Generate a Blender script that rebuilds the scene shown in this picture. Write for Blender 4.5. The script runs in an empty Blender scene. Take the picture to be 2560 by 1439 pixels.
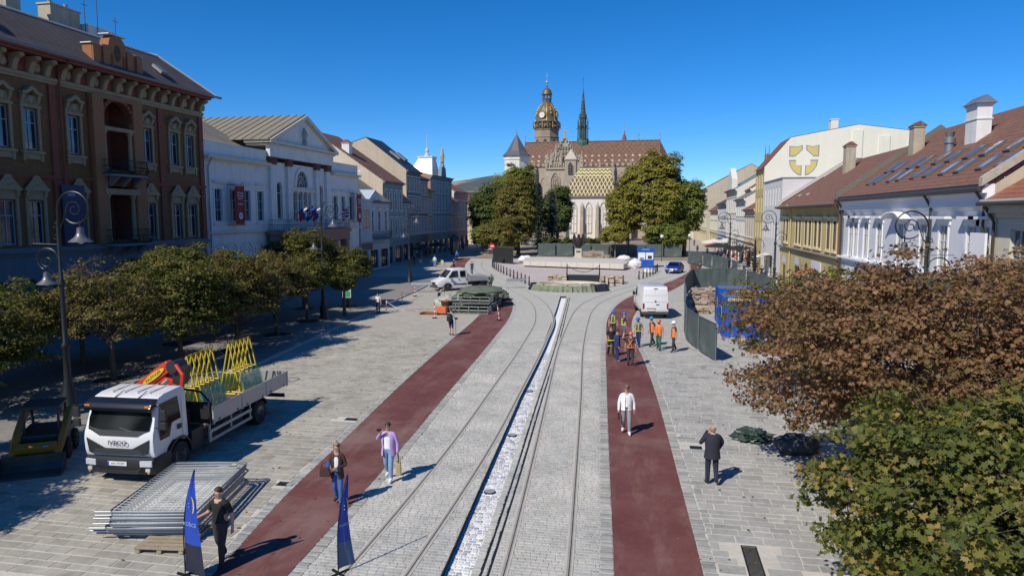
import bpy, bmesh, math, random
import numpy as np
from mathutils import Vector, Matrix, noise as mnoise
random.seed(11); rng = np.random.default_rng(11)
S = bpy.context.scene
COL = S.collection
R = math.radians
PI = math.pi

# ---------------------------------------------------------------- camera, sky, sun, exposure
cam_d = bpy.data.cameras.new('camera'); cam = bpy.data.objects.new('camera', cam_d); COL.objects.link(cam)
cam_d.sensor_width = 36.0; cam_d.lens = 24.78
cam_d.clip_start = 0.3; cam_d.clip_end = 20000
cam.location = (0, 0, 7.8)
cam.rotation_euler = (R(90 - 5.88), 0, R(10.77))
S.camera = cam

world = bpy.data.worlds.new('World'); S.world = world; world.use_nodes = True
wn = world.node_tree.nodes; wl = world.node_tree.links
bg = wn['Background']; sky_n = wn.new('ShaderNodeTexSky'); sky_n.sky_type = 'NISHITA'
sky_n.sun_disc = False; sky_n.sun_elevation = R(44); sky_n.sun_rotation = R(211)
sky_n.altitude = 200; sky_n.air_density = 0.75; sky_n.dust_density = 0.0; sky_n.ozone_density = 10.0
sat = wn.new('ShaderNodeHueSaturation'); sat.inputs['Saturation'].default_value = 1.19
wl.new(sky_n.outputs[0], sat.inputs['Color']); wl.new(sat.outputs[0], bg.inputs[0]); bg.inputs[1].default_value = 0.137

sun_d = bpy.data.lights.new('sun', 'SUN'); sun = bpy.data.objects.new('sun', sun_d); COL.objects.link(sun)
sun_d.energy = 4.6; sun_d.angle = R(0.53); sun_d.color = (1.0, 0.93, 0.82)
sun.rotation_euler = Vector((0.515*math.cos(R(44)), 0.857*math.cos(R(44)), -math.sin(R(44)))).to_track_quat('-Z', 'Y').to_euler()
sun.location = (-40, -60, 70)

S.view_settings.view_transform = 'Standard'; S.view_settings.look = 'None'
S.view_settings.exposure = 0.0; S.view_settings.gamma = 1.0; S.view_settings.use_curve_mapping = False

# ---------------------------------------------------------------- helpers
class MB:
    """collects geometry; build() links it as ONE mesh object"""
    def __init__(s): s.v = []; s.f = []; s.mi = []; s.m = 0; s.rn = []; s.r = 0.5
    def add(s, vs, fs):
        o = len(s.v); s.v.extend([tuple(p) for p in vs])
        for f in fs:
            s.f.append([i + o for i in f]); s.mi.append(s.m); s.rn.append(s.r)
        return s
    def quad(s, a, b, c, d): return s.add([a, b, c, d], [(0, 1, 2, 3)])
    def poly(s, pts): return s.add(pts, [tuple(range(len(pts)))])
    def box(s, c, d, rz=0, rx=0, ry=0, taper=1.0):
        x, y, z = d[0]/2, d[1]/2, d[2]/2; t = taper
        vs = [(-x,-y,-z),(x,-y,-z),(x,y,-z),(-x,y,-z),(-x*t,-y*t,z),(x*t,-y*t,z),(x*t,y*t,z),(-x*t,y*t,z)]
        if rz or rx or ry:
            m = Matrix.Rotation(rz,3,'Z') @ Matrix.Rotation(ry,3,'Y') @ Matrix.Rotation(rx,3,'X')
            vs = [m @ Vector(p) for p in vs]
        vs = [(p[0]+c[0], p[1]+c[1], p[2]+c[2]) for p in vs]
        return s.add(vs, [(0,3,2,1),(4,5,6,7),(0,1,5,4),(1,2,6,5),(2,3,7,6),(3,0,4,7)])
    def bx(s, x0, x1, y0, y1, z0, z1):
        return s.box(((x0+x1)/2,(y0+y1)/2,(z0+z1)/2),(abs(x1-x0),abs(y1-y0),abs(z1-z0)))
    def prism(s, pts, z0, z1, axis='z'):
        """pts 2D outline; extruded along axis (x: pts=(y,z); y: pts=(x,z); z: pts=(x,y))"""
        n = len(pts)
        def P(p, h):
            return (p[0],p[1],h) if axis=='z' else ((p[0],h,p[1]) if axis=='y' else (h,p[0],p[1]))
        vs = [P(p,z0) for p in pts] + [P(p,z1) for p in pts]
        fs = [tuple(range(n))[::-1], tuple(range(n,2*n))] + [(i,(i+1)%n,n+(i+1)%n,n+i) for i in range(n)]
        return s.add(vs, fs)
    def tube(s, path, r, n=6, cap=True, closed=False):
        path = [Vector(p) for p in path]; k = len(path)
        rr = r if isinstance(r,(list,tuple)) else [r]*k
        vs = []; prev = None
        for i,p in enumerate(path):
            if closed: t = path[(i+1)%k]-path[i-1]
            else: t = path[min(i+1,k-1)]-path[max(i-1,0)]
            if t.length < 1e-9: t = Vector((0,0,1))
            t.normalize()
            if prev is None:
                a = Vector((0,0,1)) if abs(t.z) < .9 else Vector((1,0,0))
                u = t.cross(a).normalized()
            else:
                u = (prev - t*prev.dot(t)); u = u.normalized() if u.length > 1e-6 else t.orthogonal().normalized()
            prev = u; w = t.cross(u)
            for j in range(n):
                an = 2*PI*j/n; vs.append(p + (u*math.cos(an)+w*math.sin(an))*rr[i])
        fs = []
        for i in range(k if closed else k-1):
            i2 = (i+1)%k
            for j in range(n):
                fs.append((i*n+j, i*n+(j+1)%n, i2*n+(j+1)%n, i2*n+j))
        if cap and not closed:
            fs.append(tuple(range(n))[::-1]); fs.append(tuple(range((k-1)*n,k*n)))
        return s.add(vs, fs)
    def cyl(s, a, b, r0, r1=None, n=10): return s.tube([a,b],[r0, r0 if r1 is None else r1],n)
    def lathe(s, prof, n=16, c=(0,0,0), ph=0.0, sq=1.0):
        vs = []; fs = []
        for (r,z) in prof:
            for j in range(n):
                a = 2*PI*j/n + ph; vs.append((c[0]+r*math.cos(a), c[1]+r*math.sin(a)*sq, c[2]+z))
        for i in range(len(prof)-1):
            for j in range(n):
                fs.append((i*n+j, i*n+(j+1)%n, (i+1)*n+(j+1)%n, (i+1)*n+j))
        fs.append(tuple(range(n))[::-1]); k = (len(prof)-1)*n; fs.append(tuple(range(k,k+n)))
        return s.add(vs, fs)
    def loft(s, secs, cap=True):
        n = len(secs[0]); vs = [p for q in secs for p in q]; fs = []
        for i in range(len(secs)-1):
            for j in range(n): fs.append((i*n+j, i*n+(j+1)%n, (i+1)*n+(j+1)%n, (i+1)*n+j))
        if cap: fs.append(tuple(range(n))[::-1]); k=(len(secs)-1)*n; fs.append(tuple(range(k,k+n)))
        return s.add(vs, fs)
    def ball(s, c, r, n=10, m=6, sc=(1,1,1)):
        vs = []; fs = []
        for i in range(m+1):
            t = PI*i/m
            for j in range(n):
                a = 2*PI*j/n
                vs.append((c[0]+r*sc[0]*math.sin(t)*math.cos(a), c[1]+r*sc[1]*math.sin(t)*math.sin(a), c[2]+r*sc[2]*math.cos(t)))
        for i in range(m):
            for j in range(n):
                fs.append((i*n+j, (i+1)*n+j, (i+1)*n+(j+1)%n, i*n+(j+1)%n))
        return s.add(vs, fs)
    def mesh(s, name, mats, smooth=False, bevel=0):
        me = bpy.data.meshes.new(name); me.from_pydata(s.v, [], s.f)
        mats = mats if isinstance(mats,(list,tuple)) else [mats]
        for m in mats: me.materials.append(m)
        if len(mats) > 1: me.polygons.foreach_set('material_index', s.mi)
        if bevel:
            bm = bmesh.new(); bm.from_mesh(me); bmesh.ops.remove_doubles(bm, verts=bm.verts, dist=1e-5)
            ed = [e for e in bm.edges if len(e.link_faces)==2 and e.calc_face_angle(0) > .5]
            bmesh.ops.bevel(bm, geom=ed, offset=bevel, segments=2, affect='EDGES', profile=.6, clamp_overlap=True)
            bm.to_mesh(me); bm.free()
        if smooth:
            me.polygons.foreach_set('use_smooth', [True]*len(me.polygons))
            try: me.set_sharp_from_angle(angle=R(smooth if smooth is not True else 40))
            except Exception: pass
        return me
    def build(s, name, mats, parent=None, smooth=False, bevel=0, loc=None, rz=0, attr=False):
        me = s.mesh(name, mats, smooth, bevel)
        if attr:
            a = me.attributes.new('rnd','FLOAT','FACE'); a.data.foreach_set('value', s.rn)
        return link(name, me, parent, loc, rz)

def link(name, me, parent=None, loc=None, rz=0):
    o = bpy.data.objects.new(name, me); COL.objects.link(o)
    if parent is not None: o.parent = parent
    if loc is not None: o.location = loc
    if rz: o.rotation_euler[2] = rz
    return o
def thing(name, label, cat, loc=(0,0,0), rz=0, group=None):
    o = bpy.data.objects.new(name, None); COL.objects.link(o); o.empty_display_size = .3
    o.location = loc; o.rotation_euler = (0,0,rz)
    return tag(o, label, cat, group)
def tag(o, label, cat, group=None):
    o['label'] = label; o['category'] = cat
    if group: o['group'] = group
    return o
def struct(o): o['kind'] = 'structure'; return o
def stuff(o): o['kind'] = 'stuff'; return o
def kids(o): return KID.get(o.name, [])
def copy_tree(o, loc, rz=None, label=None, kidmap=None):
    """copy a thing with its parts and sub-parts"""
    ch = kidmap if kidmap is not None else collect(o)
    def rec(node, parent):
        src, sub = node
        c = src.copy(); COL.objects.link(c)
        if parent is not None: c.parent = parent
        for k in sub: rec(k, c)
        return c
    c = rec(ch, None); c.location = loc
    if rz is not None: c.rotation_euler = (0,0,rz)
    if label: c['label'] = label
    return c
def collect(o): return (o, [collect(k) for k in o.children])
TMP = bpy.data.scenes.new('workbench')
def baked(o):
    """mesh of an object with its modifiers, evaluated in a small scene of its own"""
    TMP.collection.objects.link(o); vl = TMP.view_layers[0]; vl.update(); dg = vl.depsgraph
    me = bpy.data.meshes.new_from_object(o.evaluated_get(dg)); TMP.collection.objects.unlink(o); return me
def text_mesh(txt, size, mat, parent, loc, rot, depth=.004, align='CENTER', name='lettering', sx=1.0, bold=0.0):
    cu = bpy.data.curves.new('txt','FONT'); cu.body = txt; cu.size = size; cu.extrude = depth; cu.align_x = align; cu.align_y = 'CENTER'
    cu.offset = bold; cu.resolution_u = 3
    t = bpy.data.objects.new('txt', cu); me = baked(t)
    bpy.data.objects.remove(t); me.name = name; me.materials.clear(); me.materials.append(mat)
    o = link(name, me, parent); o.location = loc; o.rotation_euler = rot; o.scale = (sx,1,1)
    return o

# ---------------------------------------------------------------- materials
MATS = {}
def N(nt, t, **k):
    n = nt.nodes.new(t)
    for a,b in k.items(): setattr(n,a,b)
    return n
def ramp(nt, stops, interp='LINEAR'):
    r = N(nt,'ShaderNodeValToRGB'); cr = r.color_ramp; cr.interpolation = interp
    while len(cr.elements) < len(stops): cr.elements.new(.5)
    for e,(p,c) in zip(cr.elements, stops): e.position = p; e.color = (c[0],c[1],c[2],1)
    return r
def mixc(nt, a, b, f, mode='MIX'):
    m = N(nt,'ShaderNodeMix', data_type='RGBA', blend_type=mode)
    for sk,v in ((m.inputs[6],a),(m.inputs[7],b),(m.inputs[0],f)):
        if hasattr(v,'links') or hasattr(v,'is_linked'): nt.links.new(v, sk)
        else: sk.default_value = (v[0],v[1],v[2],1) if isinstance(v,(tuple,list)) else v
    return m.outputs[2]
def base_mat(name):
    m = bpy.data.materials.new(name); m.use_nodes = True; nt = m.node_tree
    return m, nt, nt.nodes['Principled BSDF'], nt.links
def noise(nt, vec, sc, det=3, rough=.55):
    n = N(nt,'ShaderNodeTexNoise'); n.inputs['Scale'].default_value = sc; n.inputs['Detail'].default_value = det; n.inputs['Roughness'].default_value = rough
    nt.links.new(vec, n.inputs['Vector']); return n.outputs['Fac']
def mapr(nt, v, a, b, c=0, d=1):
    m = N(nt,'ShaderNodeMapRange'); nt.links.new(v, m.inputs[0])
    for i,x in enumerate((a,b,c,d)): m.inputs[i+1].default_value = x
    return m.outputs[0]
def bump(nt, bs, h, st=.3, dist=.02):
    b = N(nt,'ShaderNodeBump'); b.inputs['Strength'].default_value = st; b.inputs['Distance'].default_value = dist
    nt.links.new(h, b.inputs['Height']); nt.links.new(b.outputs[0], bs.inputs['Normal'])
def coord(nt, world=False):
    if world: return N(nt,'ShaderNodeNewGeometry').outputs['Position']
    return N(nt,'ShaderNodeTexCoord').outputs['Object']
def mat(name, col, rough=.75, metal=0, var=.12, vs=1.2, bmp=0, bs=25, spec=.5, streak=0, col2=None, c2t=(.52,.68), c2s=.7, coat=0):
    if name in MATS: return MATS[name]
    m, nt, b, L = base_mat(name)
    P = coord(nt)
    n1 = noise(nt, P, vs, 4); n2 = noise(nt, P, vs*9, 3)
    f = N(nt,'ShaderNodeMath', operation='ADD'); L.new(n1,f.inputs[0]); L.new(n2,f.inputs[1])
    g = mapr(nt, f.outputs[0], .6, 1.4, 1-var, 1+var)
    c = mixc(nt, col, (0,0,0), 0.0)
    if col2 is not None:
        nn = noise(nt, P, c2s, 5, .65); c = mixc(nt, col, col2, mapr(nt, nn, c2t[0], c2t[1]))
    if streak:
        mp = N(nt,'ShaderNodeMapping'); L.new(P, mp.inputs[0]); mp.inputs['Scale'].default_value = (1.6,1.6,.12)
        st = mapr(nt, noise(nt, mp.outputs[0], 1.3, 5, .7), .5, .78, 0, streak)
        c = mixc(nt, c, (.09,.085,.08), st)
    v = N(nt,'ShaderNodeVectorMath', operation='SCALE'); L.new(c, v.inputs[0]); L.new(g, v.inputs['Scale'])
    L.new(v.outputs[0], b.inputs['Base Color'])
    b.inputs['Roughness'].default_value = rough; b.inputs['Metallic'].default_value = metal
    b.inputs['Specular IOR Level'].default_value = spec
    if coat: b.inputs['Coat Weight'].default_value = coat; b.inputs['Coat Roughness'].default_value = .06
    if bmp: bump(nt, b, noise(nt, P, bs, 4), bmp, .02)
    MATS[name] = m; return m
def stone_mat(name, stops, rough=.85, bs=30, world_tint=None):
    """per-piece colour from the face attribute rnd, with grain and stains"""
    m, nt, b, L = base_mat(name)
    at = N(nt,'ShaderNodeAttribute', attribute_name='rnd')
    P = coord(nt, True)
    n1 = noise(nt, P, 7, 5, .65); n2 = noise(nt, P, .35, 4, .6)
    c = ramp(nt, stops); L.new(at.outputs['Fac'], c.inputs[0]); c = c.outputs[0]
    if world_tint: c = mixc(nt, c, world_tint[0], mapr(nt, n2, world_tint[1], world_tint[2], 0, world_tint[3]))
    v = N(nt,'ShaderNodeVectorMath', operation='SCALE'); L.new(c, v.inputs[0]); st_ = N(nt,'ShaderNodeMath', operation='MULTIPLY'); L.new(mapr(nt,n1,.25,.75,.82,1.16), st_.inputs[0]); L.new(mapr(nt,noise(nt,P,.9,6,.72),.36,.6,.84,1.05), st_.inputs[1]); L.new(st_.outputs[0], v.inputs['Scale'])
    L.new(v.outputs[0], b.inputs['Base Color']); b.inputs['Roughness'].default_value = rough; b.inputs['Specular IOR Level'].default_value = .3
    bump(nt, b, noise(nt,P,bs,4), .35, .01)
    MATS[name] = m; return m
def glass_mat(name, col=(.02,.03,.04), rough=.06, spec=.9):
    m, nt, b, L = base_mat(name)
    P = coord(nt, True)
    c = mixc(nt, col, (col[0]*3+.02,col[1]*3+.02,col[2]*2.6+.02), mapr(nt, noise(nt,P,.45,2), .5,.62))
    L.new(c, b.inputs['Base Color'])
    b.inputs['Roughness'].default_value = rough; b.inputs['Specular IOR Level'].default_value = spec
    bump(nt, b, noise(nt,P,.8,2), .08, .05)
    MATS[name] = m; return m
def clear_glass(name, col=(.75,.9,.85), alpha=.35):
    m, nt, b, L = base_mat(name)
    b.inputs['Base Color'].default_value = (*col,1); b.inputs['Roughness'].default_value = .04
    b.inputs['Transmission Weight'].default_value = .0; b.inputs['Alpha'].default_value = alpha
    MATS[name] = m; return m
def leaf_mat(name, stops, trans=.38, gain=1.0):
    m, nt, b, L = base_mat(name)
    at = N(nt,'ShaderNodeAttribute', attribute_name='rnd')
    c = ramp(nt, [(p,(q[0]*gain,q[1]*gain,q[2]*gain)) for p,q in stops]); L.new(at.outputs['Fac'], c.inputs[0])
    L.new(c.outputs[0], b.inputs['Base Color']); b.inputs['Roughness'].default_value = .55; b.inputs['Specular IOR Level'].default_value = .3
    tr = N(nt,'ShaderNodeBsdfTranslucent'); L.new(c.outputs[0], tr.inputs['Color'])
    mx = N(nt,'ShaderNodeMixShader'); mx.inputs[0].default_value = trans
    L.new(b.outputs[0], mx.inputs[1]); L.new(tr.outputs[0], mx.inputs[2])
    L.new(mx.outputs[0], nt.nodes['Material Output'].inputs['Surface'])
    MATS[name] = m; return m
# ================================================================ the ground: curves X(Y) that bound the strips
def curve(pts):
    xs = np.array([p[1] for p in pts], float); ys = np.array([p[0] for p in pts], float)
    d = np.gradient(ys, xs)
    def f(Y):
        Y = float(Y)
        i = int(np.clip(np.searchsorted(xs, Y)-1, 0, len(xs)-2)); h = xs[i+1]-xs[i]; t = (Y-xs[i])/h
        if t < 0: return ys[0] + d[0]*(Y-xs[0])
        if t > 1: return ys[-1] + d[-1]*(Y-xs[-1])
        return (2*t**3-3*t*t+1)*ys[i] + (t**3-2*t*t+t)*h*d[i] + (-2*t**3+3*t*t)*ys[i+1] + (t**3-t*t)*h*d[i+1]
    return f
c0 = curve([(-8.9,10.5),(-9.2,13.5),(-9.75,17.2),(-10.25,22.4),(-11.05,30.6),(-11.95,42.2),(-12.75,52.9),(-14.0,62),(-16.6,71),(-20.2,80),(-24.6,90),(-28.6,100.8),(-31.4,114),(-33.6,126)])
c1 = curve([(-7.4,10.5),(-7.55,13.5),(-7.7,17.2),(-7.98,22),(-8.55,30.3),(-9.4,42.7),(-10.3,53.3),(-12.0,63),(-14.7,71.2),(-18.6,80),(-22.4,88.8),(-25.1,97),(-27.6,106),(-29.4,114.4),(-31.4,125.4)])
c2 = curve([(-4.1,10.5),(-4.27,14.06),(-4.55,18.46),(-5.15,28.15),(-5.9,39.4),(-7.35,59),(-8.1,67.7)])
c3 = curve([(-3.45,10.5),(-3.62,14.2),(-3.88,18.6),(-4.55,28.3),(-5.3,39.5),(-6.72,58),(-7.5,67.7)])
c4 = curve([(-.32,10.5),(-.55,14.8),(-.92,20.4),(-1.72,33),(-2.37,44),(-2.75,54.8),(-1.95,65.5),(.7,77),(3.7,88.8),(5.75,99.8),(6.7,114.5),(6.9,125)])
c5 = curve([(1.5,10.5),(1.37,15.1),(1.1,20.7),(.47,32),(-.1,39.3),(-.62,44.4),(-.84,55.1),(-.1,62.8),(3.25,77.5),(5.7,90.3),(7.65,103.8),(8.7,116.7),(8.9,125)])
r1 = curve([(-6.42,10.5),(-6.38,14),(-6.36,17.3),(-6.42,22.2),(-6.75,30.6),(-7.3,42),(-8.1,52),(-10.2,62.5),(-14.6,74),(-19.6,86),(-23.8,97),(-27,109),(-31,129)])
r2 = curve([(-5.05,10.5),(-5.02,14),(-5.0,17.3),(-5.05,22),(-5.42,31),(-6.05,43),(-6.75,52),(-8.8,62),(-13.0,74),(-18.0,86),(-22.3,97),(-25.5,108),(-29.4,129)])
r3 = curve([(-2.75,10.5),(-2.94,14.3),(-3.27,19),(-4.05,29),(-5.0,41),(-5.5,51.3),(-5.65,55.8),(-5.36,63),(-4.27,69),(-2.7,75.3),(1.5,87),(4.3,100),(5.5,116)])
r4 = curve([(-1.35,10.5),(-1.55,14.6),(-1.88,19.3),(-2.62,29.3),(-3.55,41),(-4.1,51.5),(-4.25,56),(-3.95,63),(-2.75,69),(-1.1,75.3),(3.0,87),(5.7,100),(6.9,116)])

mortar = mat('joint_mortar', (.56,.525,.45), .95, var=.12, vs=.6, bmp=.3, bs=60, col2=(.46,.43,.38))
M_pave = stone_mat('paving_stone', [(0,(.285,.255,.21)),(.2,(.345,.318,.265)),(.5,(.385,.362,.305)),(.8,(.42,.385,.32)),(1,(.35,.33,.285))], world_tint=((.46,.43,.36),.46,.68,.7))
M_pave_r = stone_mat('grey_paving_stone', [(0,(.29,.285,.265)),(.2,(.345,.34,.32)),(.5,(.385,.38,.355)),(.8,(.415,.405,.37)),(1,(.35,.345,.325))], world_tint=((.45,.44,.41),.46,.68,.7))
M_sett = stone_mat('granite_sett', [(0,(.33,.33,.31)),(.4,(.40,.398,.37)),(.75,(.44,.435,.395)),(1,(.47,.455,.40))], bs=45, world_tint=((.52,.50,.445),.4,.6,.9))
M_edge = stone_mat('edge_sett', [(0,(.25,.25,.235)),(.5,(.34,.338,.315)),(1,(.44,.425,.38))], bs=45)
M_white_sett = stone_mat('channel_sett', [(0,(.30,.31,.33)),(.4,(.50,.51,.53)),(1,(.74,.74,.73))], bs=45)
M_limewash = mat('white_mortar', (.80,.80,.78), .9, var=.08, vs=2)

def far_paver(name, ca, cb, cm, sx, sy, tint=None, rot=0):
    """paving too far away to tell its stones apart"""
    m, nt, b, L = base_mat(name); P = coord(nt, True)
    mp = N(nt,'ShaderNodeMapping'); L.new(P, mp.inputs[0]); mp.inputs['Rotation'].default_value = (0,0,rot)
    br = N(nt,'ShaderNodeTexBrick'); L.new(mp.outputs[0], br.inputs['Vector'])
    br.inputs['Color1'].default_value = (*ca,1); br.inputs['Color2'].default_value = (*cb,1); br.inputs['Mortar'].default_value = (*cm,1)
    br.inputs['Scale'].default_value = 1; br.inputs['Brick Width'].default_value = sx; br.inputs['Row Height'].default_value = sy; br.inputs['Mortar Size'].default_value = .018
    c = br.outputs[0]
    c = mixc(nt, c, (ca[0]*1.25,ca[1]*1.22,ca[2]*1.16), mapr(nt, noise(nt,P,.22,5,.65), .46,.64, 0,.75))
    if tint: c = mixc(nt, c, tint, mapr(nt, noise(nt,P,.09,4,.6), .48,.6, 0,.6))
    v = N(nt,'ShaderNodeVectorMath', operation='SCALE'); L.new(c, v.inputs[0]); L.new(mapr(nt, noise(nt,P,3,4,.7),.3,.7,.86,1.12), v.inputs['Scale'])
    L.new(v.outputs[0], b.inputs['Base Color']); b.inputs['Roughness'].default_value = .9; b.inputs['Specular IOR Level'].default_value = .25
    MATS[name] = m; return m
M_far_pave = far_paver('paving_far', (.365,.335,.285),(.405,.38,.325),(.47,.435,.37), .5,.33, tint=(.40,.345,.30))
M_far_sett = far_paver('setts_far', (.40,.395,.36),(.44,.432,.39),(.51,.485,.42), .2,.15)
M_far_pave_r = far_paver('grey_paving_far', (.365,.36,.335),(.405,.395,.37),(.49,.475,.44), .5,.33)
M_square = far_paver('square_paving', (.43,.375,.36),(.48,.43,.41),(.54,.50,.46), .3,.2)
M_ground = mat('town_ground', (.25,.24,.2), .95, var=.3, vs=.01, col2=(.12,.15,.07), c2s=.004)

# red resin-bound path
def red_path():
    m, nt, b, L = base_mat('red_asphalt'); P = coord(nt, True)
    c = mixc(nt, (.135,.046,.042), (.18,.075,.068), mapr(nt, noise(nt,P,.5,6,.75), .38,.68))
    c = mixc(nt, c, (.24,.15,.13), mapr(nt, noise(nt,P,.16,5,.65), .52,.66, 0,.7))
    mp = N(nt,'ShaderNodeMapping'); L.new(P, mp.inputs[0]); mp.inputs['Scale'].default_value = (.9,.16,1); mp.inputs['Rotation'].default_value = (0,0,.05)
    dust = mapr(nt, noise(nt, mp.outputs[0], 1.1, 7, .75), .50,.72, 0,.42)
    c = mixc(nt, c, (.33,.22,.19), dust)
    v = N(nt,'ShaderNodeVectorMath', operation='SCALE'); L.new(c, v.inputs[0]); L.new(mapr(nt, noise(nt,P,45,2),.3,.7,.8,1.2), v.inputs['Scale'])
    L.new(v.outputs[0], b.inputs['Base Color']); b.inputs['Roughness'].default_value = .88; b.inputs['Specular IOR Level'].default_value = .25
    bump(nt, b, noise(nt,P,120,3), .5, .006)
    return m
M_red = red_path()

def strip(name, fa, fb, y0, y1, z, m, step=1.0):
    mb = MB(); ys = list(np.arange(y0, y1, step)) + [y1]
    for a,b in zip(ys[:-1], ys[1:]):
        mb.quad((fa(a),a,z),(fb(a),a,z),(fb(b),b,z),(fa(b),b,z))
    return struct(mb.build(name, m))
# far ground: one sheet to the horizon, a pit is left only by the strips above it
gm = MB(); gm.quad((-9000,-3000,-.45),(9000,-3000,-.45),(9000,14000,-.45),(-9000,14000,-.45))
struct(gm.build('ground', M_ground))
BASE = -0.009
YN = 44.0
K = lambda v: (lambda Y: v)
plaza = strip('plaza_pavement', K(-36.0), c0, 8, YN, BASE, mortar)
strip('plaza_pavement_far', K(-62), c0, YN, 126, 0, M_far_pave, 2)
strip('plaza_pavement_end', K(-62), K(-31.4), 126, 330, 0, M_far_pave, 40)
strip('cycle_path_left', c0, c1, 8, 125.4, .004, M_red)
strip('cycle_path_right', c4, c5, 8, 124.5, .004, M_red)
bed_mortar = mat('bed_mortar', (.46,.445,.395), .95, var=.12, vs=.6, bmp=.3, bs=60, col2=(.40,.39,.355))
bedL = strip('track_bed_left', c1, c2, 8, YN, BASE, bed_mortar)
bedR = strip('track_bed_right', c3, c4, 8, YN, BASE, bed_mortar)
strip('track_bed_left_far', c1, c2, YN, 67.6, 0, M_far_sett)
strip('track_bed_right_far', c3, c4, YN, 67.6, 0, M_far_sett)
chan = strip('drainage_channel', c2, c3, 8, 67.6, -.17, M_limewash)
pavR = strip('pavement_right', c5, K(15.3), 8, YN, BASE, mortar)
strip('pavement_right_far', c5, K(17.5), YN, 124.5, 0, M_far_pave_r, 2)
strip('pavement_right_end', K(8.9), K(40), 124.5, 330, 0, M_far_pave, 40)
# the square round the fountain, and the track aprons that run round it
def islL(Y): return min(c1(Y)+4.6, -11.2)
def islR(Y): return max(c4(Y)-4.7, -2.6)
strip('track_apron_left', c1, lambda Y: c1(Y)+4.6, 74, 125, 0, M_far_sett, 2)
strip('track_apron_right', lambda Y: c4(Y)-4.7, c4, 74, 124.5, 0, M_far_sett, 2)
strip('track_fork', c1, c4, 67.6, 74, 0, M_far_sett)
strip('square', lambda Y: c1(Y)+4.6, lambda Y: c4(Y)-4.7, 74, 124.5, 0, M_square, 2)
M_earth = mat('bare_earth', (.25,.2,.145), .95, var=.25, vs=.5, bmp=.5, bs=4, col2=(.4,.36,.3))
strip('park_ground', K(-31.4), K(8.9), 124.5, 330, 0, M_earth, 40)
# channel side walls
wall = MB()
for f in (c2, c3):
    ys = np.arange(8, 67.6, .8)
    for a,b in zip(ys[:-1], ys[1:]): wall.quad((f(a),a,-.17),(f(b),b,-.17),(f(b),b,BASE),(f(a),a,BASE))
wall.quad((c2(67.6),67.6,-.17),(c3(67.6),67.6,-.17),(c3(67.6),67.6,0),(c2(67.6),67.6,0))
struct(wall.build('channel_wall', mat('dark_membrane',(.02,.02,.022),.7)))

def stone_box(mb, x0, x1, y0, y1, z1, z0, skew=0, j=.008, inset=.008, r=None):
    """one dressed stone: chamfered top, uneven corners"""
    mb.r = random.random() if r is None else r
    q = [(x0,y0),(x1,y0),(x1,y1),(x0,y1)]
    q = [(x+random.uniform(-j,j)+skew*(y-y0), y+random.uniform(-j,j)) for x,y in q]
    cx = (x0+x1)/2; cy = (y0+y1)/2
    t = [(x+(inset if x<cx else -inset), y+(inset if y<cy else -inset), z1+random.uniform(-.003,.003)) for x,y in q]
    m_ = [(x,y,z1-.010) for x,y in q]; bt = [(x,y,z0) for x,y in q]
    v = t+m_+bt
    f = [(0,1,2,3)] + [(4+i,4+(i+1)%4,(i+1)%4,i) for i in range(4)] + [(8+i,8+(i+1)%4,4+(i+1)%4,4+i) for i in range(4)]
    mb.add(v, f)

def lay(name, rows, parent, m, limit=300):
    """rows: list of (dist, args); nearest become single objects, the rest one stuff mesh"""
    rows.sort(key=lambda t: t[0])
    for d,a in rows[:limit]:
        mb = MB(); stone_box(mb, *a[0], **a[1]); mb.build(name, m, parent, attr=True)
    mb = MB()
    for d,a in rows[limit:]: stone_box(mb, *a[0], **a[1])
    stuff(mb.build(name+'_field', m, parent, attr=True))

def in_view(x, y):
    """is the ground point inside the picture (with a margin)"""
    ca, sa = math.cos(R(10.77)), math.sin(R(10.77))
    r_ = x*ca + y*sa; f0 = -x*sa + y*ca
    f_ = f0*math.cos(R(5.88)) + 7.8*math.sin(R(5.88)); u_ = f0*math.sin(R(5.88)) - 7.8*math.cos(R(5.88))
    return f_ > 0 and abs(r_/f_) < .76 and u_/f_ > -.415

def paving(parent, fa, fb, y0, y1, holes=(), ang=0.0, xlim=None, m=None):
    rows = []; Y = y0
    while Y < y1:
        h = random.choice((.2,.27,.34,.34,.42)); g = .022
        xa, xb = fa(Y+h/2), fb(Y+h/2)
        x = xa + random.uniform(-.4,0)
        while x < xb:
            w = random.uniform(.32,.78)*(1.0 if h > .25 else .8)
            x0 = max(x, xa); x1 = min(x+w, xb)
            dy = ang*(x0-xa)
            if x1-x0 > .12 and in_view((x0+x1)/2, Y+dy) and not any(hx0 < x1 and x0 < hx1 and hy0 < Y+h+dy and Y+dy < hy1 for hx0,hx1,hy0,hy1 in holes):
                d = math.hypot(x0, Y)
                if Y > 26 and h > .3 and False: pass
                rows.append((d, ((x0+g/2, x1-g/2, Y+dy+g/2, Y+dy+h-g/2, 0.0, BASE), dict(skew=0))))
            x += w
        Y += h
    lay('paving_stone', rows, parent, m or M_pave)
EDGE = .30
paving(plaza, K(-35.9), lambda Y: c0(Y)-EDGE-.02, 11.5, YN, holes=[(-10.5,-9.95,18.15,18.5),(-11.3,-10.75,24.7,25.05)])
paving(pavR, lambda Y: c5(Y)+EDGE+.02, K(15.2), 12, YN, holes=[(2.32,2.72,12,16.85),(1.55,2.0,23.75,24.1)], m=M_pave_r)

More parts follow.
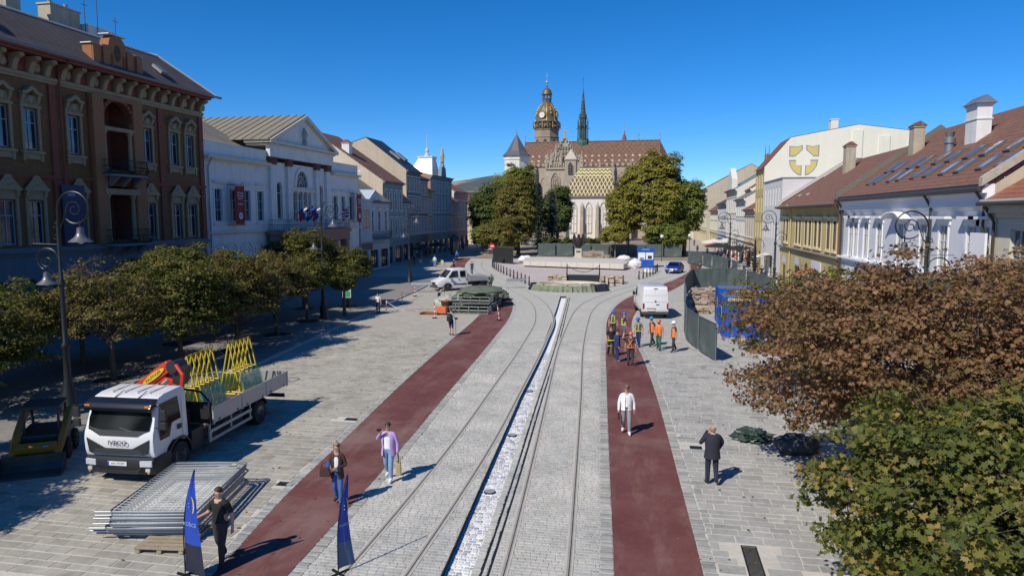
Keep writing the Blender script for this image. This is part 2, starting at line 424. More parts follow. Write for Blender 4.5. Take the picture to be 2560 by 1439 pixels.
def setts(parent, fa, fb, y0, y1, skip):
    rows = []; Y = y0; k = 0
    while Y < y1:
        h = random.uniform(.125,.155); xa, xb = fa(Y+h/2), fb(Y+h/2); x = xa + (0 if k%2 else -.09); k += 1
        while x < xb-.03:
            w = random.uniform(.15,.24); x0 = max(x, xa+random.uniform(-.02,.03)); x1 = min(x+w, xb+random.uniform(-.03,.02)); x += w
            if x1-x0 < .05 or not in_view(x0, Y): continue
            if any(abs((x0+x1)/2 - f(Y)) < .09+(x1-x0)/2 for f in skip): 
                # cut the sett back from the rail
                ok = False
                for f in skip:
                    xr = f(Y)
                    if x0 < xr-.07 < x1 and xr-.07-x0 > .05: x1 = xr-.07; ok = True
                    elif x0 < xr+.07 < x1 and x1-(xr+.07) > .05: x0 = xr+.07; ok = True
                    elif x1 <= xr-.06 or x0 >= xr+.06: ok = ok or abs((x0+x1)/2-xr) < .3
                if not ok: continue
            rows.append((math.hypot(x0,Y), ((x0+.008,x1-.008,Y+.008,Y+h-.006,random.uniform(-.004,.004),BASE), dict(j=.007,inset=.012))))
        Y += h
    lay('sett', rows, parent, M_sett)
def gap(f, a, b): return lambda Y: f(Y)+(a+ (b-a)*random.random())
setts(bedL, lambda Y: c1(Y)+EDGE+.01, c2, 12.5, YN, (r1, r2))
# right bed: kerb row of setts beside the channel, two open joints with black membrane, then the bed
setts(bedR, lambda Y: c3(Y)+.40, lambda Y: c4(Y)-EDGE-.01, 12.5, YN, (r3, r4))
rows = []; Y = 12.5
while Y < YN:
    h = random.uniform(.12,.16)
    for a,b in ((0,.17),(.24,.33)):
        x0 = c3(Y)+a+random.uniform(-.015,.015); x1 = c3(Y)+b+random.uniform(-.02,.02)
        rows.append((Y, ((x0,x1,Y+.006,Y+h-.006,random.uniform(-.003,.003),BASE), dict(j=.006,inset=.01))))
    Y += h
lay('kerb_sett', rows, bedR, M_sett, 120)
M_memb = mat('black_joint', (.012,.012,.014), .6, var=.1)
jo = MB()
for a,b in ((.175,.235),(.335,.395)):
    ys = np.arange(10, 67.0, .5)
    for p,q in zip(ys[:-1], ys[1:]):
        z = BASE+.006 if p < YN-.4 else .006
        w0 = random.uniform(-.012,.012)
        jo.quad((c3(p)+a+w0,p,z),(c3(p)+b,p,z),(c3(q)+b,q,z),(c3(q)+a+w0,q,z))
struct(jo.build('open_joint', M_memb))
# channel setts, white-washed
rows = []; Y = 12.0
while Y < 40:
    h = random.uniform(.1,.15); x = c2(Y)+.03
    while x < c3(Y)-.05:
        w = random.uniform(.13,.22); x1 = min(x+w, c3(Y)-.01)
        if x1-x > .05: rows.append((Y, ((x+.016,x1-.016,Y+.014,Y+h-.014,-.155+random.uniform(-.004,.004),-.17), dict(j=.012,inset=.012))))
        x += w
    Y += h
lay('channel_sett', rows, chan, M_white_sett, 200)
# edge rows of setts along the red paths
def edge(name, f, side, label):
    rows = []; Y = 11.8
    root = strip(name, (lambda Y: f(Y)-EDGE) if side < 0 else f, f if side < 0 else (lambda Y: f(Y)+EDGE), YN, 80, .004, M_edge_far, 1)
    while Y < YN:
        h = random.uniform(.085,.12); a = f(Y)+random.uniform(-.02,.02); L_ = EDGE+random.uniform(-.02,.015)
        x0, x1 = (a-L_, a-.004) if side < 0 else (a+.004, a+L_)
        if in_view(x0, Y): rows.append((Y, ((x0,x1,Y+.005,Y+h-.005,.004+random.uniform(-.003,.004),BASE), dict(j=.006,inset=.01))))
        Y += h
    lay('edge_sett', rows, root, M_edge, 120)
M_edge_far = mat('edge_setts_far', (.40,.395,.36), .9, var=.15, vs=3)
edge('path_edging_a', c0, -1, ''); edge('path_edging_b', c1, 1, ''); edge('path_edging_c', c4, -1, ''); edge('path_edging_d', c5, 1, '')

# tram rails: grooved steel in a pale grout strip
M_rail = mat('rail_steel', (.37,.35,.31), .6, metal=.1, var=.2, vs=3)
M_groove = mat('rail_groove', (.03,.027,.025), .8)
M_grout = mat('rail_grout', (.50,.46,.385), .9, var=.12, vs=2)
for nm, f, lab in (('tram_rail', r1, 'steel tram rail nearest the left red path'), ('tram_rail', r2, 'steel tram rail just left of the white drainage channel'),
                   ('tram_rail', r3, 'steel tram rail just right of the white drainage channel'), ('tram_rail', r4, 'steel tram rail nearest the right red path')):
    t = thing(nm, lab, 'rail', (f(12),12,0), group='tram rails')
    ys = list(np.arange(9,60,1.0))+list(np.arange(60,118,1.5))
    def rb(a,b,z0,z1,m,name):
        mb = MB()
        for p,q in zip(ys[:-1],ys[1:]):
            z = z1
            A=(f(p)+a-f(12),p-12,z);B=(f(p)+b-f(12),p-12,z);C_=(f(q)+b-f(12),q-12,z);D=(f(q)+a-f(12),q-12,z)
            mb.quad(A,B,C_,D)
            mb.quad((A[0],A[1],z0),A,D,(D[0],D[1],z0)); mb.quad(B,(B[0],B[1],z0),(C_[0],C_[1],z0),C_)
        mb.build(name, m, t)
    rb(-.035,.014,-.02,.010,M_rail,'rail_head'); rb(.039,.07,-.02,.009,M_rail,'guard_lip'); rb(.014,.039,-.02,.004,M_groove,'groove')
    rb(-.085,-.035,-.02,.007,M_grout,'grout'); rb(.07,.11,-.02,.0075,M_grout,'grout')

# drains and grates
M_iron = mat('cast_iron', (.035,.037,.04), .5, metal=.6, var=.2, vs=4)
def grate(name, x, y, w, l, lab, n, cat):
    t = thing(name, lab, cat, (x,y,0))
    mb = MB(); mb.bx(-w/2,w/2,-l/2,l/2,-.06,-.03); mb.build('gutter_bed', mat('drain_dark',(.01,.01,.01),.9), t)
    mb = MB()
    for a in (-1,1): mb.bx(a*w/2-a*.03,a*w/2,-l/2,l/2,-.029,.003)
    for a in (-1,1): mb.bx(-w/2+.031,w/2-.031,a*l/2-a*.03,a*l/2,-.029,.003)
    mb.build('frame', M_iron, t)
    for i in range(n):
        yy = -l/2+.05+(l-.1)*(i+.5)/n; mb = MB(); mb.bx(-w/2+.031,w/2-.031,yy-(l-.1)/n*.28,yy+(l-.1)/n*.28,-.027,.0); mb.build('bar', M_iron, t)
grate('slot_drain', 2.52, 14.4, .36, 4.8, 'long dark grated slot drain in the pale paving near the maple', 90, 'drain')
grate('gully_grate', 1.78, 23.92, .4, .3, 'small dark gully grate beside the right red path', 6, 'drain')
grate('gully_grate', -10.22, 18.33, .5, .3, 'dark gully grate near the brown-haired woman by the left red path', 6, 'drain')
grate('gully_grate', -11.02, 24.87, .5, .3, 'dark gully grate farther along the left red path in sunlit paving', 6, 'drain')
# raised kerb between the plaza and the tree-lined footway
kerb = MB(); kp = [(-19.2,14),(-19.6,20),(-19.8,33),(-20.5,40.6),(-22.0,56),(-23.4,72),(-25.2,84)]
for (xa,ya),(xb,yb) in zip(kp[:-1],kp[1:]):
    kerb.add([(xa-.25,ya,.0),(xa,ya,.0),(xb,yb,.0),(xb-.25,yb,.0),(xa-.25,ya,.11),(xa-.02,ya,.11),(xb-.02,yb,.11),(xb-.25,yb,.11)],[(4,5,6,7),(1,2,6,5),(0,4,7,3),(0,1,5,4),(2,3,7,6)])
struct(kerb.build('kerb', mat('kerb_stone',(.34,.335,.32),.85,var=.15,vs=2,bmp=.2)))
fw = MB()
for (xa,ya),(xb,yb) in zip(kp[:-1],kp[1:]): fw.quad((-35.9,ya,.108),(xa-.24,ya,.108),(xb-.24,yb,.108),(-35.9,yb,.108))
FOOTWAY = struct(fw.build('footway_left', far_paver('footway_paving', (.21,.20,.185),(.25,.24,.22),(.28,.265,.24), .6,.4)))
# small fallen leaves and litter on the red path
lv = [MB() for _ in range(1)][0]
for i in range(240):
    Y = random.uniform(13,40); x = random.uniform(c0(Y)-3,c1(Y)+.5) if random.random()<.6 else random.uniform(c4(Y),c5(Y)+2.2)
    a = random.random()*6.28; s = random.uniform(.03,.06); ca,sa = math.cos(a)*s, math.sin(a)*s
    lv.r = random.random(); lv.add([(x+ca,Y+sa,.012),(x-sa*.7,Y+ca*.7,.02),(x-ca,Y-sa,.012),(x+sa*.7,Y-ca*.7,.026)],[(0,1,2,3)])
LITTER = lv

for y_,lab in ((19.2,'round drain lid in the white channel nearest the camera'),(24.5,'round drain lid in the white channel, second from the camera'),(31.0,'round drain lid in the white channel, third from the camera')):
    x_ = (c2(y_)*.5+c3(y_)*.5)-.05; t = thing('drain_lid', lab, 'drain', (x_,y_,-.15)); mb = MB(); mb.lathe([(.17,-.02),(.17,.02),(.15,.03)],20); mb.build('rim', M_iron, t); mb = MB(); mb.lathe([(.145,.0),(.145,.034),(.05,.036)],20); mb.build('lid', mat('lid_steel',(.4,.4,.4),.5,metal=.3), t)
# ================================================================ buildings
# local frame of a building: x along the facade, -y towards the street, z up
G_dark = glass_mat('window_glass', (.012,.02,.032))
G_lit = glass_mat('window_glass_curtain', (.10,.105,.11), .12, .8)
G_warm = glass_mat('window_glass_warm', (.06,.05,.03), .1, .8)
W_frame = mat('white_frame', (.62,.62,.6), .5, var=.06)
W_blue = mat('blue_grey_frame', (.30,.36,.42), .5, var=.06)
W_brown = mat('brown_frame', (.12,.075,.045), .5)
M_zinc = mat('zinc', (.30,.31,.32), .45, metal=.6, var=.15, vs=2)
M_gutter = mat('dark_gutter', (.075,.065,.06), .5, metal=.3, var=.15)
M_wrought = mat('wrought_iron', (.018,.018,.02), .5, metal=.4)
WC = {}
def window(parent, x0, x1, z0, z1, y=.13, frame=W_frame, glass=G_dark, cols=2, rows=(.62,), arch=False, name='window', t=.06):
    w, h = x1-x0, z1-z0; key = (round(w,2),round(h,2),frame.name,glass.name,cols,tuple(rows),arch,t)
    if key not in WC:
        mb = MB()
        mb.bx(0,t,0,.07,0,h); mb.bx(w-t,w,0,.07,0,h); mb.bx(t,w-t,0,.07,0,t)
        if not arch: mb.bx(t,w-t,0,.07,h-t,h)
        else:
            r = w/2; n = 10
            for i in range(n):
                a0, a1 = PI*i/n, PI*(i+1)/n; zc = h-r
                o = [(r-r*math.cos(a),zc+r*math.sin(a)) for a in (a0,a1)]; q = [(r-(r-t)*math.cos(a),zc+(r-t)*math.sin(a)) for a in (a1,a0)]
                mb.prism(o+q, 0, .07, 'y')
        for c in range(1,cols): mb.bx(w*c/cols-t*.45,w*c/cols+t*.45,.004,.064,t,h-t if not arch else h-.1)
        for r_ in rows: mb.bx(t,w-t,.01,.06,h*r_-t*.45,h*r_+t*.45)
        f = mb.mesh('window_frame', frame)
        mb = MB()
        if arch:
            r = w/2; pts = [(0,0),(w,0)] + [(r+r*math.cos(PI*i/10), h-r+r*math.sin(PI*i/10)) for i in range(11)]
            mb.poly([(p[0],.045,p[1]) for p in pts])
        else: mb.quad((0,.045,0),(w,.045,0),(w,.045,h),(0,.045,h))
        WC[key] = (f, mb.mesh('pane', glass))
    f, p = WC[key]
    o = link(name, f, parent, (x0,y,z0)); link('pane', p, o)
    return o
def front_wall(parent, W, z0, z1, ops, m, y=0.0, depth=.2, x0=0.0, name='wall'):
    """street wall with real openings; ops: (x0,x1,z0,z1,arch)"""
    mb = MB(); xs = sorted({x0,W,*[o[0] for o in ops],*[o[1] for o in ops]}); zs = sorted({z0,z1,*[o[2] for o in ops],*[o[3] for o in ops]})
    for a,b in zip(xs[:-1],xs[1:]):
        for c,d in zip(zs[:-1],zs[1:]):
            mx,mz = (a+b)/2,(c+d)/2
            if any(o[0]<mx<o[1] and o[2]<mz<o[3] for o in ops): continue
            mb.quad((a,y,c),(b,y,c),(b,y,d),(a,y,d))
    for o in ops:
        a,b,c,d = o[:4]; e = y+depth
        mb.quad((a,y,c),(a,y,d),(a,e,d),(a,e,c)); mb.quad((b,y,d),(b,y,c),(b,e,c),(b,e,d))
        mb.quad((a,y,c),(a,e,c),(b,e,c),(b,y,c)); mb.quad((a,y,d),(b,y,d),(b,e,d),(a,e,d))
        if len(o) > 4 and o[4]:
            r = (b-a)/2; zc = d-r; xc = (a+b)/2; n = 8
            for sg in (-1,1):
                arc = [(xc+sg*r*math.cos(PI/2*i/n), zc+r*math.sin(PI/2*i/n)) for i in range(n+1)]
                pts = arc+[(xc+sg*r,d)]
                if sg > 0: pts = pts[::-1]
                mb.poly([(p[0],y+.002,p[1]) for p in pts][::-1])
                for p,q in zip(arc[:-1],arc[1:]): mb.quad((p[0],y+.002,p[1]),(q[0],y+.002,q[1]),(q[0],e,q[1]),(p[0],e,p[1]))
    return mb.build(name, m, parent)
def sides(parent, W, D, H, rh, m, ridge=.5, back=True, front_z=None, name='side_wall', x0=0, ends=(1,1)):
    mb = MB(); pr = [(.001,0),(D,0),(D,H),(D*ridge,H+rh),(.001,H)] if rh else [(.001,0),(D,0),(D,H),(.001,H)]
    if ends[0]: mb.poly([(x0,p[0],p[1]) for p in pr][::-1])
    if ends[1]: mb.poly([(W,p[0],p[1]) for p in pr])
    mb.quad((W,D,0),(x0,D,0),(x0,D,H),(W,D,H))
    return mb.build(name, m, parent)
def gable_roof(parent, W, D, H, rh, m, ov=.5, t=.14, ridge=.5, x0=0, side=.0, name='roof'):
    mb = MB(); yr = D*ridge; s = rh/yr; zf = H-ov*s; s2 = rh/(D-yr)
    a, b = x0-side, W+side
    for (p,q) in (((-ov,zf),(yr,H+rh)),((yr,H+rh),(D+ov,H-ov*s2))):
        mb.add([(a,p[0],p[1]),(b,p[0],p[1]),(b,q[0],q[1]),(a,q[0],q[1]),(a,p[0],p[1]+t),(b,p[0],p[1]+t),(b,q[0],q[1]+t),(a,q[0],q[1]+t)],[(0,3,2,1),(4,5,6,7),(0,1,5,4),(2,3,7,6),(1,2,6,5),(3,0,4,7)])
    return mb.build(name, m, parent)
def tile_mat(name, c1_, c2_, row=.32, slope_axis='y', seam=None, dark=.45):
    """clay tiles seen from afar: courses as bump and colour, driven by object coordinates"""
    m, nt, b, L = base_mat(name); P = coord(nt)
    br = N(nt,'ShaderNodeTexBrick'); mp = N(nt,'ShaderNodeMapping'); L.new(P, mp.inputs[0]); L.new(mp.outputs[0], br.inputs['Vector'])
    br.inputs['Color1'].default_value = (*c1_,1); br.inputs['Color2'].default_value = (*c2_,1); br.inputs['Mortar'].default_value = (c1_[0]*dark,c1_[1]*dark,c1_[2]*dark,1)
    br.inputs['Scale'].default_value = 1; br.inputs['Brick Width'].default_value = seam or row*.75; br.inputs['Row Height'].default_value = row if not seam else 60
    br.inputs['Mortar Size'].default_value = .035; br.inputs['Mortar Smooth'].default_value = .3
    c = mixc(nt, br.outputs[0], (c1_[0]*.62,c1_[1]*.66,c1_[2]*.7), mapr(nt, noise(nt,P,.5,5,.65), .5,.7,0,.7))
    v = N(nt,'ShaderNodeVectorMath', operation='SCALE'); L.new(c, v.inputs[0]); L.new(mapr(nt, noise(nt,P,6,3),.3,.7,.8,1.2), v.inputs['Scale'])
    L.new(v.outputs[0], b.inputs['Base Color']); b.inputs['Roughness'].default_value = .8
    bump(nt, b, br.outputs['Fac'], -.6, .03)
    MATS[name] = m; return m
T_red = tile_mat('clay_tiles', (.29,.11,.065), (.22,.085,.05))
T_brown = tile_mat('brown_tiles', (.26,.125,.08), (.20,.095,.06))
T_orange = tile_mat('orange_tiles', (.36,.13,.07), (.28,.10,.06))
T_grey = tile_mat('grey_sheet_roof', (.20,.185,.15), (.22,.20,.165), seam=.62)
T_dark = tile_mat('dark_sheet_roof', (.075,.06,.055), (.09,.07,.062), seam=.7)
T_black = mat('black_roof', (.03,.032,.036), .5, var=.2)
def chimney(parent, x, y, z0, z1, w, d, m, cap=None, name='chimney'):
    mb = MB(); mb.bx(x-w/2,x+w/2,y-d/2,y+d/2,z0,z1); mb.bx(x-w/2-.07,x+w/2+.07,y-d/2-.07,y+d/2+.07,z1+.002,z1+.12)
    o = mb.build(name, m, parent)
    if cap:
        mb = MB(); mb.prism([(y-d/2-.12,z1+.122),(y+d/2+.12,z1+.122),(y,z1+.122+d*.45)], x-w/2-.12, x+w/2+.12, 'x'); mb.build('chimney_cap', cap, o)
    return o
def downpipe(parent, x, z0, z1, m=M_gutter, y=-.12, kick=.6):
    mb = MB(); mb.tube([(x,y,z0),(x,y,z1-.8),(x,y-kick*.5,z1-.35),(x,y-kick,z1)], .07, 6)
    return mb.build('downpipe', m, parent)
def cornice(parent, x0, x1, z, prof, m, name='cornice', y=0):
    """prof: list of (projection, dz0, dz1) mouldings"""
    mb = MB()
    for i,(p,a,b) in enumerate(prof): mb.bx(x0-.003*i, x1+.003*i, y-p, y-.001, z+a, z+b)
    return mb.build(name, m, parent)
def gutter(parent, x0, x1, y, z, m=M_gutter):
    mb = MB(); mb.tube([(x0,y,z),(x1,y,z)], .1, 8); return mb.build('gutter', m, parent)
def bars(parent, pts, z0, z1, step, name='railing', r=.014, belly=0):
    """wrought railing along a polyline of (x,y)"""
    mb = MB()
    for (xa,ya),(xb,yb) in zip(pts[:-1],pts[1:]):
        L_ = math.hypot(xb-xa,yb-ya); n = max(1,int(L_/step))
        for z in (z0+.06, z0+(z1-z0)*.55, z1): mb.tube([(xa,ya,z),(xb,yb,z)], r*1.5, 4)
        nx,ny = (yb-ya)/L_, -(xb-xa)/L_
        for i in range(n+1):
            x,y = xa+(xb-xa)*i/n, ya+(yb-ya)*i/n
            if belly: mb.tube([(x,y,z0),(x+nx*belly,y+ny*belly,z0+(z1-z0)*.3),(x+nx*belly*.4,y+ny*belly*.4,z0+(z1-z0)*.6),(x,y,z1)], r, 4)
            else: mb.cyl((x,y,z0),(x,y,z1), r, n=4)
            if i < n and i%2==0:
                cx,cy = xa+(xb-xa)*(i+.5)/n, ya+(yb-ya)*(i+.5)/n; zc = z0+(z1-z0)*.3
                ux,uy = (xb-xa)/L_*step*.45,(yb-ya)/L_*step*.45
                mb.tube([(cx+ux*math.cos(a),cy+uy*math.cos(a),zc+step*.5*math.sin(a)) for a in np.linspace(0,2*PI,9)[:-1]], r*.8, 4, closed=True)
    return mb.build(name, M_wrought, parent)

# ---------------------------------------------------------------- the brown-red corner palace on the left
M_brick = tile_mat('olive_brick', (.19,.088,.026), (.15,.07,.023), row=.1, dark=.6)
M_brick.node_tree.nodes['Brick Texture'].inputs['Brick Width'].default_value = .28
for nd in M_brick.node_tree.nodes:
    if nd.type == 'MAPPING': nd.inputs['Rotation'].default_value = (PI/2,0,0)
    if nd.type == 'TEX_BRICK': nd.inputs['Mortar Size'].default_value = .012
M_redst = mat('red_render', (.21,.058,.034), .85, var=.15, vs=1, streak=.35)
M_orst = mat('orange_render', (.30,.13,.055), .85, var=.15, vs=1, streak=.35)
M_buff = mat('buff_stucco', (.30,.23,.14), .85, var=.14, vs=2, streak=.45, bmp=.2)
M_greyst = mat('grey_ashlar', (.155,.165,.19), .85, var=.12, vs=1, streak=.35)
pal = thing('corner_palace', 'three-storey brown and red brick palace with ornate window hoods and mansard roof', 'building', (-36,29,0), PI/2)
PW = 24.1; X_ = lambda Y: Y-29
cols2 = [34.5,36.45,39.68,46.4,49.42,51.3]; nb = [30.9]
ops = []
for Y in cols2+nb:
    ops.append((X_(Y)-.52,X_(Y)+.52,11.7,14.05)); ops.append((X_(Y)-.56,X_(Y)+.56,6.1,8.65))
ops += [(X_(42.0),X_(44.7),10.9,15.5,True),(X_(42.0),X_(44.7),6.1,9.8)]
front_wall(pal, PW, 5.8, 16.1, ops, M_brick, depth=.25)
gd = [34.0-.25,36.0-.2,38.4,41.0,43.4,45.8,48.2,50.6]
front_wall(pal, PW, 0, 5.8, [(X_(Y)-.55,X_(Y)+.55,.5,4.0,True) for Y in gd]+[(.8,2.0,.5,4.0,True)], M_greyst, depth=.3, name='ground_floor_wall')
sides(pal, PW, 12, 17.2, 0, M_redst)
# rusticated blocks of the ground floor
rk = 0
for i,(a,b) in enumerate(zip([32.6]+[g_+.62 for g_ in gd], [g_-.62 for g_ in gd]+[53.05])):
    if b-a < .3: continue
    for k in range(8):
        z = .5+.46*k; mb = MB(); mb.bx(X_(a),X_(b),-.05,-.001,z,z+.42); mb.build('rustic_block', M_greyst, pal, bevel=.02)
M_green = mat('lime_fanlight', (.22,.42,.03), .4, var=.1)
M_bluelogo = mat('blue_star', (.03,.05,.35), .5)
for j,Y in enumerate(gd):
    w = window(pal, X_(Y)-.55, X_(Y)+.55, .5, 4.0, y=.2, frame=W_brown, glass=G_dark, cols=1, rows=(.66,), arch=True, name='door')
    mb = MB(); r = .47; mb.poly([(.55+r*math.cos(PI*i/10),-.004,2.95+r*math.sin(PI*i/10)) for i in range(11)]+[(.08,-.004,2.42),(1.02,-.004,2.42)])
    if j < 3:
        mb.build('fanlight', M_green, w)
        st = []; 
        for i in range(10): rr = .24 if i%2==0 else .11; st.append((.55+rr*math.cos(2*PI*i/10+PI/2),-.012,2.92+rr*math.sin(2*PI*i/10+PI/2)))
        mb = MB(); mb.poly(st); mb.build('star_sign', M_bluelogo, w)
cornice(pal, 0, PW, 5.4, [(.12,0,.2),(.3,.2,.34),(.18,.34,.5)], M_greyst)
cornice(pal, 0, PW, 9.95, [(.08,0,.12),(.18,.12,.26)], M_redst, 'string_course')
cornice(pal, 0, PW, 15.75, [(.12,0,.16),(.2,.16,.36)], M_buff, 'string_course')
cornice(pal, 0, PW, 16.1, [(.05,0.01,1.0),(.95,1.0,1.14),(1.15,1.141,1.3)], M_redst, 'main_cornice')
gutter(pal, -.1, PW+1.1, -1.12, 17.42, mat('grey_gutter',(.2,.19,.19),.4,metal=.5))
PC = None
for i in range(21):   # carved consoles under the eaves
    x = .6+i*1.15
    if PC is None:
        mb = MB(); mb.prism([(-.06,16.15),(-.06,17.05),(-.85,17.05),(-.9,16.85),(-.55,16.72),(-.38,16.45),(-.3,16.12),(-.16,16.05)], -.17, .17, 'x')
        PC = mb.mesh('console', M_buff, bevel=.03)
    link('console', PC, pal, (x,0,0))
    if i%2==0:
        mb = MB(); mb.ball((x+.57,-.1,16.55), .3, 8, 5, (1,.3,1)); mb.build('cartouche', M_buff, pal, smooth=True)
for Y in (31.9,33.05,38.1,41.15,45.7,47.9,52.75):     # pilasters
    mb = MB(); mb.bx(X_(Y)-.28,X_(Y)+.28,-.14,-.001,5.9,9.95); mb.bx(X_(Y)-.26,X_(Y)+.26,-.12,-.001,10.22,15.75); mb.build('pilaster', M_redst, pal)
def hood2(parent, x):
    mb = MB(); mb.bx(x-.72,x+.72,-.16,-.001,14.12,14.28)
    mb.bx(x-.66,x-.5,-.1,-.001,11.6,14.12); mb.bx(x+.5,x+.66,-.1,-.001,11.6,14.12)
    pts = [(x-.72,14.9),(x-.66,15.02),(x-.4,15.08),(x-.2,15.28),(x,15.36),(x+.2,15.28),(x+.4,15.08),(x+.66,15.02),(x+.72,14.9),(x+.5,14.86),(x+.3,14.92),(x,15.14),(x-.3,14.92),(x-.5,14.86)]
    mb.prism(pts[::-1], -.34, -.02, 'y'); mb.bx(x-.6,x+.6,-.07,-.002,14.3,14.86)
    for s in (-1,1): mb.prism([(-.02,14.3),(-.02,14.86),(-.26,14.86),(-.2,14.6),(-.1,14.4)], x+s*.55-.09, x+s*.55+.09, 'x')
    mb.ball((x,-.1,14.6), .24, 8, 5, (1,.45,1.05)); mb.ball((x-.3,-.08,14.5), .13, 6, 4); mb.ball((x+.3,-.08,14.5), .13, 6, 4)
    mb.bx(x-.8,x+.8,-.2,-.001,11.45,11.6); mb.bx(x-.6,x+.6,-.08,-.001,11.1,11.45)
    for s in (-1,1): mb.bx(x+s*.62-.08,x+s*.62+.08,-.14,-.001,11.0,11.45)
    return mb
def hood1(x):
    mb = MB(); mb.bx(x-.74,x-.56,-.1,-.001,6.0,8.8); mb.bx(x+.56,x+.74,-.1,-.001,6.0,8.8); mb.bx(x-.7,x+.7,-.08,-.001,8.72,9.25)
    mb.bx(x-.85,x+.85,-.28,-.001,9.25,9.38)
    mb.prism([(x-.85,9.38),(x-.7,9.5),(x-.28,9.95),(x-.2,10.1),(x,10.16),(x+.2,10.1),(x+.28,9.95),(x+.7,9.5),(x+.85,9.38)][::-1], -.24, -.15, 'y')
    mb.ball((x,-.22,9.72), .22, 8, 5, (1,.6,1.1))
    for s in (-1,1): mb.prism([(-.02,8.75),(-.02,9.25),(-.24,9.25),(-.16,8.9)], x+s*.64-.1, x+s*.64+.1, 'x')
    return mb
for Y in cols2+nb:
    x = X_(Y)
    w = window(pal, x-.52, x+.52, 11.7, 14.05, frame=W_blue, glass=G_dark, cols=2, rows=(.66,)); s_ = hood2(pal, 0).build('window_hood', M_buff, w); s_.location = (.52,-.13,-11.7)
    w = window(pal, x-.56, x+.56, 6.1, 8.65, frame=W_blue, glass=G_dark, cols=2, rows=(.66,)); s_ = hood1(0).build('window_hood', M_buff, w); s_.location = (.56,-.13,-6.1)
# centre bay: arched loggia above, columned loggia below
mb = MB()
for a,b in ((41.0,42.0),(44.7,45.7)): mb.bx(X_(a)+.02,X_(b)-.02,-.35,-.002,5.9,15.74)
mb.bx(X_(42.0)-.02,X_(44.7)+.02,-.35,-.002,15.52,15.74)
mb.build('centre_bay', M_orst, pal)
arc = MB(); xc = X_(43.35)
for i in range(14):
    a0,a1 = PI*i/14, PI*(i+.8)/14
    arc.prism([(xc-1.35*math.cos(a0),14.15+1.35*math.sin(a0)),(xc-1.35*math.cos(a1),14.15+1.35*math.sin(a1)),(xc-1.62*math.cos(a1),14.15+1.62*math.sin(a1)),(xc-1.62*math.cos(a0),14.15+1.62*math.sin(a0))], -.3, -.01, 'y')
arc.build('arch_voussoirs', M_redst, pal)
mb = MB(); mb.quad((X_(41.6),1.6,5.9),(X_(45.1),1.6,5.9),(X_(45.1),1.6,15.6),(X_(41.6),1.6,15.6))
for x in (X_(41.95),X_(44.75)): mb.quad((x,.2,5.9),(x,1.6,5.9),(x,1.6,15.6),(x,.2,15.6))
mb.quad((X_(41.6),.2,10.4),(X_(45.1),.2,10.4),(X_(45.1),1.6,10.4),(X_(41.6),1.6,10.4))
mb.build('loggia_wall', M_redst, pal)
for z in (6.1,10.9): window(pal, xc-.6, xc+.6, z, z+2.8, y=1.5, frame=W_blue, name='loggia_door')
for x in (X_(42.15),X_(44.55)):
    for z,h in ((6.1,3.1),(10.9,2.6)):
        mb = MB(); mb.lathe([(.2,0),(.2,.15),(.15,.2),(.155,h*.5),(.13,h-.3),(.15,h-.25),(.22,h-.1),(.22,h)], 12, (x,-.1,z)); mb.build('column', M_buff, pal, smooth=True)
mb = MB(); mb.bx(X_(41.9),X_(44.8),-.34,.2,13.5,13.75); mb.bx(X_(41.7),X_(45.0),-.4,.25,9.2,9.6); mb.build('entablature', M_buff, pal)
for z in (5.88,10.55):
    mb = MB(); mb.prism([(X_(41.6),-.1),(X_(45.1),-.1),(X_(45.1),-.9),(X_(44.6),-1.35),(X_(42.1),-1.35),(X_(41.6),-.9)], z-.16, z, 'z')
    for xx in (42.2,43.35,44.5): mb.prism([(-.36,z-.16),(-1.1,z-.16),(-.7,z-.5),(-.36,z-.8)], X_(xx)-.12, X_(xx)+.12, 'x')
    b = mb.build('balcony', M_greyst, pal)
    bars(b, [(X_(41.62),-.15),(X_(41.62),-.9),(X_(42.1),-1.32),(X_(44.6),-1.32),(X_(45.08),-.9),(X_(45.08),-.15)], z, z+.95, .16, belly=.14)
# parapet gable over the centre bay
mb = MB(); pts = [(X_(41.1),17.45),(X_(41.1),18.9),(X_(41.9),18.9),(X_(42.1),19.05),(X_(42.6),19.1),(X_(42.7),19.5),(X_(43.0),19.8),(X_(43.4),19.85),(X_(43.8),19.8),(X_(44.1),19.5),(X_(44.2),19.1),(X_(44.7),19.05),(X_(44.9),18.9),(X_(45.7),18.9),(X_(45.7),17.45)]
mb.prism(pts[::-1], -.45, .25, 'y')
for Y in (41.4,42.3,44.5,45.4): mb.bx(X_(Y)-.28,X_(Y)+.28,-.55,-.451,17.46,18.95)
gp = mb.build('parapet_gable', M_orst, pal)
mb = MB(); mb.ball((X_(43.4),-.46,18.7), .42, 12, 6, (.75,.12,1.3)); mb.build('painted_recess', mat('recess_shade_paint',(.1,.05,.035),.9), gp)  # raised oval, not cut in; the recess shade is its dark colour
for Y in (41.85,42.75,44.05,44.95):
    for k in (-.12,.12):
        mb = MB(); mb.bx(X_(Y)+k-.05,X_(Y)+k+.05,-.49,-.452,17.8,18.6); mb.build('baluster', M_redst, gp)
mb = MB(); mb.bx(X_(41.0),X_(42.0),-.5,.3,18.905,18.98); mb.bx(X_(44.8),X_(45.8),-.5,.3,18.905,18.98); mb.bx(X_(42.6),X_(44.2),-.5,.3,19.853,19.92); mb.build('coping', mat('white_coping',(.6,.6,.58),.6), gp)
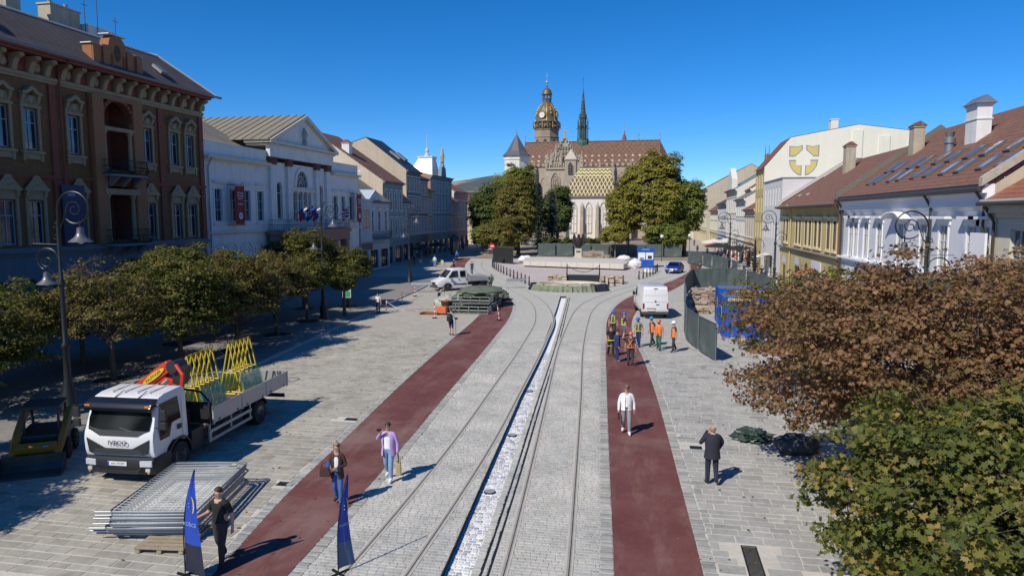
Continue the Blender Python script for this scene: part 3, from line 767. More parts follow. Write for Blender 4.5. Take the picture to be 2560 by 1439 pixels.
# mansard roof with hip at the right end
mb = MB(); e = 17.42
mb.quad((-.5,-1.0,e),(PW+.9,-1.0,e),(PW-1.6,2.6,20.35),(-.5,2.6,20.35))
mb.quad((-.5,2.6,20.35),(PW-1.6,2.6,20.35),(PW-3.4,6.0,21.2),(-.5,6.0,21.2))
mb.quad((PW+.9,-1.0,e),(PW+.9,12.5,e),(PW-1.6,9.4,20.35),(PW-1.6,2.6,20.35)); mb.quad((PW-1.6,2.6,20.35),(PW-1.6,9.4,20.35),(PW-3.4,6.0,21.2),(PW-3.4,6.0,21.2))
mb.quad((PW+.9,12.5,e),(-.5,12.5,e),(-.5,6.0,21.2),(PW-3.4,6.0,21.2)); mb.add([(-.5,-1,e),(-.5,2.6,20.35),(-.5,6,21.2),(-.5,12.5,e)],[(0,1,2,3)])
rf = mb.build('roof', T_dark, pal)
mb = MB(); mb.tube([(-.4,2.6,20.4),(PW-1.6,2.6,20.4)], .07, 5); mb.tube([(PW-1.6,2.6,20.42),(PW+.85,-.95,e+.06)], .09, 5); mb.tube([(-.4,6,21.25),(PW-3.4,6,21.25),(PW-1.6,2.6,20.42)], .1, 5)
mb.build('ridge_flashing', mat('pale_flashing',(.62,.61,.58),.45,metal=.2), rf)
for x,y in ((5.6,.6),(19.6,.4)):
    mb = MB(); z = 17.42+ (y+1.0)*.814; mb.box((x,y-.15,z+.16),(.7,.95,.22),rx=.68); mb.build('roof_hatch', M_zinc, rf)
M_chim = mat('chimney_render', (.43,.37,.27), .9, var=.2, vs=1.5, streak=.6, bmp=.3)
M_chimw = mat('white_render_chimney', (.74,.73,.7), .85, var=.08, streak=.2)
chimney(rf, 12.0, 5.6, 20.4, 23.6, 1.1, .9, M_chim); c_ = chimney(rf, 15.8, 5.2, 20.4, 22.3, 2.6, 1.0, M_chim); chimney(rf, 18.6, 4.9, 20.2, 21.55, 2.4, 1.2, M_chimw)
mb = MB(); mb.cyl((15.0,5.2,22.4),(15.0,5.2,23.0),.14); mb.cyl((16.4,5.2,22.4),(16.4,5.2,22.8),.14); mb.build('flue', M_zinc, c_)
for x,h in ((17.0,23.2),(18.2,25.0),(20.0,22.8)):
    mb = MB(); mb.cyl((x,4.2,20.6),(x,4.2,h),.03,n=5); mb.tube([(x-.3,4.2,h-.3),(x+.3,4.2,h-.3)],.02,4); mb.build('aerial', M_gutter, rf)
downpipe(pal, X_(38.1)+.45, 6, 17.2, M_redst, y=-.22, kick=.9)
# advertising panel hanging on the facade
M_bluebn = mat('blue_banner', (.012,.025,.08), .6)
t = thing('blue_banner', 'dark blue vertical banner on the brown palace behind the tall lamp', 'banner', (-35.75,39.0,0), PI/2)
mb = MB(); mb.bx(-.9,.9,-.1,-.04,5.9,9.7); mb.build('cloth', M_bluebn, t); mb = MB(); mb.bx(-.5,.1,-.105,-.101,9.0,9.25); mb.build('printed_mark', mat('pale_print',(.2,.24,.3),.7), t)

# ---------------------------------------------------------------- the white gallery with pediment
M_white = mat('white_render', (.66,.655,.63), .88, var=.08, vs=.9, streak=.28, col2=(.55,.55,.52), c2t=(.55,.72))
M_cream_tr = mat('cream_trim', (.62,.58,.47), .85, var=.1, streak=.3)
M_pinkst = mat('red_sandstone', (.30,.17,.13), .9, var=.15, vs=1, streak=.2)
gal = thing('gallery', 'white neoclassical gallery with triangular pediment, arched window and columned porch', 'building', (-36.02,53.15,0), PI/2)
X_ = lambda Y: Y-53.15
GW = 31.75; D = 14
lw = [(54.45,),(59.35,),(61.65,)]; rw = [78.1,80.3]; bn = 56.85
ops = [(X_(c)-.55,X_(c)+.55,7.28,10.05) for c in (54.95,57.2,59.35,61.65,78.1,80.3,82.6)]
ops += [(X_(63.9)-.0+.9,X_(65.85),7.4,11.1,True),(X_(73.95),X_(74.95),7.4,11.1,True),(X_(67.7),X_(72.1),7.28,10.2),(X_(68.6),X_(71.3),10.75,12.45)]
front_wall(gal, GW, 0, 13.0, [o for o in ops], M_white, depth=.22)
for c in (54.95,57.2,59.35,61.65,78.1,80.3,82.6):
    w = window(gal, X_(c)-.55, X_(c)+.55, 7.28, 10.05, frame=W_blue, glass=G_dark, cols=2, rows=(.36,.66))
    mb = MB(); mb.bx(-.2,0,-.19,-.131,-.15,2.95); mb.bx(1.1,1.3,-.19,-.131,-.15,2.95); mb.bx(0,1.1,-.19,-.131,2.77,2.95); mb.bx(-.3,1.4,-.4,-.131,3.3,3.44); mb.bx(-.25,1.35,-.28,-.131,-.3,-.15); mb.build('window_surround', M_white, w)
for a,b in ((64.9,65.85),(73.95,74.95)): window(gal, X_(a), X_(b), 7.4, 11.1, y=.18, frame=W_frame, glass=G_dark, arch=True, cols=1, rows=(.7,), name='niche_window')
for i in range(4):
    a = 67.7+i*1.1; window(gal, X_(a)+.08, X_(a)+1.02, 7.28, 10.2, frame=W_frame, glass=G_dark, cols=2, rows=(.33,.7), name='balcony_door')
    mb = MB(); mb.lathe([(.13,0),(.1,.1),(.1,2.6),(.14,2.75),(.14,2.9)], 8, (X_(a),-.1,7.29)); mb.build('pilaster', M_white, gal, smooth=True)
# lunette: half-round window with spokes and keyed surround
mb = MB(); xc = X_(69.95); r = 1.3
mb.poly([(xc+r*math.cos(PI*i/16),.12,10.78+1.65*math.sin(PI*i/16)) for i in range(17)])
lun = mb.build('lunette', G_dark, gal)
mb = MB()
for i in range(1,7): a = PI*i/7; mb.tube([(xc+.35*math.cos(a),.09,10.8+.45*math.sin(a)),(xc+r*math.cos(a),.09,10.8+1.63*math.sin(a))],.035,4)
for rr,rz in ((.35,.45),(.85,1.08)): mb.tube([(xc+rr*math.cos(PI*i/14),.09,10.8+rz*math.sin(PI*i/14)) for i in range(15)],.035,4)
mb.build('glazing_bars', W_frame, lun)
mb = MB()
for i in range(16):
    a0,a1 = PI*i/16, PI*(i+1)/16
    mb.prism([(xc+(r-.02)*math.cos(a0),10.78+1.63*math.sin(a0)),(xc+(r+.32)*math.cos(a0),10.78+2.0*math.sin(a0)),(xc+(r+.32)*math.cos(a1),10.78+2.0*math.sin(a1)),(xc+(r-.02)*math.cos(a1),10.78+1.63*math.sin(a1))], -.12, .12, 'y')
mb.build('lunette_surround', M_white, lun)
# fill beside the lunette
mb = MB()
for sg in (-1,1):
    arcp = [(xc+sg*r*math.cos(PI/2*i/8), 10.78+1.63*math.sin(PI/2*i/8)) for i in range(9)]
    mb.poly([(p[0],.003,p[1]) for p in arcp]+[(xc+sg*(r+.05),.003,12.46),(xc+sg*(r+.05),.003,10.74)])
mb.build('lunette_spandrel', M_white, gal)
mb = MB(); mb.bx(X_(67.3),X_(72.5),-.35,-.001,10.25,10.5); mb.bx(X_(67.4),X_(72.4),-.22,-.001,10.5,10.68); mb.build('door_cornice', M_cream_tr, gal)
# giant pilasters with dark capitals
M_cap = mat('dark_capital', (.16,.075,.06), .9, var=.2)
for c,w_ in ((63.75,1.05),(67.0,.85),(73.2,.85),(75.9,.95)):
    mb = MB(); mb.bx(X_(c)-w_/2,X_(c)+w_/2,-.3,-.001,6.4,12.7); pl = mb.build('giant_pilaster', M_white, gal)
    mb = MB(); mb.box((X_(c),-.18,13.05),(w_+.1,.45,.68),taper=1.0); mb.bx(X_(c)-w_/2-.16,X_(c)+w_/2+.16,-.48,-.002,13.3,13.42)
    for k in range(4): mb.ball((X_(c)-w_/2+w_*(k+.5)/4,-.42,13.05),.14,6,4,(1,.6,1.6))
    mb.build('capital', M_cap, pl)
mb = MB(); mb.bx(X_(63.0),X_(77.0),-.42,-.001,13.43,14.5); mb.bx(X_(62.8),X_(77.2),-.55,2.0,14.5,14.62); mb.build('entablature', M_white, gal)
mb = MB(); mb.bx(X_(62.5),X_(77.6),-.85,2,14.72,14.95); 
for i in range(34): x = X_(62.9)+i*.43; mb.bx(x,x+.2,-.7,-.5,14.62,14.719)
mb.build('dentil_cornice', M_cream_tr, gal)
ped = MB(); ped.prism([(X_(62.9),14.95),(X_(77.2),14.95),(X_(70.05),17.75)], -.35, 0.4, 'y'); ped = ped.build('pediment', M_white, gal)
mb = MB()
for s in (-1,1):
    a = (X_(70.05)+s*7.6,14.96); b = (X_(70.05),18.2); t_ = .34
    mb.prism([a,(a[0]-s*.9,a[1]),(b[0],b[1]-t_-.05),(b[0],b[1])] if s>0 else [(b[0],b[1]),(b[0],b[1]-t_-.05),(a[0]-s*.9,a[1]),a], -.85, .5, 'y')
mb.build('raking_cornice', M_cream_tr, ped)
mb = MB(); mb.lathe([(.28,0),(.35,.3),(.2,.5),(.42,.95),(.3,1.35),(.12,1.5),(.16,1.7)],8,(X_(70.05),-.42,15.2)); mb.build('coat_of_arms', mat('grey_relief',(.35,.35,.34),.9), ped, smooth=True)
# wings: cornice and attic
for a,b in ((53.2,63.0),(77.0,84.9)):
    cornice(gal, X_(a), X_(b)-.01, 12.35, [(.1,0,.16),(.42,.16,.3),(.55,.3,.42)], M_cream_tr)
    mb = MB(); mb.bx(X_(a),X_(b)-.02,0,.4,12.99,13.9); mb.bx(X_(a),X_(b)-.02,-.06,.46,13.9,13.98); mb.build('attic', M_white, gal)
cornice(gal, 0, GW, 6.15, [(.1,0,.12),(.28,.12,.28)], M_cream_tr, 'string_course'); cornice(gal, 0, X_(63.2), 6.9, [(.1,0,.1)], M_white, 'sill_course')
sides(gal, GW, D, 12.9, 0, M_white)
# blind arches of the ground floor, each with a door or window below
for c in (54.1+.95,56.6,59.05,61.45):
    mb = MB(); x = X_(c)
    for r0,r1_,y_ in ((.95,1.05,-.08),(.6,.68,-.05),(.34,.4,-.04)):
        for i in range(12):
            a0,a1 = PI*i/12,PI*(i+1)/12
            mb.prism([(x+r0*math.cos(a0),4.4+r0*math.sin(a0)),(x+r1_*math.cos(a0),4.4+r1_*math.sin(a0)),(x+r1_*math.cos(a1),4.4+r1_*math.sin(a1)),(x+r0*math.cos(a1),4.4+r0*math.sin(a1))], y_, -.001, 'y')
    for s in (-1,1): mb.bx(x+s*.98-.05,x+s*.98+.05,-.08,-.001,.5,4.39)
    mb.bx(x-1.1,x+1.1,-.2,-.001,3.95,4.1)
    o = mb.build('blind_arch', M_white, gal); window(o, x-.5, x+.5, 1.3, 3.8, y=-.05, frame=W_blue) if False else None
    window(gal, x-.5, x+.5, 1.3, 3.8, y=-.09, frame=W_blue, glass=G_dark, cols=2)
# porch with balcony
mb = MB(); PX0,PX1 = X_(62.3),X_(77.8)
mb.bx(PX0,PX1,-1.9,-.45,5.1,5.95); mb.bx(PX0-.15,PX1+.15,-2.05,-.3,5.952,6.3); por = mb.build('porch', M_pinkst, gal)
for x in np.linspace(PX0+.5,PX1-.5,6):
    mb = MB(); mb.bx(x-.4,x+.4,-1.85,-1.05,0,4.95); mb.bx(x-.5,x+.5,-1.95,-.95,4.953,5.098); mb.build('porch_pier', M_pinkst, gal)
bars(por, [(PX0,-.4),(PX0,-1.95),(PX1,-1.95),(PX1,-.4)], 6.3, 7.35, .22)
for i,c in enumerate((65.0,68.4,71.6,74.8)): window(gal, X_(c)-.6, X_(c)+.6, 1.0, 4.0, y=-.12, frame=W_brown, glass=G_lit, cols=2, rows=(.5,), name='porch_window')
# roofs: hip over the wing, gable behind the pediment
mb = MB()
mb.add([(X_(53.3),.45,13.3),(X_(63.4),.45,13.3),(X_(63.4),7,17.1),(X_(57.5),7,17.1),(X_(53.3),14,13.3),(X_(63.4),14,13.3)],[(0,1,2,3),(0,3,4),(3,2,5,4)])
mb.add([(X_(76.6),.45,13.3),(X_(84.8),.45,13.3),(X_(82.5),7,16.6),(X_(76.6),7,16.6),(X_(84.8),14,13.3),(X_(76.6),14,13.3)],[(0,1,2,3),(1,4,2),(3,2,4,5)])
mb.add([(X_(62.3),-.7,14.98),(X_(70.05),-.7,18.26),(X_(77.8),-.7,14.98),(X_(62.3),14,14.98),(X_(70.05),14,18.26),(X_(77.8),14,14.98)],[(0,1,4,3),(1,2,5,4),(0,3,5,2),(3,4,5)])
rf = mb.build('roof', tile_mat('khaki_sheet_roof', (.23,.20,.15),(.25,.22,.165), seam=.65), gal)
mp_ = [n for n in MATS['khaki_sheet_roof'].node_tree.nodes if n.type=='MAPPING'][0]; mp_.inputs['Rotation'].default_value = (0,0,PI/2)
mb = MB()
for i in range(16):
    y = -.6+i*.9
    mb.tube([(X_(62.35),y,15.02),(X_(70.05),y,18.29)], .035, 4)
mb.build('standing_seam', mat('seam_metal',(.1,.085,.065),.6), rf)
chimney(rf, X_(57.0), 8, 15.5, 18.0, .9, .7, M_chimw)
downpipe(gal, X_(53.2)+.35, 0, 12.6, M_zinc, kick=.35); downpipe(gal, X_(62.9)-.1, 0, 6.3, M_gutter, kick=.3)
# red banners and flags of the gallery
M_redbn = mat('red_banner', (.23,.012,.018), .75, var=.1, vs=.8)
M_print = mat('white_print', (.7,.7,.7), .7)
def red_banner(Y, lab):
    t = thing('red_banner', lab, 'banner', (-35.2,Y,0), PI/2, 'red gallery banners')
    mb = MB(); nx_,nz_ = 6,14; vs=[]; 
    for j in range(nz_+1):
        for i in range(nx_+1): vs.append((-.72+1.44*i/nx_, .03*math.sin(i*1.3+j*.7), 7.0+3.35*j/nz_))
    fs=[(j*(nx_+1)+i,j*(nx_+1)+i+1,(j+1)*(nx_+1)+i+1,(j+1)*(nx_+1)+i) for j in range(nz_) for i in range(nx_)]
    mb.add(vs,fs); mb.build('cloth', M_redbn, t, smooth=True)
    mb = MB(); mb.bx(-.02,.02,-.02,.02,0,.01); 
    for z in (6.95,10.42): mb.tube([(-.8,0,z),(.8,0,z)],.03,5); mb.tube([(-.8,0,z),(-.8,-.75,z)],.03,5) if False else mb.tube([(-.8,0,z),(-.8,.75,z)],.03,5)
    mb.v = mb.v[8:]; mb.f = [[i-8 for i in f] for f in mb.f[6:]]; mb.mi = mb.mi[6:]; mb.rn = mb.rn[6:]
    mb.build('bracket', M_gutter, t)
    for k,s in enumerate(('Východo','slovenská','galéria','·','Košice')): text_mesh(s, .27, M_print, t, (0,-.06,9.75-.24*k), (PI/2,0,0), .003)
    mb = MB(); mb.add([(.3*math.cos(2*PI*i/20),-.06,7.75+.3*math.sin(2*PI*i/20)) for i in range(20)],[tuple(range(20))]); mb.build('emblem_disc', M_print, t)
    mb = MB(); mb.add([(.16*math.cos(2*PI*i/12),-.068,7.75+.16*math.sin(2*PI*i/12)) for i in range(12)],[tuple(range(12))]); mb.build('emblem', mat('grey_print',(.25,.3,.36),.7), t)
red_banner(56.9, 'tall red banner between the left windows of the white gallery'); red_banner(83.2, 'tall red banner at the right end of the white gallery')
def flag(x, y, z, kind, lab, out=1.6, tilt=.75, dy=0):
    t = thing('flag', lab, 'flag', (x,y,z), 0, 'flags on the gallery balcony')
    tip = Vector((out*.75,dy,out*tilt)); mb = MB(); mb.tube([(-.6,0,-.6*tilt),tuple(tip)], .025, 6); mb.build('flag_pole', W_brown, t)
    mb = MB(); nx_,nz_ = 8,6; vs=[]; fs=[]
    for j in range(nz_+1):
        for i in range(nx_+1):
            p = tip*(1-.62*j/nz_); u = i/nx_
            vs.append((p.x+.08*math.sin(u*6+j), p.y+.35*u+.1*math.sin(u*9+j*.8), p.z-.95*u-.06*math.sin(u*7)))
    for j in range(nz_):
        for i in range(nx_):
            mb.m = 0
            if kind=='tri': mb.m = j//2
            elif kind=='eu': mb.m = 0 if (i in (3,4) and j in (1,4)) or (j in (2,3) and i in (2,5)) else 1
            else: mb.m = (i+j)%3
            fs.append(mb.m); mb.add([vs[j*(nx_+1)+i],vs[j*(nx_+1)+i+1],vs[(j+1)*(nx_+1)+i+1],vs[(j+1)*(nx_+1)+i]],[(0,1,2,3)])
    F_ = {'tri':[mat('flag_white',(.7,.7,.7),.8),mat('flag_blue',(.03,.06,.35),.8),mat('flag_red',(.5,.02,.03),.8)],'eu':[mat('flag_yellow',(.6,.5,.05),.8),mat('flag_blue',(.03,.06,.35),.8),mat('flag_blue',(.03,.06,.35),.8)],
          'city':[mat('flag_red',(.5,.02,.03),.8),mat('flag_white',(.7,.7,.7),.8),mat('flag_blue',(.03,.06,.35),.8)]}[kind]
    mb.build('flag_cloth', F_, t, smooth=True)
flag(-33.9,64.2,7.6,'tri','white, blue and red flag leftmost on the gallery balcony'); flag(-33.9,65.6,7.6,'eu','dark blue flag beside the leftmost flag on the gallery balcony'); flag(-33.9,67.0,7.6,'tri','white, blue and red flag third from the left on the gallery balcony')
flag(-33.9,74.2,7.6,'city','red and white flag on the right half of the gallery balcony')

# the next house of the row, just outside the left edge
so = thing('south_house', 'house of the same row standing outside the left edge', 'building', (-36.02,4,0), PI/2)
front_wall(so, 24.9, 0, 17, [], M_redst); sides(so, 24.9, 12, 17, 4, M_redst); gable_roof(so, 24.9, 12, 17, 4, T_dark)
# ---------------------------------------------------------------- generic terraced houses
HB = 0
def house(name, label, side, X, Y0, Y1, H, D, wallm, roofm, floors, rh=3.0, endm=None, frame=W_frame, glass=G_dark, ridge=.5, shop=True, trim=None, roof=True, surround=True, cap=.35, ov=.45, rows=(.62,), winw=1.0, chim=()):
    """floors: list of (z0, z1, n) window rows; side -1 left of the street, +1 right"""
    W = Y1-Y0
    t = thing(name, label, 'building', (X, Y0 if side<0 else Y1, 0), PI/2 if side<0 else -PI/2)
    ops = []; wins = []
    for (z0,z1,n,*ar) in floors:
        for i in range(n):
            c = W*(i+.5)/n; w_ = min(winw, W/n*.62); o = (c-w_/2,c+w_/2,z0,z1,bool(ar and ar[0])); ops.append(o); wins.append(o)
    if shop:
        n = max(1,int(W/3.2))
        for i in range(n): c = W*(i+.5)/n; ops.append((c-W/n*.36,c+W/n*.36,.25,2.9))
    front_wall(t, W, 0, H, ops, wallm)
    for o in wins:
        w = window(t, o[0],o[1],o[2],o[3], y=.03, frame=frame, glass=glass, arch=o[4], rows=rows)
        if surround:
            ww = o[1]-o[0]; hh = o[3]-o[2]; key = ('sur',round(ww,2),round(hh,2),(trim or W_frame).name)
            if key not in WC:
                mb = MB(); mb.bx(-.14,0,-.07,-.031,-.1,hh+.12); mb.bx(ww,ww+.14,-.07,-.031,-.1,hh+.12); mb.bx(-.2,ww+.2,-.2,-.031,hh+.28,hh+.42); mb.bx(-.2,ww+.2,-.17,-.031,-.2,-.1); WC[key] = mb.mesh('window_surround', trim or W_frame)
            link('window_surround', WC[key], w)
    if shop:
        for o in ops[len(wins):]: window(t, o[0],o[1],o[2],o[3], y=.16, frame=W_brown, glass=G_dark, cols=3, rows=(.8,), name='shopfront')
    sides(t, W, D, H, rh if roof else 0, endm or wallm, ridge)
    cornice(t, 0, W, H-.55, [(.12,0,.14),(.3,.14,.34),(cap,.34,.5)], trim or wallm); cornice(t, 0, W, 3.55, [(.1,0,.1),(.2,.1,.24)], trim or wallm, 'string_course')
    if roof:
        rf = gable_roof(t, W, D, H, rh, roofm, ov=ov, ridge=ridge); gutter(t, 0, W, -ov-.05, H-ov*rh/(D*ridge)+.05)
        for (cx,cy,ch,cw) in chim: chimney(rf, cx, cy, H+.3, ch, cw, .7, M_chim)
    else:
        mb = MB(); mb.quad((0,0,H-.02),(W,0,H-.02),(W,D,H-.02),(0,D,H-.02)); mb.build('roof', roofm, t)
    return t
M_tan = mat('tan_render', (.50,.42,.31), .9, var=.12, vs=.3, streak=.3)
M_peel = mat('peeling_render', (.56,.47,.35), .9, var=.15, vs=.5, streak=.3, col2=(.75,.74,.7), c2t=(.6,.66), c2s=.35)
M_palebl = mat('pale_blue_render', (.38,.45,.49), .88, var=.08)
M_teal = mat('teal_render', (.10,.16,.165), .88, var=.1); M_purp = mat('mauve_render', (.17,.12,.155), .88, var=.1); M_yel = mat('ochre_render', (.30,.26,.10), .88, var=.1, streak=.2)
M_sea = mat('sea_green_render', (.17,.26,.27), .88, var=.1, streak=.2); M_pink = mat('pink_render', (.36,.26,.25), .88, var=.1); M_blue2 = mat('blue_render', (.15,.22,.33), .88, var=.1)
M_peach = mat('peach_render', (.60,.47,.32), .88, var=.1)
# pale blue house with a projecting oriel (left)
oh = house('oriel_house', 'pale blue two-storey house with a bay window next to the white gallery', -1, -38.2, 85.6, 101.5, 9.9, 12, M_palebl, T_grey, [(5.5,8.4,6)], rh=4.2, endm=M_tan, shop=True)
mb = MB(); mb.bx(1.2,5.2,-1.6,.0,4.6,9.6); mb.bx(1.0,5.4,-1.75,.05,9.602,9.95); mb.bx(1.1,5.3,-1.68,.02,4.3,4.598); orl = mb.build('oriel', M_palebl, oh)
w = window(oh, 2.2,4.2, 5.9,8.7, y=-1.68, frame=W_frame)
ws = window(oh, 0,1.1, 5.9,8.9, y=0, frame=W_frame, glass=G_dark, cols=2); ws.rotation_euler = (0,0,-PI/2); ws.location = (1.12,-.3,5.9)
mb = MB(); mb.bx(1.05,1.19,-1.4,-.25,5.6,5.9); mb.build('flower_box', W_brown, orl)
mb = MB(); 
for i in range(14): mb.ball((1.08,-1.35+.08*i,5.98+random.uniform(0,.1)),.08,6,4)
mb.build('red_flowers', mat('geranium',(.4,.03,.03),.8), orl)
mb = MB(); mb.prism([(7.0,9.95),(12.0,9.95),(9.5,11.4)], -.5, 3, 'y'); mb.build('gablet', M_palebl, oh)
bars(oh, [(6.2,-.1),(6.2,-1.0),(14.5,-1.0),(14.5,-.1)], 4.5, 5.5, .25)
mb = MB(); mb.bx(6.1,14.6,-1.1,-.01,4.3,4.49); mb.build('balcony', M_greyst, oh)
mb = MB(); mb.bx(1.5,4.9,-1.75,-1.69,3.2,4.1); sg = mb.build('shop_sign', mat('dark_sign',(.02,.03,.07),.5), oh)
# tall party wall with red roof
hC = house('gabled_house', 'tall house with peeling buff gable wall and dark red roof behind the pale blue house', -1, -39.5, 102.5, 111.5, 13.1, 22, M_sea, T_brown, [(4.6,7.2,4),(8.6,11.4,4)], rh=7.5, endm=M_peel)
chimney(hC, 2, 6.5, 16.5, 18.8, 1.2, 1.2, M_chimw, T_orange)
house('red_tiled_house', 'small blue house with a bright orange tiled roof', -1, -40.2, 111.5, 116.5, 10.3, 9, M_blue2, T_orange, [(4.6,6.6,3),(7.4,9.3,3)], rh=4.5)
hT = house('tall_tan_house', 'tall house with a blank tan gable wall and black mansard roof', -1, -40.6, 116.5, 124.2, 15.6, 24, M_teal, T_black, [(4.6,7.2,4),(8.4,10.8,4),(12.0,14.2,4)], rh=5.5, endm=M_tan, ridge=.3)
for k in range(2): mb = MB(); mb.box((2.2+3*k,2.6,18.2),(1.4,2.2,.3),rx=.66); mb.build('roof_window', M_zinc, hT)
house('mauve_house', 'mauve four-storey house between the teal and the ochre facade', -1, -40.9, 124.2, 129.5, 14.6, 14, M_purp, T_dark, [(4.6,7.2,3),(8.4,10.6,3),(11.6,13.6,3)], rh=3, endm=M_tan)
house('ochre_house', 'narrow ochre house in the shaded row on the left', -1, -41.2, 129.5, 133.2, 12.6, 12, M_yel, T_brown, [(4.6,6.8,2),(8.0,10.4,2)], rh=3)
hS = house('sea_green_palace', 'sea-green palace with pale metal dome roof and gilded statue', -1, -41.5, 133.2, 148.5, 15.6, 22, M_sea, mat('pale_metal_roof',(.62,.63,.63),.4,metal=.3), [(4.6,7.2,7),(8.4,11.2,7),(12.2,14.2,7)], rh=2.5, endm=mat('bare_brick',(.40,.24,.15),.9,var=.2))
mb = MB(); mb.loft([[(x,y,z) for x,y in ((7.6-a,2-a*.3),(7.6+a,2-a*.3),(7.6+a,2+1.6*a),(7.6-a,2+1.6*a))] for a,z in ((2.8,15.9),(2.3,17.0),(1.7,18.6),(1.4,19.4))]); mb.bx(6.0,9.2,1.4,4.6,19.402,19.75); dm = mb.build('dome_roof', mat('pale_metal_roof',(.62,.63,.63),.4), hS)
mb = MB(); mb.lathe([(.7,0),(.5,.4),(.25,.8),(.45,1.2),(.1,1.9),(.04,4.5)],8,(7.6,3,19.75)); mb.build('finial', mat('pale_metal_roof',(.6,.6,.6),.4), dm)
mb = MB(); mb.prism([(5.8,15.6),(9.4,15.6),(9.0,17.4),(8.2,17.6),(7.6,18.6),(7.0,17.6),(6.2,17.4)],-.5,.2,'y'); pg = mb.build('attic_gable', M_sea, hS)
mb = MB(); mb.lathe([(.4,0),(.35,.6),(.5,1.0),(.3,1.9),(.2,2.2),(.26,2.5),(.1,2.8)],8,(7.6,-.2,18.6)); mb.build('statue', mat('gilded',(.6,.5,.3),.4,metal=.5), pg, smooth=True)
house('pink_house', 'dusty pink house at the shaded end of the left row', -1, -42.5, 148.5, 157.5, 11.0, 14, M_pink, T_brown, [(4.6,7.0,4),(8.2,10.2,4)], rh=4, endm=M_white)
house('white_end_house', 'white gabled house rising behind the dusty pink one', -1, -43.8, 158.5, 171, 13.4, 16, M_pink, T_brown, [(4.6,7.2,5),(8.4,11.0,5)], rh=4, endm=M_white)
house('peach_house', 'sunlit peach house with orange roof closing the left street', -1, -46.0, 186, 204, 10.6, 14, M_peach, T_orange, [(4.6,7.0,6),(7.8,9.6,6)], rh=3.6, endm=M_peach)
house('far_flat_house', 'pale distant house with low roof behind the peach one', -1, -49.0, 215, 240, 10.5, 18, M_tan, T_grey, [(4.6,7.0,6),(8.0,9.6,6)], rh=2.0, endm=M_tan)

# ---------------------------------------------------------------- right side: cream neighbour, white house, yellow house
def skylight(parent, x, y0, y1, H, s):
    L_ = math.hypot(y1-y0,(y1-y0)*s); an = math.atan(s); yc = (y0+y1)/2; zc = H+yc*s+.24
    mb = MB(); mb.box((x,yc,zc),(.72,L_,.12),rx=an); o = mb.build('skylight', mat('skylight_frame',(.12,.1,.09),.5), parent)
    mb = MB(); mb.box((x,yc-.02*s,zc+.068),(.54,L_-.22,.02),rx=an); mb.build('pane', glass_mat('skylight_glass',(.10,.13,.17),.05) if 'skylight_glass' not in MATS else MATS['skylight_glass'], o)
M_lav = mat('pale_lilac_render', (.64,.64,.67), .88, var=.06, vs=.7, streak=.12)
M_pure = mat('bright_white_trim', (.8,.8,.79), .85, var=.05)
wh = thing('white_house', 'white two-storey house with long brown roof and rows of skylights', 'building', (15.3,60.25,0), -PI/2)
Xr = lambda Y: 60.25-Y; WW = 24.9; H = 9.2; D = 13.4; rh = 4.9
wc = [57.7,56.4,53.9,51.0,47.0,43.3,40.6,37.3,36.0]
ops = [(Xr(c)-.52,Xr(c)+.52,4.95,7.3) for c in wc]; gops = [(Xr(c)-1.1,Xr(c)+1.1,.3,3.0) for c in (57,53.5,50,46.5,43,39.5,36.8)]
front_wall(wh, WW, 0, H, ops+gops, M_lav, depth=.28)
for o in ops:
    w = window(wh, o[0],o[1],o[2],o[3], y=.02, frame=W_frame, glass=G_lit, rows=(.64,))
    mb = MB(); mb.bx(-.16,0,-.065,-.021,-.2,2.5); mb.bx(1.04,1.2,-.065,-.021,-.2,2.5); mb.bx(-.3,1.34,-.09,-.021,2.35,2.66); mb.bx(-.42,1.46,-.40,-.021,2.66,2.8); mb.bx(-.3,1.34,-.22,-.021,-.34,-.2); mb.build('window_surround', M_pure, w)
for o in gops: window(wh, o[0],o[1],o[2],o[3], y=.04, frame=W_brown, glass=G_dark, cols=3, rows=(.78,), name='shopfront')
sides(wh, WW, D, H, rh, M_tan)
cornice(wh, 0, WW, 8.0, [(.12,0,.2),(.3,.2,.34),(.3,.34,.8),(.5,.8,1.05),(.42,1.05,1.2)], M_pure); cornice(wh, 0, WW, 4.3, [(.15,0,.2),(.3,.2,.36)], M_pure, 'string_course')
# segmental canopy over the tall middle window
mb = MB(); x = Xr(47.0)
for i in range(10):
    a0,a1 = PI*(.12+.76*i/10), PI*(.12+.76*(i+1)/10)
    mb.prism([(x-1.7*math.cos(a0),7.35+.6*math.sin(a0)),(x-1.7*math.cos(a1),7.35+.6*math.sin(a1)),(x-1.8*math.cos(a1),7.35+.68*math.sin(a1)),(x-1.8*math.cos(a0),7.35+.68*math.sin(a0))], -.7, -.001, 'y')
mb.build('arched_canopy', M_pure, wh)
rf = gable_roof(wh, WW, D, H+.05, rh, T_brown, ov=.55, t=.16); s_ = rh/(D/2)
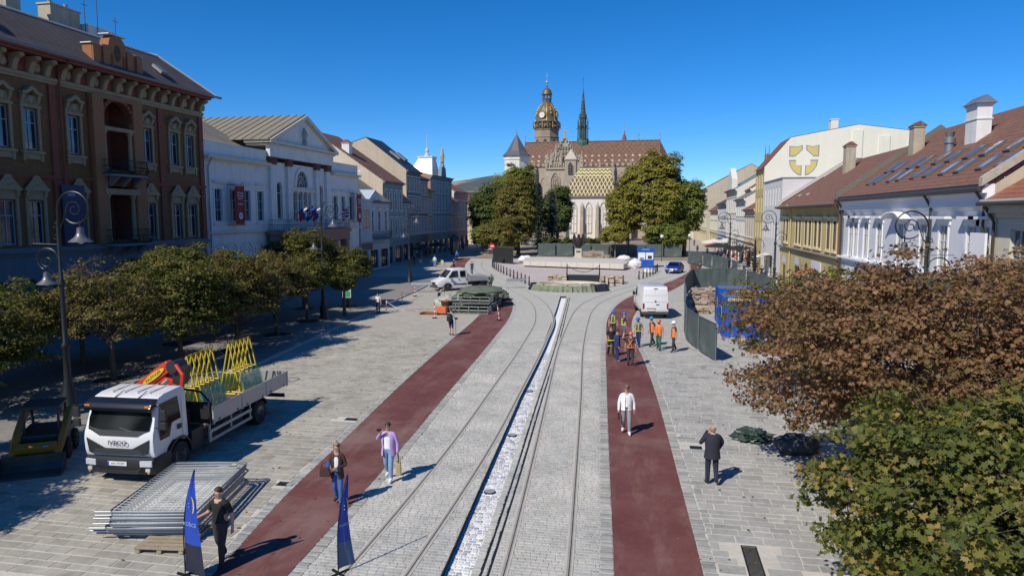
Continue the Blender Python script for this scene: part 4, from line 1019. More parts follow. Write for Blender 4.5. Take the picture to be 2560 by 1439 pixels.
# sloping pale coping between the white and the yellow roof
def coping(parent, x, D, H, rh, m, h=.35, w=.34):
    mb = MB(); pr_ = [(-.6,H-.1),(D/2,H+rh+.2),(D+.3,H),(D+.3,H+h),(D/2,H+rh+h+.25),(-.6,H+h-.05)]; mb.prism(pr_, x-w/2, x+w/2, 'x'); return mb.build('party_wall_coping', m, parent)
coping(wh, .0, D, H, rh, mat('olive_flashing',(.16,.145,.11),.6)); coping(wh, WW, D, H, rh, mat('mossy_coping',(.42,.37,.3),.9,var=.3))
for Y in (56.9,55.3,52.4,50.6,48.0,46.0,43.6,41.6,39.0,37.0):
    skylight(rf, Xr(Y), .75, 1.75, H+.05, s_); skylight(rf, Xr(Y), 1.95, 2.95, H+.05, s_)
gutter(wh, 0, WW, -.62, H-.22); mb = MB(); mb.bx(0.1,WW-.1,-.5,.3,H-.05,H+.02); mb.build('eaves_flashing', T_black, wh)
for Y in (59.6,42.0,35.8): downpipe(wh, Xr(Y), 0, H-.2, M_gutter, y=-.2, kick=.45)
big = chimney(rf, Xr(47.2), 4.0, 11.6, 14.2, 1.5, .8, M_chimw)
mb = MB(); mb.prism([(3.4,14.322),(4.6,14.322),(4.0,14.8)], Xr(47.2)-.95, Xr(47.2)+.95, 'x'); mb.build('chimney_cap', M_zinc, big); mb = MB(); mb.bx(Xr(47.2)-.8,Xr(47.2)+.8,3.55,4.45,13.4,13.48); mb.build('chimney_band', M_chimw, big)
chimney(rf, Xr(57.6), 4.2, 11.5, 14.2, 1.0, .75, M_chim, T_brown)
mb = MB(); mb.lathe([(.26,0),(.26,.7),(.34,.72),(.34,1.0),(.2,1.1),(.3,1.4)],10,(Xr(49.6),3.4,11.6)); mb.build('vent_pipe', M_zinc, rf, smooth=True)
# yellow house
M_yelw = mat('straw_render', (.52,.42,.19), .88, var=.08, vs=.7, streak=.18)
M_yelt = mat('cream_moulding', (.63,.56,.37), .85, var=.06)
ye = thing('yellow_house', 'straw-yellow two-storey house with paired windows and brown tiled roof', 'building', (15.3,86.2,0), -PI/2)
Xr = lambda Y: 86.2-Y; WW = 25.9; H = 8.95; D = 13.4; rh = 4.6
wc = [84.4,82.6,77.6,76.0,73.2,71.5,69.2,67.6,64.5,62.4]
ops = [(Xr(c)-.55,Xr(c)+.55,4.95,7.32) for c in wc]; gops = [(Xr(83.6)-.8,Xr(83.6)+.8,.1,2.3),(Xr(76.8)-1.2,Xr(76.8)+1.2,.1,2.6),(Xr(72.5)-.9,Xr(72.5)+.9,.9,3.2,True),(Xr(68)-1.1,Xr(68)+1.1,.1,2.6),(Xr(64)-1.1,Xr(64)+1.1,.1,2.6)]
front_wall(ye, WW, 0, H, ops+gops, M_yelw, depth=.25)
for o in ops:
    w = window(ye, o[0],o[1],o[2],o[3], y=.02, frame=W_brown, glass=G_dark, rows=(.68,))
    mb = MB(); mb.bx(-.17,0,-.06,-.021,-.15,2.5); mb.bx(1.1,1.27,-.06,-.021,-.15,2.5); mb.bx(-.2,1.3,-.07,-.021,2.37,2.62); mb.bx(-.26,1.36,-.28,-.021,2.62,2.74); mb.bx(-.26,1.36,-.2,-.021,-.28,-.15); mb.build('window_surround', M_yelt, w)
for o in gops: window(ye, o[0],o[1],o[2],o[3], y=.04, frame=W_brown, glass=G_dark, cols=2, rows=(.8,), arch=len(o)>4, name='shopfront')
for c,z in ((76.8,2.75),(83.6,2.5)):
    mb = MB(); mb.poly([(Xr(c)+1.25*math.cos(PI*i/12),-.03,z+.85*math.sin(PI*i/12)) for i in range(13)]); mb.build('lunette_panel', mat('grey_white_panel',(.55,.57,.6),.7), ye)
mb = MB(); mb.bx(Xr(69.9),Xr(66.4),-.12,-.03,2.7,3.6); sg = mb.build('wall_sign', mat('pale_sign',(.62,.66,.7),.6), ye)
sides(ye, WW, D, H, rh, M_tan)
cornice(ye, 0, WW, 8.3, [(.1,0,.14),(.3,.14,.34),(.48,.34,.5)], M_yelw); cornice(ye, 0, WW, 4.15, [(.15,0,.16),(.34,.16,.3)], mat('grey_ledge',(.3,.26,.2),.8), 'string_course')
rf = gable_roof(ye, WW, D, H, rh, T_brown, ov=.65, t=.16); s_ = rh/(D/2)
gutter(ye, 0, WW, -.72, H-.3); downpipe(ye, Xr(80.2), 0, H, M_yelw, kick=.5); downpipe(ye, Xr(60.6), 0, H, mat('copper_brown_pipe',(.16,.075,.045),.6), kick=.5)
coping(ye, .1, D, H, rh, mat('pale_coping',(.5,.48,.43),.85))
chimney(rf, Xr(76.9), 4.6, 11.0, 14.6, 1.15, .9, M_chim, T_brown); 
for Y in (83,79): mb = MB(); mb.box((Xr(Y),1.2,H+1.2*s_+.2),(.9,.35,.1),rx=math.atan(s_)); mb.build('roof_hatch', mat('pale_vent',(.4,.34,.3),.7), rf)
# neighbour at the right edge of the picture
nb_ = thing('cream_neighbour', 'cream house with orange tiles at the right edge beyond the white house', 'building', (15.3,35.3,0), -PI/2)
front_wall(nb_, 22, 0, 8.6, [(1.6,2.8,4.9,7.2),(4.4,5.6,4.9,7.2),(8,9.2,4.9,7.2)], mat('cream_render',(.6,.55,.44),.88,var=.08,streak=.2))
for a in (1.6,4.4,8): window(nb_, a,a+1.2,4.9,7.2, glass=G_lit)
sides(nb_, 22, 12, 8.6, 3.8, M_tan); gable_roof(nb_, 22, 12, 8.6, 3.8, T_orange, ov=.6); gutter(nb_, 0, 22, -.68, 8.3)
cornice(nb_, 0, 22, 7.7, [(.15,0,.2),(.4,.2,.5),(.6,.5,.8)], MATS['cream_render']); downpipe(nb_, .35, 0, 8.3, M_gutter, kick=.5)

# ---------------------------------------------------------------- far right row
wm = thing('blank_white_house', 'narrow off-white house with flat parapet beside the yellow house', 'building', (15.3,99.4,0), -PI/2)
M_offw = mat('grey_white_render', (.64,.63,.6), .88, var=.08, vs=.6, streak=.3)
ops = [(1.2+i*1.9,2.0+i*1.9,5.0,7.0) for i in range(6)]+[(1.2+i*1.9,2.0+i*1.9,9.0,11.2) for i in range(6)]
front_wall(wm, 13.0, 0, 12.0, ops+[(1,4,.2,2.8),(6,8,.2,2.8)], M_offw); sides(wm, 13.0, 9.5, 12.0, 0, mat('lilac_white_render',(.63,.60,.6),.88,var=.05))
for o in ops: window(wm, *o[:4], y=.03, frame=M_offw, glass=G_lit)
for o in ((1,4,.2,2.8),(6,8,.2,2.8)): window(wm, *o, frame=W_brown, name='shopfront')
mb = MB(); mb.bx(-.05,13.05,-.1,9.5,12.002,12.15); mb.build('parapet_cap', M_zinc, wm)
cr = thing('shield_house', 'tall cream house with a huge yellow shield painted on its blank gable', 'building', (15.3,107,0), -PI/2)
M_crm = mat('pale_cream_render', (.74,.70,.57), .9, var=.05, vs=.4, streak=.1)
ops = [(.8+i*2.2,1.8+i*2.2,z,z+2.2) for i in range(3) for z in (4.8,8.2,11.4)]
front_wall(cr, 7.2, 0, 14.2, ops+[(1,3.2,.2,2.9),(4.2,6.2,.2,2.9)], M_yelw)
for o in ops: window(cr, *o)
for o in ((1,3.2,.2,2.9),(4.2,6.2,.2,2.9)): window(cr, *o, frame=W_brown, name='shopfront')
gw = MB(); gw.poly([(7.2,0.01,0),(7.2,26,0),(7.2,26,16.0),(7.2,19,18.4),(7.2,11.5,19.5),(7.2,3.2,18.0),(7.2,.01,14.2)]); gw.poly([(0,0.01,0),(0,.01,14.2),(0,3.2,18.0),(0,11.5,19.5),(0,19,18.4),(0,26,16),(0,26,0)]); gw.build('gable_wall', M_crm, cr)
mb = MB()
for a,b in (((-.3,13.95),(3.2,18.05)),((3.2,18.05),(11.5,19.55)),((11.5,19.55),(19,18.45)),((19,18.45),(26,16.05))):
    mb.add([(-.1,a[0],a[1]+.02),(7.12,a[0],a[1]+.02),(7.12,b[0],b[1]+.02),(-.1,b[0],b[1]+.02)],[(0,1,2,3)])
mb.build('roof', T_red, cr)
# painted shield: four yellow fields with grey outlines, thin paint coats on the gable
def paint(pts, m, off, nm):
    mb = MB(); mb.poly([(7.2+off,p[0],p[1]) for p in pts]); return mb.build(nm, m, cr)
M_sy = mat('shield_yellow', (.60,.47,.16), .9, var=.08); M_sg = mat('shield_grey', (.27,.27,.28), .9)
SX = 3.05; SZ = 13.0
def shp(l): return [(SX+p[0]*3.75,SZ+p[1]*4.0) for p in l]
fields = [[(0,.98),(.24,.95),(.45,1.0),(.45,.84),(.2,.62),(0,.62)],[(.56,1.0),(.78,.95),(1,1.0),(1,.62),(.82,.62),(.56,.84)],
          [(0,.52),(.24,.52),(.24,.34),(.44,.34),(.44,0.0),(.3,.03),(.14,.16),(.04,.32)],[(.72,.52),(.98,.52),(.94,.32),(.84,.16),(.68,.03),(.55,0),(.55,.34),(.72,.34)]]
for f_ in fields:
    c = (sum(p[0] for p in f_)/len(f_), sum(p[1] for p in f_)/len(f_))
    paint(shp(f_), M_sg, .006, 'shield_outline'); paint(shp([(c[0]+(p[0]-c[0])*.82, c[1]+(p[1]-c[1])*.8) for p in f_]), M_sy, .012, 'shield_field')
chimney(cr, 5.5, 8.8, 18.6, 20.3, 1.2, .9, M_crm)
for y,z0,z1,w_ in ((10.8,15.2,18.8,1.2),(14.0,13.2,18.0,1.3),(17.5,14,17.5,.9)):
    mb = MB(); mb.bx(7.202,7.36,y,y+w_,z0,z1); mb.build('wall_duct', M_crm, cr)
M_w2 = mat('warm_white_render', (.66,.64,.58), .88, var=.06, streak=.15)
house('balcony_house', 'buff and pink house with iron balconies left of the shield gable', 1, 15.5, 107.2, 119, 8.8, 12, M_peach, T_brown, [(4.6,7.4,5)], rh=3.6, endm=M_crm, frame=W_brown)
house('white_stucco_house', 'white stuccoed house with grey roof farther up the right row', 1, 15.6, 119, 131.5, 10.6, 12, M_w2, T_grey, [(4.6,6.8,5),(7.8,9.6,5)], rh=3.6, endm=M_w2)
gr_ = house('green_roof_house', 'white house with green copper roof and raised gable', 1, 15.7, 131.5, 148.5, 12.6, 14, M_w2, mat('verdigris_roof',(.16,.22,.19),.6), [(4.6,7,6),(8.4,10.8,6)], rh=4.2, endm=M_w2)
mb = MB(); mb.prism([(5,12.6),(12,12.6),(12,14.5),(8.5,16.6),(5,14.5)],-.4,.6,'y'); mb.build('attic_gable', M_w2, gr_)
house('red_roof_house', 'house with a steep red roof behind the green-roofed one', 1, 17.5, 126, 131.4, 12.4, 16, M_crm, T_red, [(4.6,7,2),(8.4,10.8,2)], rh=5.5, endm=M_crm)
house('light_blue_house', 'light blue and white house in the far right row', 1, 15.9, 148.5, 167, 10.4, 12, M_palebl, T_dark, [(4.6,7,7),(7.8,9.6,7)], rh=3.2, endm=M_w2)
house('butter_house', 'butter-yellow house in the far right row', 1, 16.1, 167, 189, 9.2, 12, mat('butter_render',(.60,.53,.34),.88,var=.06), T_red, [(4.4,6.4,8),(7,8.6,8)], rh=4, endm=M_tan)
house('far_gable_house', 'distant tan house with red roof where the right row ends', 1, 15.8, 196, 232, 15.2, 22, mat('butter_render',(.60,.53,.34),.88), T_red, [(4.6,7.2,10),(8.4,10.8,10),(12,14,10)], rh=6, endm=M_tan)
house('far_cream_house', 'last cream house visible at the end of the right row', 1, 15.0, 238, 290, 13.5, 18, M_crm, T_brown, [(4.6,7.2,12),(8.4,10.8,12)], rh=5, endm=M_tan)
# slim turret with twin spikes behind the shield gable
tu = thing('roof_turret', 'slim brown roof turret with two spikes left of the shield gable', 'turret', (17.5,112,0)); tu.scale = (.72,.72,.87)
mb = MB(); mb.lathe([(1.0,9),(1.0,16.4),(1.25,16.5),(1.25,16.8)],8); mb.build('drum', mat('turret_brown',(.17,.1,.06),.85), tu)
mb = MB(); mb.lathe([(1.3,16.8),(.7,18.0),(.3,19.2),(.05,19.6)],8); mb.build('spire', T_orange, tu)
for s in (-.35,.35): mb = MB(); mb.lathe([(.12,18.4),(.2,19.2),(.1,19.5),(.03,21)],6,(s,0,0)); mb.build('spike', mat('verdigris',(.1,.2,.18),.6), tu)
# ================================================================ cathedral, chapel, tower behind the trees
def mth(nt, op, a, b=None, c=None):
    n = N(nt,'ShaderNodeMath', operation=op)
    for i,v in enumerate((a,b,c)):
        if v is None: continue
        if isinstance(v,(int,float)): n.inputs[i].default_value = v
        else: nt.links.new(v, n.inputs[i])
    return n.outputs[0]
def lattice(name, base, lines, a, b, w, split=None, top=None, dots=(), base2=None):
    """glazed-tile pattern: crossing diagonals, optional zigzag zone above split, rows of dots"""
    m, nt, bs, L = base_mat(name); P = coord(nt)
    sp = N(nt,'ShaderNodeSeparateXYZ'); L.new(P, sp.inputs[0]); x, z = sp.outputs[0], sp.outputs[2]
    u = mth(nt,'DIVIDE',x,a); v = mth(nt,'DIVIDE',z,b)
    f1 = mth(nt,'FRACT',mth(nt,'ADD',u,v)); f2 = mth(nt,'FRACT',mth(nt,'SUBTRACT',u,v))
    ln = mth(nt,'MAXIMUM',mth(nt,'LESS_THAN',f1,w),mth(nt,'LESS_THAN',f2,w))
    c = base
    if base2: c = mixc(nt, base, base2, mapr(nt, noise(nt,P,.35,4), .42,.6))
    c = mixc(nt, c, lines, ln)
    if split:
        zz = mth(nt,'FRACT',mth(nt,'ADD',mth(nt,'DIVIDE',z,1.1),mth(nt,'PINGPONG',mth(nt,'DIVIDE',x,a),.5)))
        tc = mixc(nt, top, lines, mth(nt,'LESS_THAN',zz,.45)); c = mixc(nt, c, tc, mth(nt,'GREATER_THAN',z,split))
    for z0 in dots:
        dx = mth(nt,'MULTIPLY',mth(nt,'SUBTRACT',mth(nt,'FRACT',mth(nt,'DIVIDE',x,2.3)),.5),2.3); dz = mth(nt,'SUBTRACT',z,z0)
        d = mth(nt,'SQRT',mth(nt,'ADD',mth(nt,'MULTIPLY',dx,dx),mth(nt,'MULTIPLY',dz,dz)))
        c = mixc(nt, c, (.48,.38,.29), mth(nt,'LESS_THAN',d,.36))
    vs = N(nt,'ShaderNodeVectorMath', operation='SCALE'); L.new(c, vs.inputs[0]); L.new(mapr(nt, noise(nt,P,.9,4),.3,.7,.75,1.2), vs.inputs['Scale'])
    L.new(vs.outputs[0], bs.inputs['Base Color']); bs.inputs['Roughness'].default_value = .5
    MATS[name] = m; return m
M_goth = mat('gothic_sandstone', (.40,.34,.26), .9, var=.2, vs=.3, streak=.5, bmp=.4, bs=1.5)
M_gothd = mat('dark_sandstone', (.24,.19,.145), .9, var=.25, vs=.3, streak=.4)
M_nave = lattice('nave_tiles', (.15,.082,.048), (.19,.12,.075), 1.5, 1.9, .2, dots=(28.2,26.4), base2=(.16,.075,.055))
M_cuprn = mat('copper_green_dark', (.045,.07,.06), .6, var=.3, vs=.4, col2=(.09,.16,.12))
M_gold = mat('gilding', (.50,.37,.10), .5, metal=.35, var=.2)
M_domebr = mat('dome_brown', (.13,.095,.06), .5, var=.2)
def gothic(w, h, m_frame, m_glass, n=2):
    """pointed window outline (x,z) from 0,0"""
    pts = [(0,0),(w,0),(w,h-w*.95)]
    for i in range(1,7): a = PI/3*i/6; pts.append((w-w*(1-math.cos(a)), h-w*.95+w*1.095*math.sin(a)))
    for i in range(5,-1,-1): a = PI/3*i/6; pts.append((w*(1-math.cos(a)), h-w*.95+w*1.095*math.sin(a)))
    return pts
def gothic_window(parent, x, y, z, w, h, m_frame, n=3, name='gothic_window'):
    out = gothic(w, h, None, None); mb = MB(); c = (w/2, h*.5)
    inn = [(c[0]+(p[0]-c[0])*.84, c[1]+(p[1]-c[1])*.95) for p in out]; k = len(out)
    for i in range(k): j = (i+1)%k; mb.prism([out[i],out[j],inn[j],inn[i]], 0, .35, 'y')
    for i in range(1,n): xx = w*.1+w*.8*i/n; mb.bx(xx-.07,xx+.07,.12,.26,.2,h*.72)
    for zz in (.3,.55): mb.bx(w*.1,w*.9,.15,.22,h*zz,h*zz+.08)
    mb.tube([(w/2+w*.2*math.cos(t),.2,h*.78+w*.2*math.sin(t)) for t in np.linspace(0,2*PI,10)[:-1]], .07, 4, closed=True)
    o = mb.build(name, m_frame, parent, loc=(x,y,z)); mb = MB(); mb.poly([(p[0],.3,p[1]) for p in inn]); mb.build('pane', MATS.get('leaded_glass') or glass_mat('leaded_glass',(.035,.035,.035),.25,.6), o)
    return o
def pinnacle(mb, x, y, z, h, r=.35):
    mb.bx(x-r,x+r,y-r,y+r,z,z+h*.45); mb.add([(x-r,y-r,z+h*.45),(x+r,y-r,z+h*.45),(x+r,y+r,z+h*.45),(x-r,y+r,z+h*.45),(x,y,z+h)],[(0,1,4),(1,2,4),(2,3,4),(3,0,4)])
    for k in range(3): zz = z+h*(.52+.13*k); s = r*(1.1-.3*k); mb.box((x,y,zz),(s*2,s*2,.12),rz=PI/4)
ca = thing('cathedral', 'gothic cathedral with patterned brown tile roof, domed clock tower and thin green spire', 'cathedral', (-20,252,0))
def L3(x,y,z): return (x+20, y-252, z)
mb = MB(); mb.add([L3(-43,244,0),L3(4,244,0),L3(4,244,24.7),L3(-43,244,24.7),L3(-43,260,0),L3(4,260,0),L3(4,260,24.7),L3(-43,260,24.7),L3(-43,252,33.6)],[(0,1,2,3),(5,4,7,6),(4,0,3,8,7)]); mb.build('nave_wall', M_goth, ca)
mb = MB(); mb.add([L3(-43.2,243.6,24.5),L3(4,243.6,24.5),L3(4,252,33.5),L3(-43.2,252,33.5),L3(-43.2,260.4,24.5),L3(4,260.4,24.5),L3(8.5,248,24.5),L3(8.5,256,24.5)],[(0,1,2,3),(3,2,5,4),(1,6,2),(6,7,2),(7,5,2)]); mb.build('nave_roof', M_nave, ca)
mb = MB(); mb.add([L3(4,244,0),L3(8.2,248,0),L3(8.2,256,0),L3(4,260,0),L3(4,244,24.6),L3(8.2,248,24.6),L3(8.2,256,24.6),L3(4,260,24.6)],[(0,1,5,4),(1,2,6,5),(2,3,7,6)]); mb.build('apse', M_goth, ca)
mb = MB()
for x in (-43,-3.2,4): mb.bx(x+20-.25,x+20+.25,-.2,.2,33.4,34.0); mb.cyl((x+20,0,34),(x+20,0,36.2),.07,n=5); mb.bx(x+20-.5,x+20+.5,-.06,.06,35.4,35.55)
mb.bx(-.2+20-3.2,.2+20-3.2,-.3,.3,33.2,34.2); mb.tube([L3(-43.1,251.9,33.6),L3(4,251.9,33.6)],.18,5)
mb.build('ridge_cresting', M_gothd, ca)
for xx in (-40,-36.5,-14,-8,-3): gothic_window(ca, xx+20, -8.2, 8, 2.4, 13, M_goth)
mb = MB()
for xx in (-42,-38.3,-16,-11.5,-5.6,-.5,3.5): mb.bx(xx+20-.6,xx+20+.6,-11.5,-8.01,0,21); pinnacle(mb, xx+20, -9.5, 21, 6)
mb.build('buttresses', M_goth, ca)
mb = MB(); n_ = 26
for i in range(n_): x = -43+20+47*i/n_; mb.bx(x,x+.9,-8.4,-8.05,24.4,25.4)
mb.build('parapet', M_goth, ca)
# transept: gable facing the square, with stepped tracery and pinnacles
mb = MB(); mb.add([L3(-32.6,235,0),L3(-21.4,235,0),L3(-21.4,235,23.8),L3(-27,235,33.0),L3(-32.6,235,23.8),L3(-21.4,244,0),L3(-21.4,244,23.8),L3(-32.6,244,0),L3(-32.6,244,23.8)],[(0,1,2,3,4),(1,5,6,2),(7,0,4,8)]); tg = mb.build('transept_wall', M_goth, ca)
mb = MB(); mb.add([L3(-32.9,235.4,23.7),L3(-27,235.4,33.2),L3(-21.1,235.4,23.7),L3(-32.9,252,23.7),L3(-27,252,33.2),L3(-21.1,252,23.7)],[(0,3,4,1),(1,4,5,2)]); mb.build('transept_roof', M_nave, ca)
mb = MB()
for s in (-1,1):
    for k in range(9):
        t = k/9; pinnacle(mb, -27+20+s*5.8*(1-t), 235-252-.3, 23.6+9.4*t, 2.0-.6*t, .24)
pinnacle(mb, -7, -17.2, 32.8, 3.6, .3); mb.bx(-7.9,-6.1,-17.3,-17.1,35.0,35.25)
for x in (-32.6,-21.4): pinnacle(mb, x+20, -17.2, 21, 8, .6)
mb.build('gable_pinnacle', M_goth, tg)
mb = MB(); 
for i in range(4):
    for k in range(i+1 if i<2 else 4-i+1): pass
for zz,hw in ((24.6,4.6),(26.2,3.6),(27.8,2.7),(29.4,1.7)):
    x = -7-hw
    while x < -7+hw-.4: mb.bx(x,x+.5,-17.35,-17.02,zz,zz+1.0); x += .9
mb.build('tracery', M_gothd, tg)
gothic_window(ca, -12.0, -17.4, 11.5, 3.6, 10, M_goth, 4)
# lower gabled porch in front, with open tracery crown
mb = MB(); mb.bx(-12.6,-6.2,-20.6,-17.01,0,23.4); mb.add([(-12.6,-20.6,23.4),(-6.2,-20.6,23.4),(-9.4,-20.6,29.2),(-12.6,-20.0,23.4),(-6.2,-20.0,23.4),(-9.4,-20.0,29.2)],[(0,1,2),(4,3,5),(0,2,5,3),(1,4,5,2)]); po = mb.build('south_porch', M_goth, ca)
mb = MB()
for x in (-12.6,-11.0,-9.4,-7.8,-6.2): pinnacle(mb, x, -20.8, 22.8 if x in (-12.6,-6.2) else 24+2.6*(1-abs(x+9.4)/1.6), 5.0, .3)
for zz,hw in ((23.6,2.9),(25.4,1.9),(27,1.0)):
    x = -9.4-hw
    while x < -9.4+hw-.3: mb.bx(x,x+.35,-20.95,-20.62,zz,zz+1.2); x += .75
mb.bx(-12.9,-5.9,-21.0,-20.61,22.7,23.2)
mb.build('tracery', M_goth, po); gothic_window(ca, -11.3, -20.9, 12.5, 3.4, 9.4, M_goth, 4)
st = MB(); st.bx(-5.9,-2.4,-25.5,-22,0,25.2); st.bx(-6.1,-2.2,-25.7,-21.8,25.202,25.5); st = st.build('stair_turret', M_goth, ca)
mb = MB(); mb.add([(-6.2,-25.8,25.5),(-2.1,-25.8,25.5),(-2.1,-21.7,25.5),(-6.2,-21.7,25.5),(-4.15,-23.7,28.9)],[(0,1,4),(1,2,4),(2,3,4),(3,0,4)]); mb.build('turret_roof', mat('stone_roof',(.50,.42,.34),.9), st); gothic_window(ca, -4.9, -25.85, 20.8, 1.5, 3.8, M_gothd, 2)
# clock tower
tw = (-16.8, 10, 0)
mb = MB(); mb.lathe([(4.6,20),(4.6,36.6),(4.75,36.7),(4.75,37.0),(4.5,37.1),(4.5,39.6),(4.75,39.7),(4.75,40.1)],8,tw,ph=PI/8); tws = mb.build('clock_tower', mat('tower_stone',(.33,.255,.175),.9,var=.25,vs=.4,streak=.4,bmp=.4,bs=1), ca)
for k in range(8):
    a = PI/4*k; mb = MB(); pts = gothic(1.5,3.0,None,None); mb.prism([(p[0]-.75,p[1]) for p in pts],-.12,.05,'y'); o = mb.build('belfry_opening', mat('belfry_dark',(.05,.04,.035),.9), tws); o.location = (tw[0]+4.27*math.cos(a),tw[1]+4.27*math.sin(a),32.6); o.rotation_euler = (0,0,a+PI/2)
mb = MB(); mb.lathe([(4.9,40.1),(5.0,40.3),(4.7,40.5),(4.65,43.0),(5.1,43.1),(5.1,43.35),(4.4,43.5)],8,tw,ph=PI/8); gl = mb.build('gallery_stage', M_domebr, tws)
for k in range(16):
    a = 2*PI*k/16+PI/16; mb = MB(); mb.cyl((tw[0]+4.95*math.cos(a),tw[1]+4.95*math.sin(a),40.4),(tw[0]+4.95*math.cos(a),tw[1]+4.95*math.sin(a),43.1),.14,n=5); mb.ball((tw[0]+4.78*math.cos(a+.2),tw[1]+4.78*math.sin(a+.2),41.2),.5,8,5,(1,1,.7)); mb.build('gallery_post', M_gold if k%2 else M_domebr, gl)
dprof = [(4.7,43.5),(4.35,44.2),(4.15,45.2),(4.25,46.4),(4.2,47.4),(3.85,48.6),(3.2,49.8),(2.4,50.9),(1.95,51.5)]
mb = MB(); mb.lathe(dprof,16,tw); dm = mb.build('dome', M_domebr, tws, smooth=True)
for k in range(8):
    a = PI/4*k+PI/8-.25
    mb = MB(); mb.tube([(tw[0]+(r+.08)*math.cos(a),tw[1]+(r+.08)*math.sin(a),z) for r,z in dprof], .15, 5); mb.build('gold_rib', M_gold, dm)
    mb = MB(); b_ = a+PI/8
    for dz,dr in ((46.9,0),(48.2,-.35),(49.2,-.9)): mb.ball((tw[0]+(4.3+dr)*math.cos(b_),tw[1]+(4.3+dr)*math.sin(b_),dz),.34,6,4,(1,1,1.4))
    mb.build('gold_ornament', M_gold, dm)
for k in range(4):
    a = -PI/2-.29+PI/2*k
    for r,m_,nm,off in ((1.35,M_gold,'clock_rim',4.42),(1.1,mat('clock_white',(.75,.75,.72),.5),'clock_face',4.5)):
        mb = MB(); mb.cyl((0,0,0),(0,-.12,0),r,n=20); o = mb.build(nm, m_, dm); o.location = (tw[0]+off*math.cos(a),tw[1]+off*math.sin(a),46.0); o.rotation_euler = (0,0,a+PI/2)
    mb = MB(); mb.bx(-.05,.05,-.16,-.13,-.1,.85); mb.bx(-.1,.55,-.17,-.14,-.06,.05); o = mb.build('clock_hands', M_wrought, dm); o.location = (tw[0]+4.5*math.cos(a),tw[1]+4.5*math.sin(a),46.0); o.rotation_euler = (0,0,a+PI/2)
mb = MB(); mb.lathe([(2.2,51.4),(2.1,51.8),(1.8,51.9),(1.8,53.2),(2.0,53.3),(2.0,53.5)],8,tw); ln_ = mb.build('lantern', M_domebr, tws)
for k in range(8): a = PI/4*k; mb = MB(); mb.cyl((tw[0]+1.75*math.cos(a),tw[1]+1.75*math.sin(a),53.4),(tw[0]+1.75*math.cos(a),tw[1]+1.75*math.sin(a),55.4),.16,n=5); mb.build('lantern_post', M_domebr, ln_)
mb = MB(); mb.lathe([(2.2,55.4),(2.1,55.7),(1.9,56.6),(1.7,57.6),(1.0,58.6),(.3,59.2),(.25,60.0)],12,tw); mb.build('lantern_cap', mat('gilt_brown',(.14,.105,.045),.5,metal=.2), ln_, smooth=True)
mb = MB(); mb.ball((tw[0],tw[1],61.1),.6,10,6); mb.cyl((tw[0],tw[1],59.8),(tw[0],tw[1],64.5),.09,n=5); mb.bx(tw[0]-.5,tw[0]+.5,tw[1]-.05,tw[1]+.05,63.3,63.45); mb.build('finial', mat('silver_ball',(.6,.6,.6),.25,metal=.6), ln_)
# spire over the crossing
fx = -2.6
mb = MB(); mb.lathe([(1.0,29.5),(2.1,33.2),(2.1,33.8)],8,(fx,0,0)); fl = mb.build('crossing_spire', mat('verdigris_base',(.09,.18,.12),.6), ca)
mb = MB(); mb.lathe([(2.05,33.8),(2.05,34.4),(1.35,34.5),(1.3,38.6),(1.75,38.7),(1.2,39.2),(1.15,41.6),(1.5,41.8),(1.0,42.4),(.06,52.0)],8,(fx,0,0)); mb.build('spire_body', M_cuprn, fl)
mb = MB()
for k in range(8):
    a = PI/4*k+PI/8; c,s = math.cos(a),math.sin(a); mb.cyl((fx+1.9*c,1.9*s,34.3),(fx+1.75*c,1.75*s,38.8),.11,n=4); pinnacle(mb, fx+1.8*c, 1.8*s, 38.2, 3.4, .17); pinnacle(mb, fx+1.25*c, 1.25*s, 41.2, 2.2, .12); mb.tube([(fx+2.6*c,2.6*s,38.0),(fx+1.5*c,1.5*s,38.0)],.06,4)
    for j in range(7): t = j/8; mb.box((fx+(1.0-.92*t)*c,(1.0-.92*t)*s,42.6+9.2*t),(.2,.2,.16))
mb.cyl((fx,0,52),(fx,0,55.8),.05,n=4); mb.bx(fx-.35,fx+.35,-.04,.04,54.8,54.92); mb.build('spire_tracery', M_cuprn, fl)
# ridge turret
mb = MB(); mb.lathe([(1.05,33.4),(1.0,34.6),(.12,37.4)],8,(11.5,9,0)); ts_ = mb.build('ridge_turret', T_red, ca); mb = MB(); mb.ball((11.5,9,37.9),.4,8,5); mb.cyl((11.5,9,37.3),(11.5,9,41.2),.06,n=4); mb.build('finial', MATS['silver_ball'], ts_)
# settle the upper tower to its measured heights and girth
ZA = [30,36.6,40.1,43.4,51.5,55.4,59.2,61.1,64.5]; ZB = [30,36.0,39.2,41.8,48.5,51.7,54.2,56.2,59.6]
def settle(o):
    if o.location.z > 1: o.location.z = float(np.interp(o.location.z,ZA,ZB))
    elif o.type == 'MESH':
        for v in o.data.vertices:
            z = v.co.z; v.co.z = float(np.interp(z,ZA,ZB)) if z > 30 else z
            if z > 43.45: v.co.x = tw[0]+(v.co.x-tw[0])*.9; v.co.y = tw[1]+(v.co.y-tw[1])*.9
    if o.location.z > 1 and o.name.startswith('clock'): o.location.x = tw[0]+(o.location.x-tw[0])*.93; o.location.y = tw[1]+(o.location.y-tw[1])*.93; o.scale = (.85,1,.85)
    for c_ in o.children: settle(c_)
settle(tws)
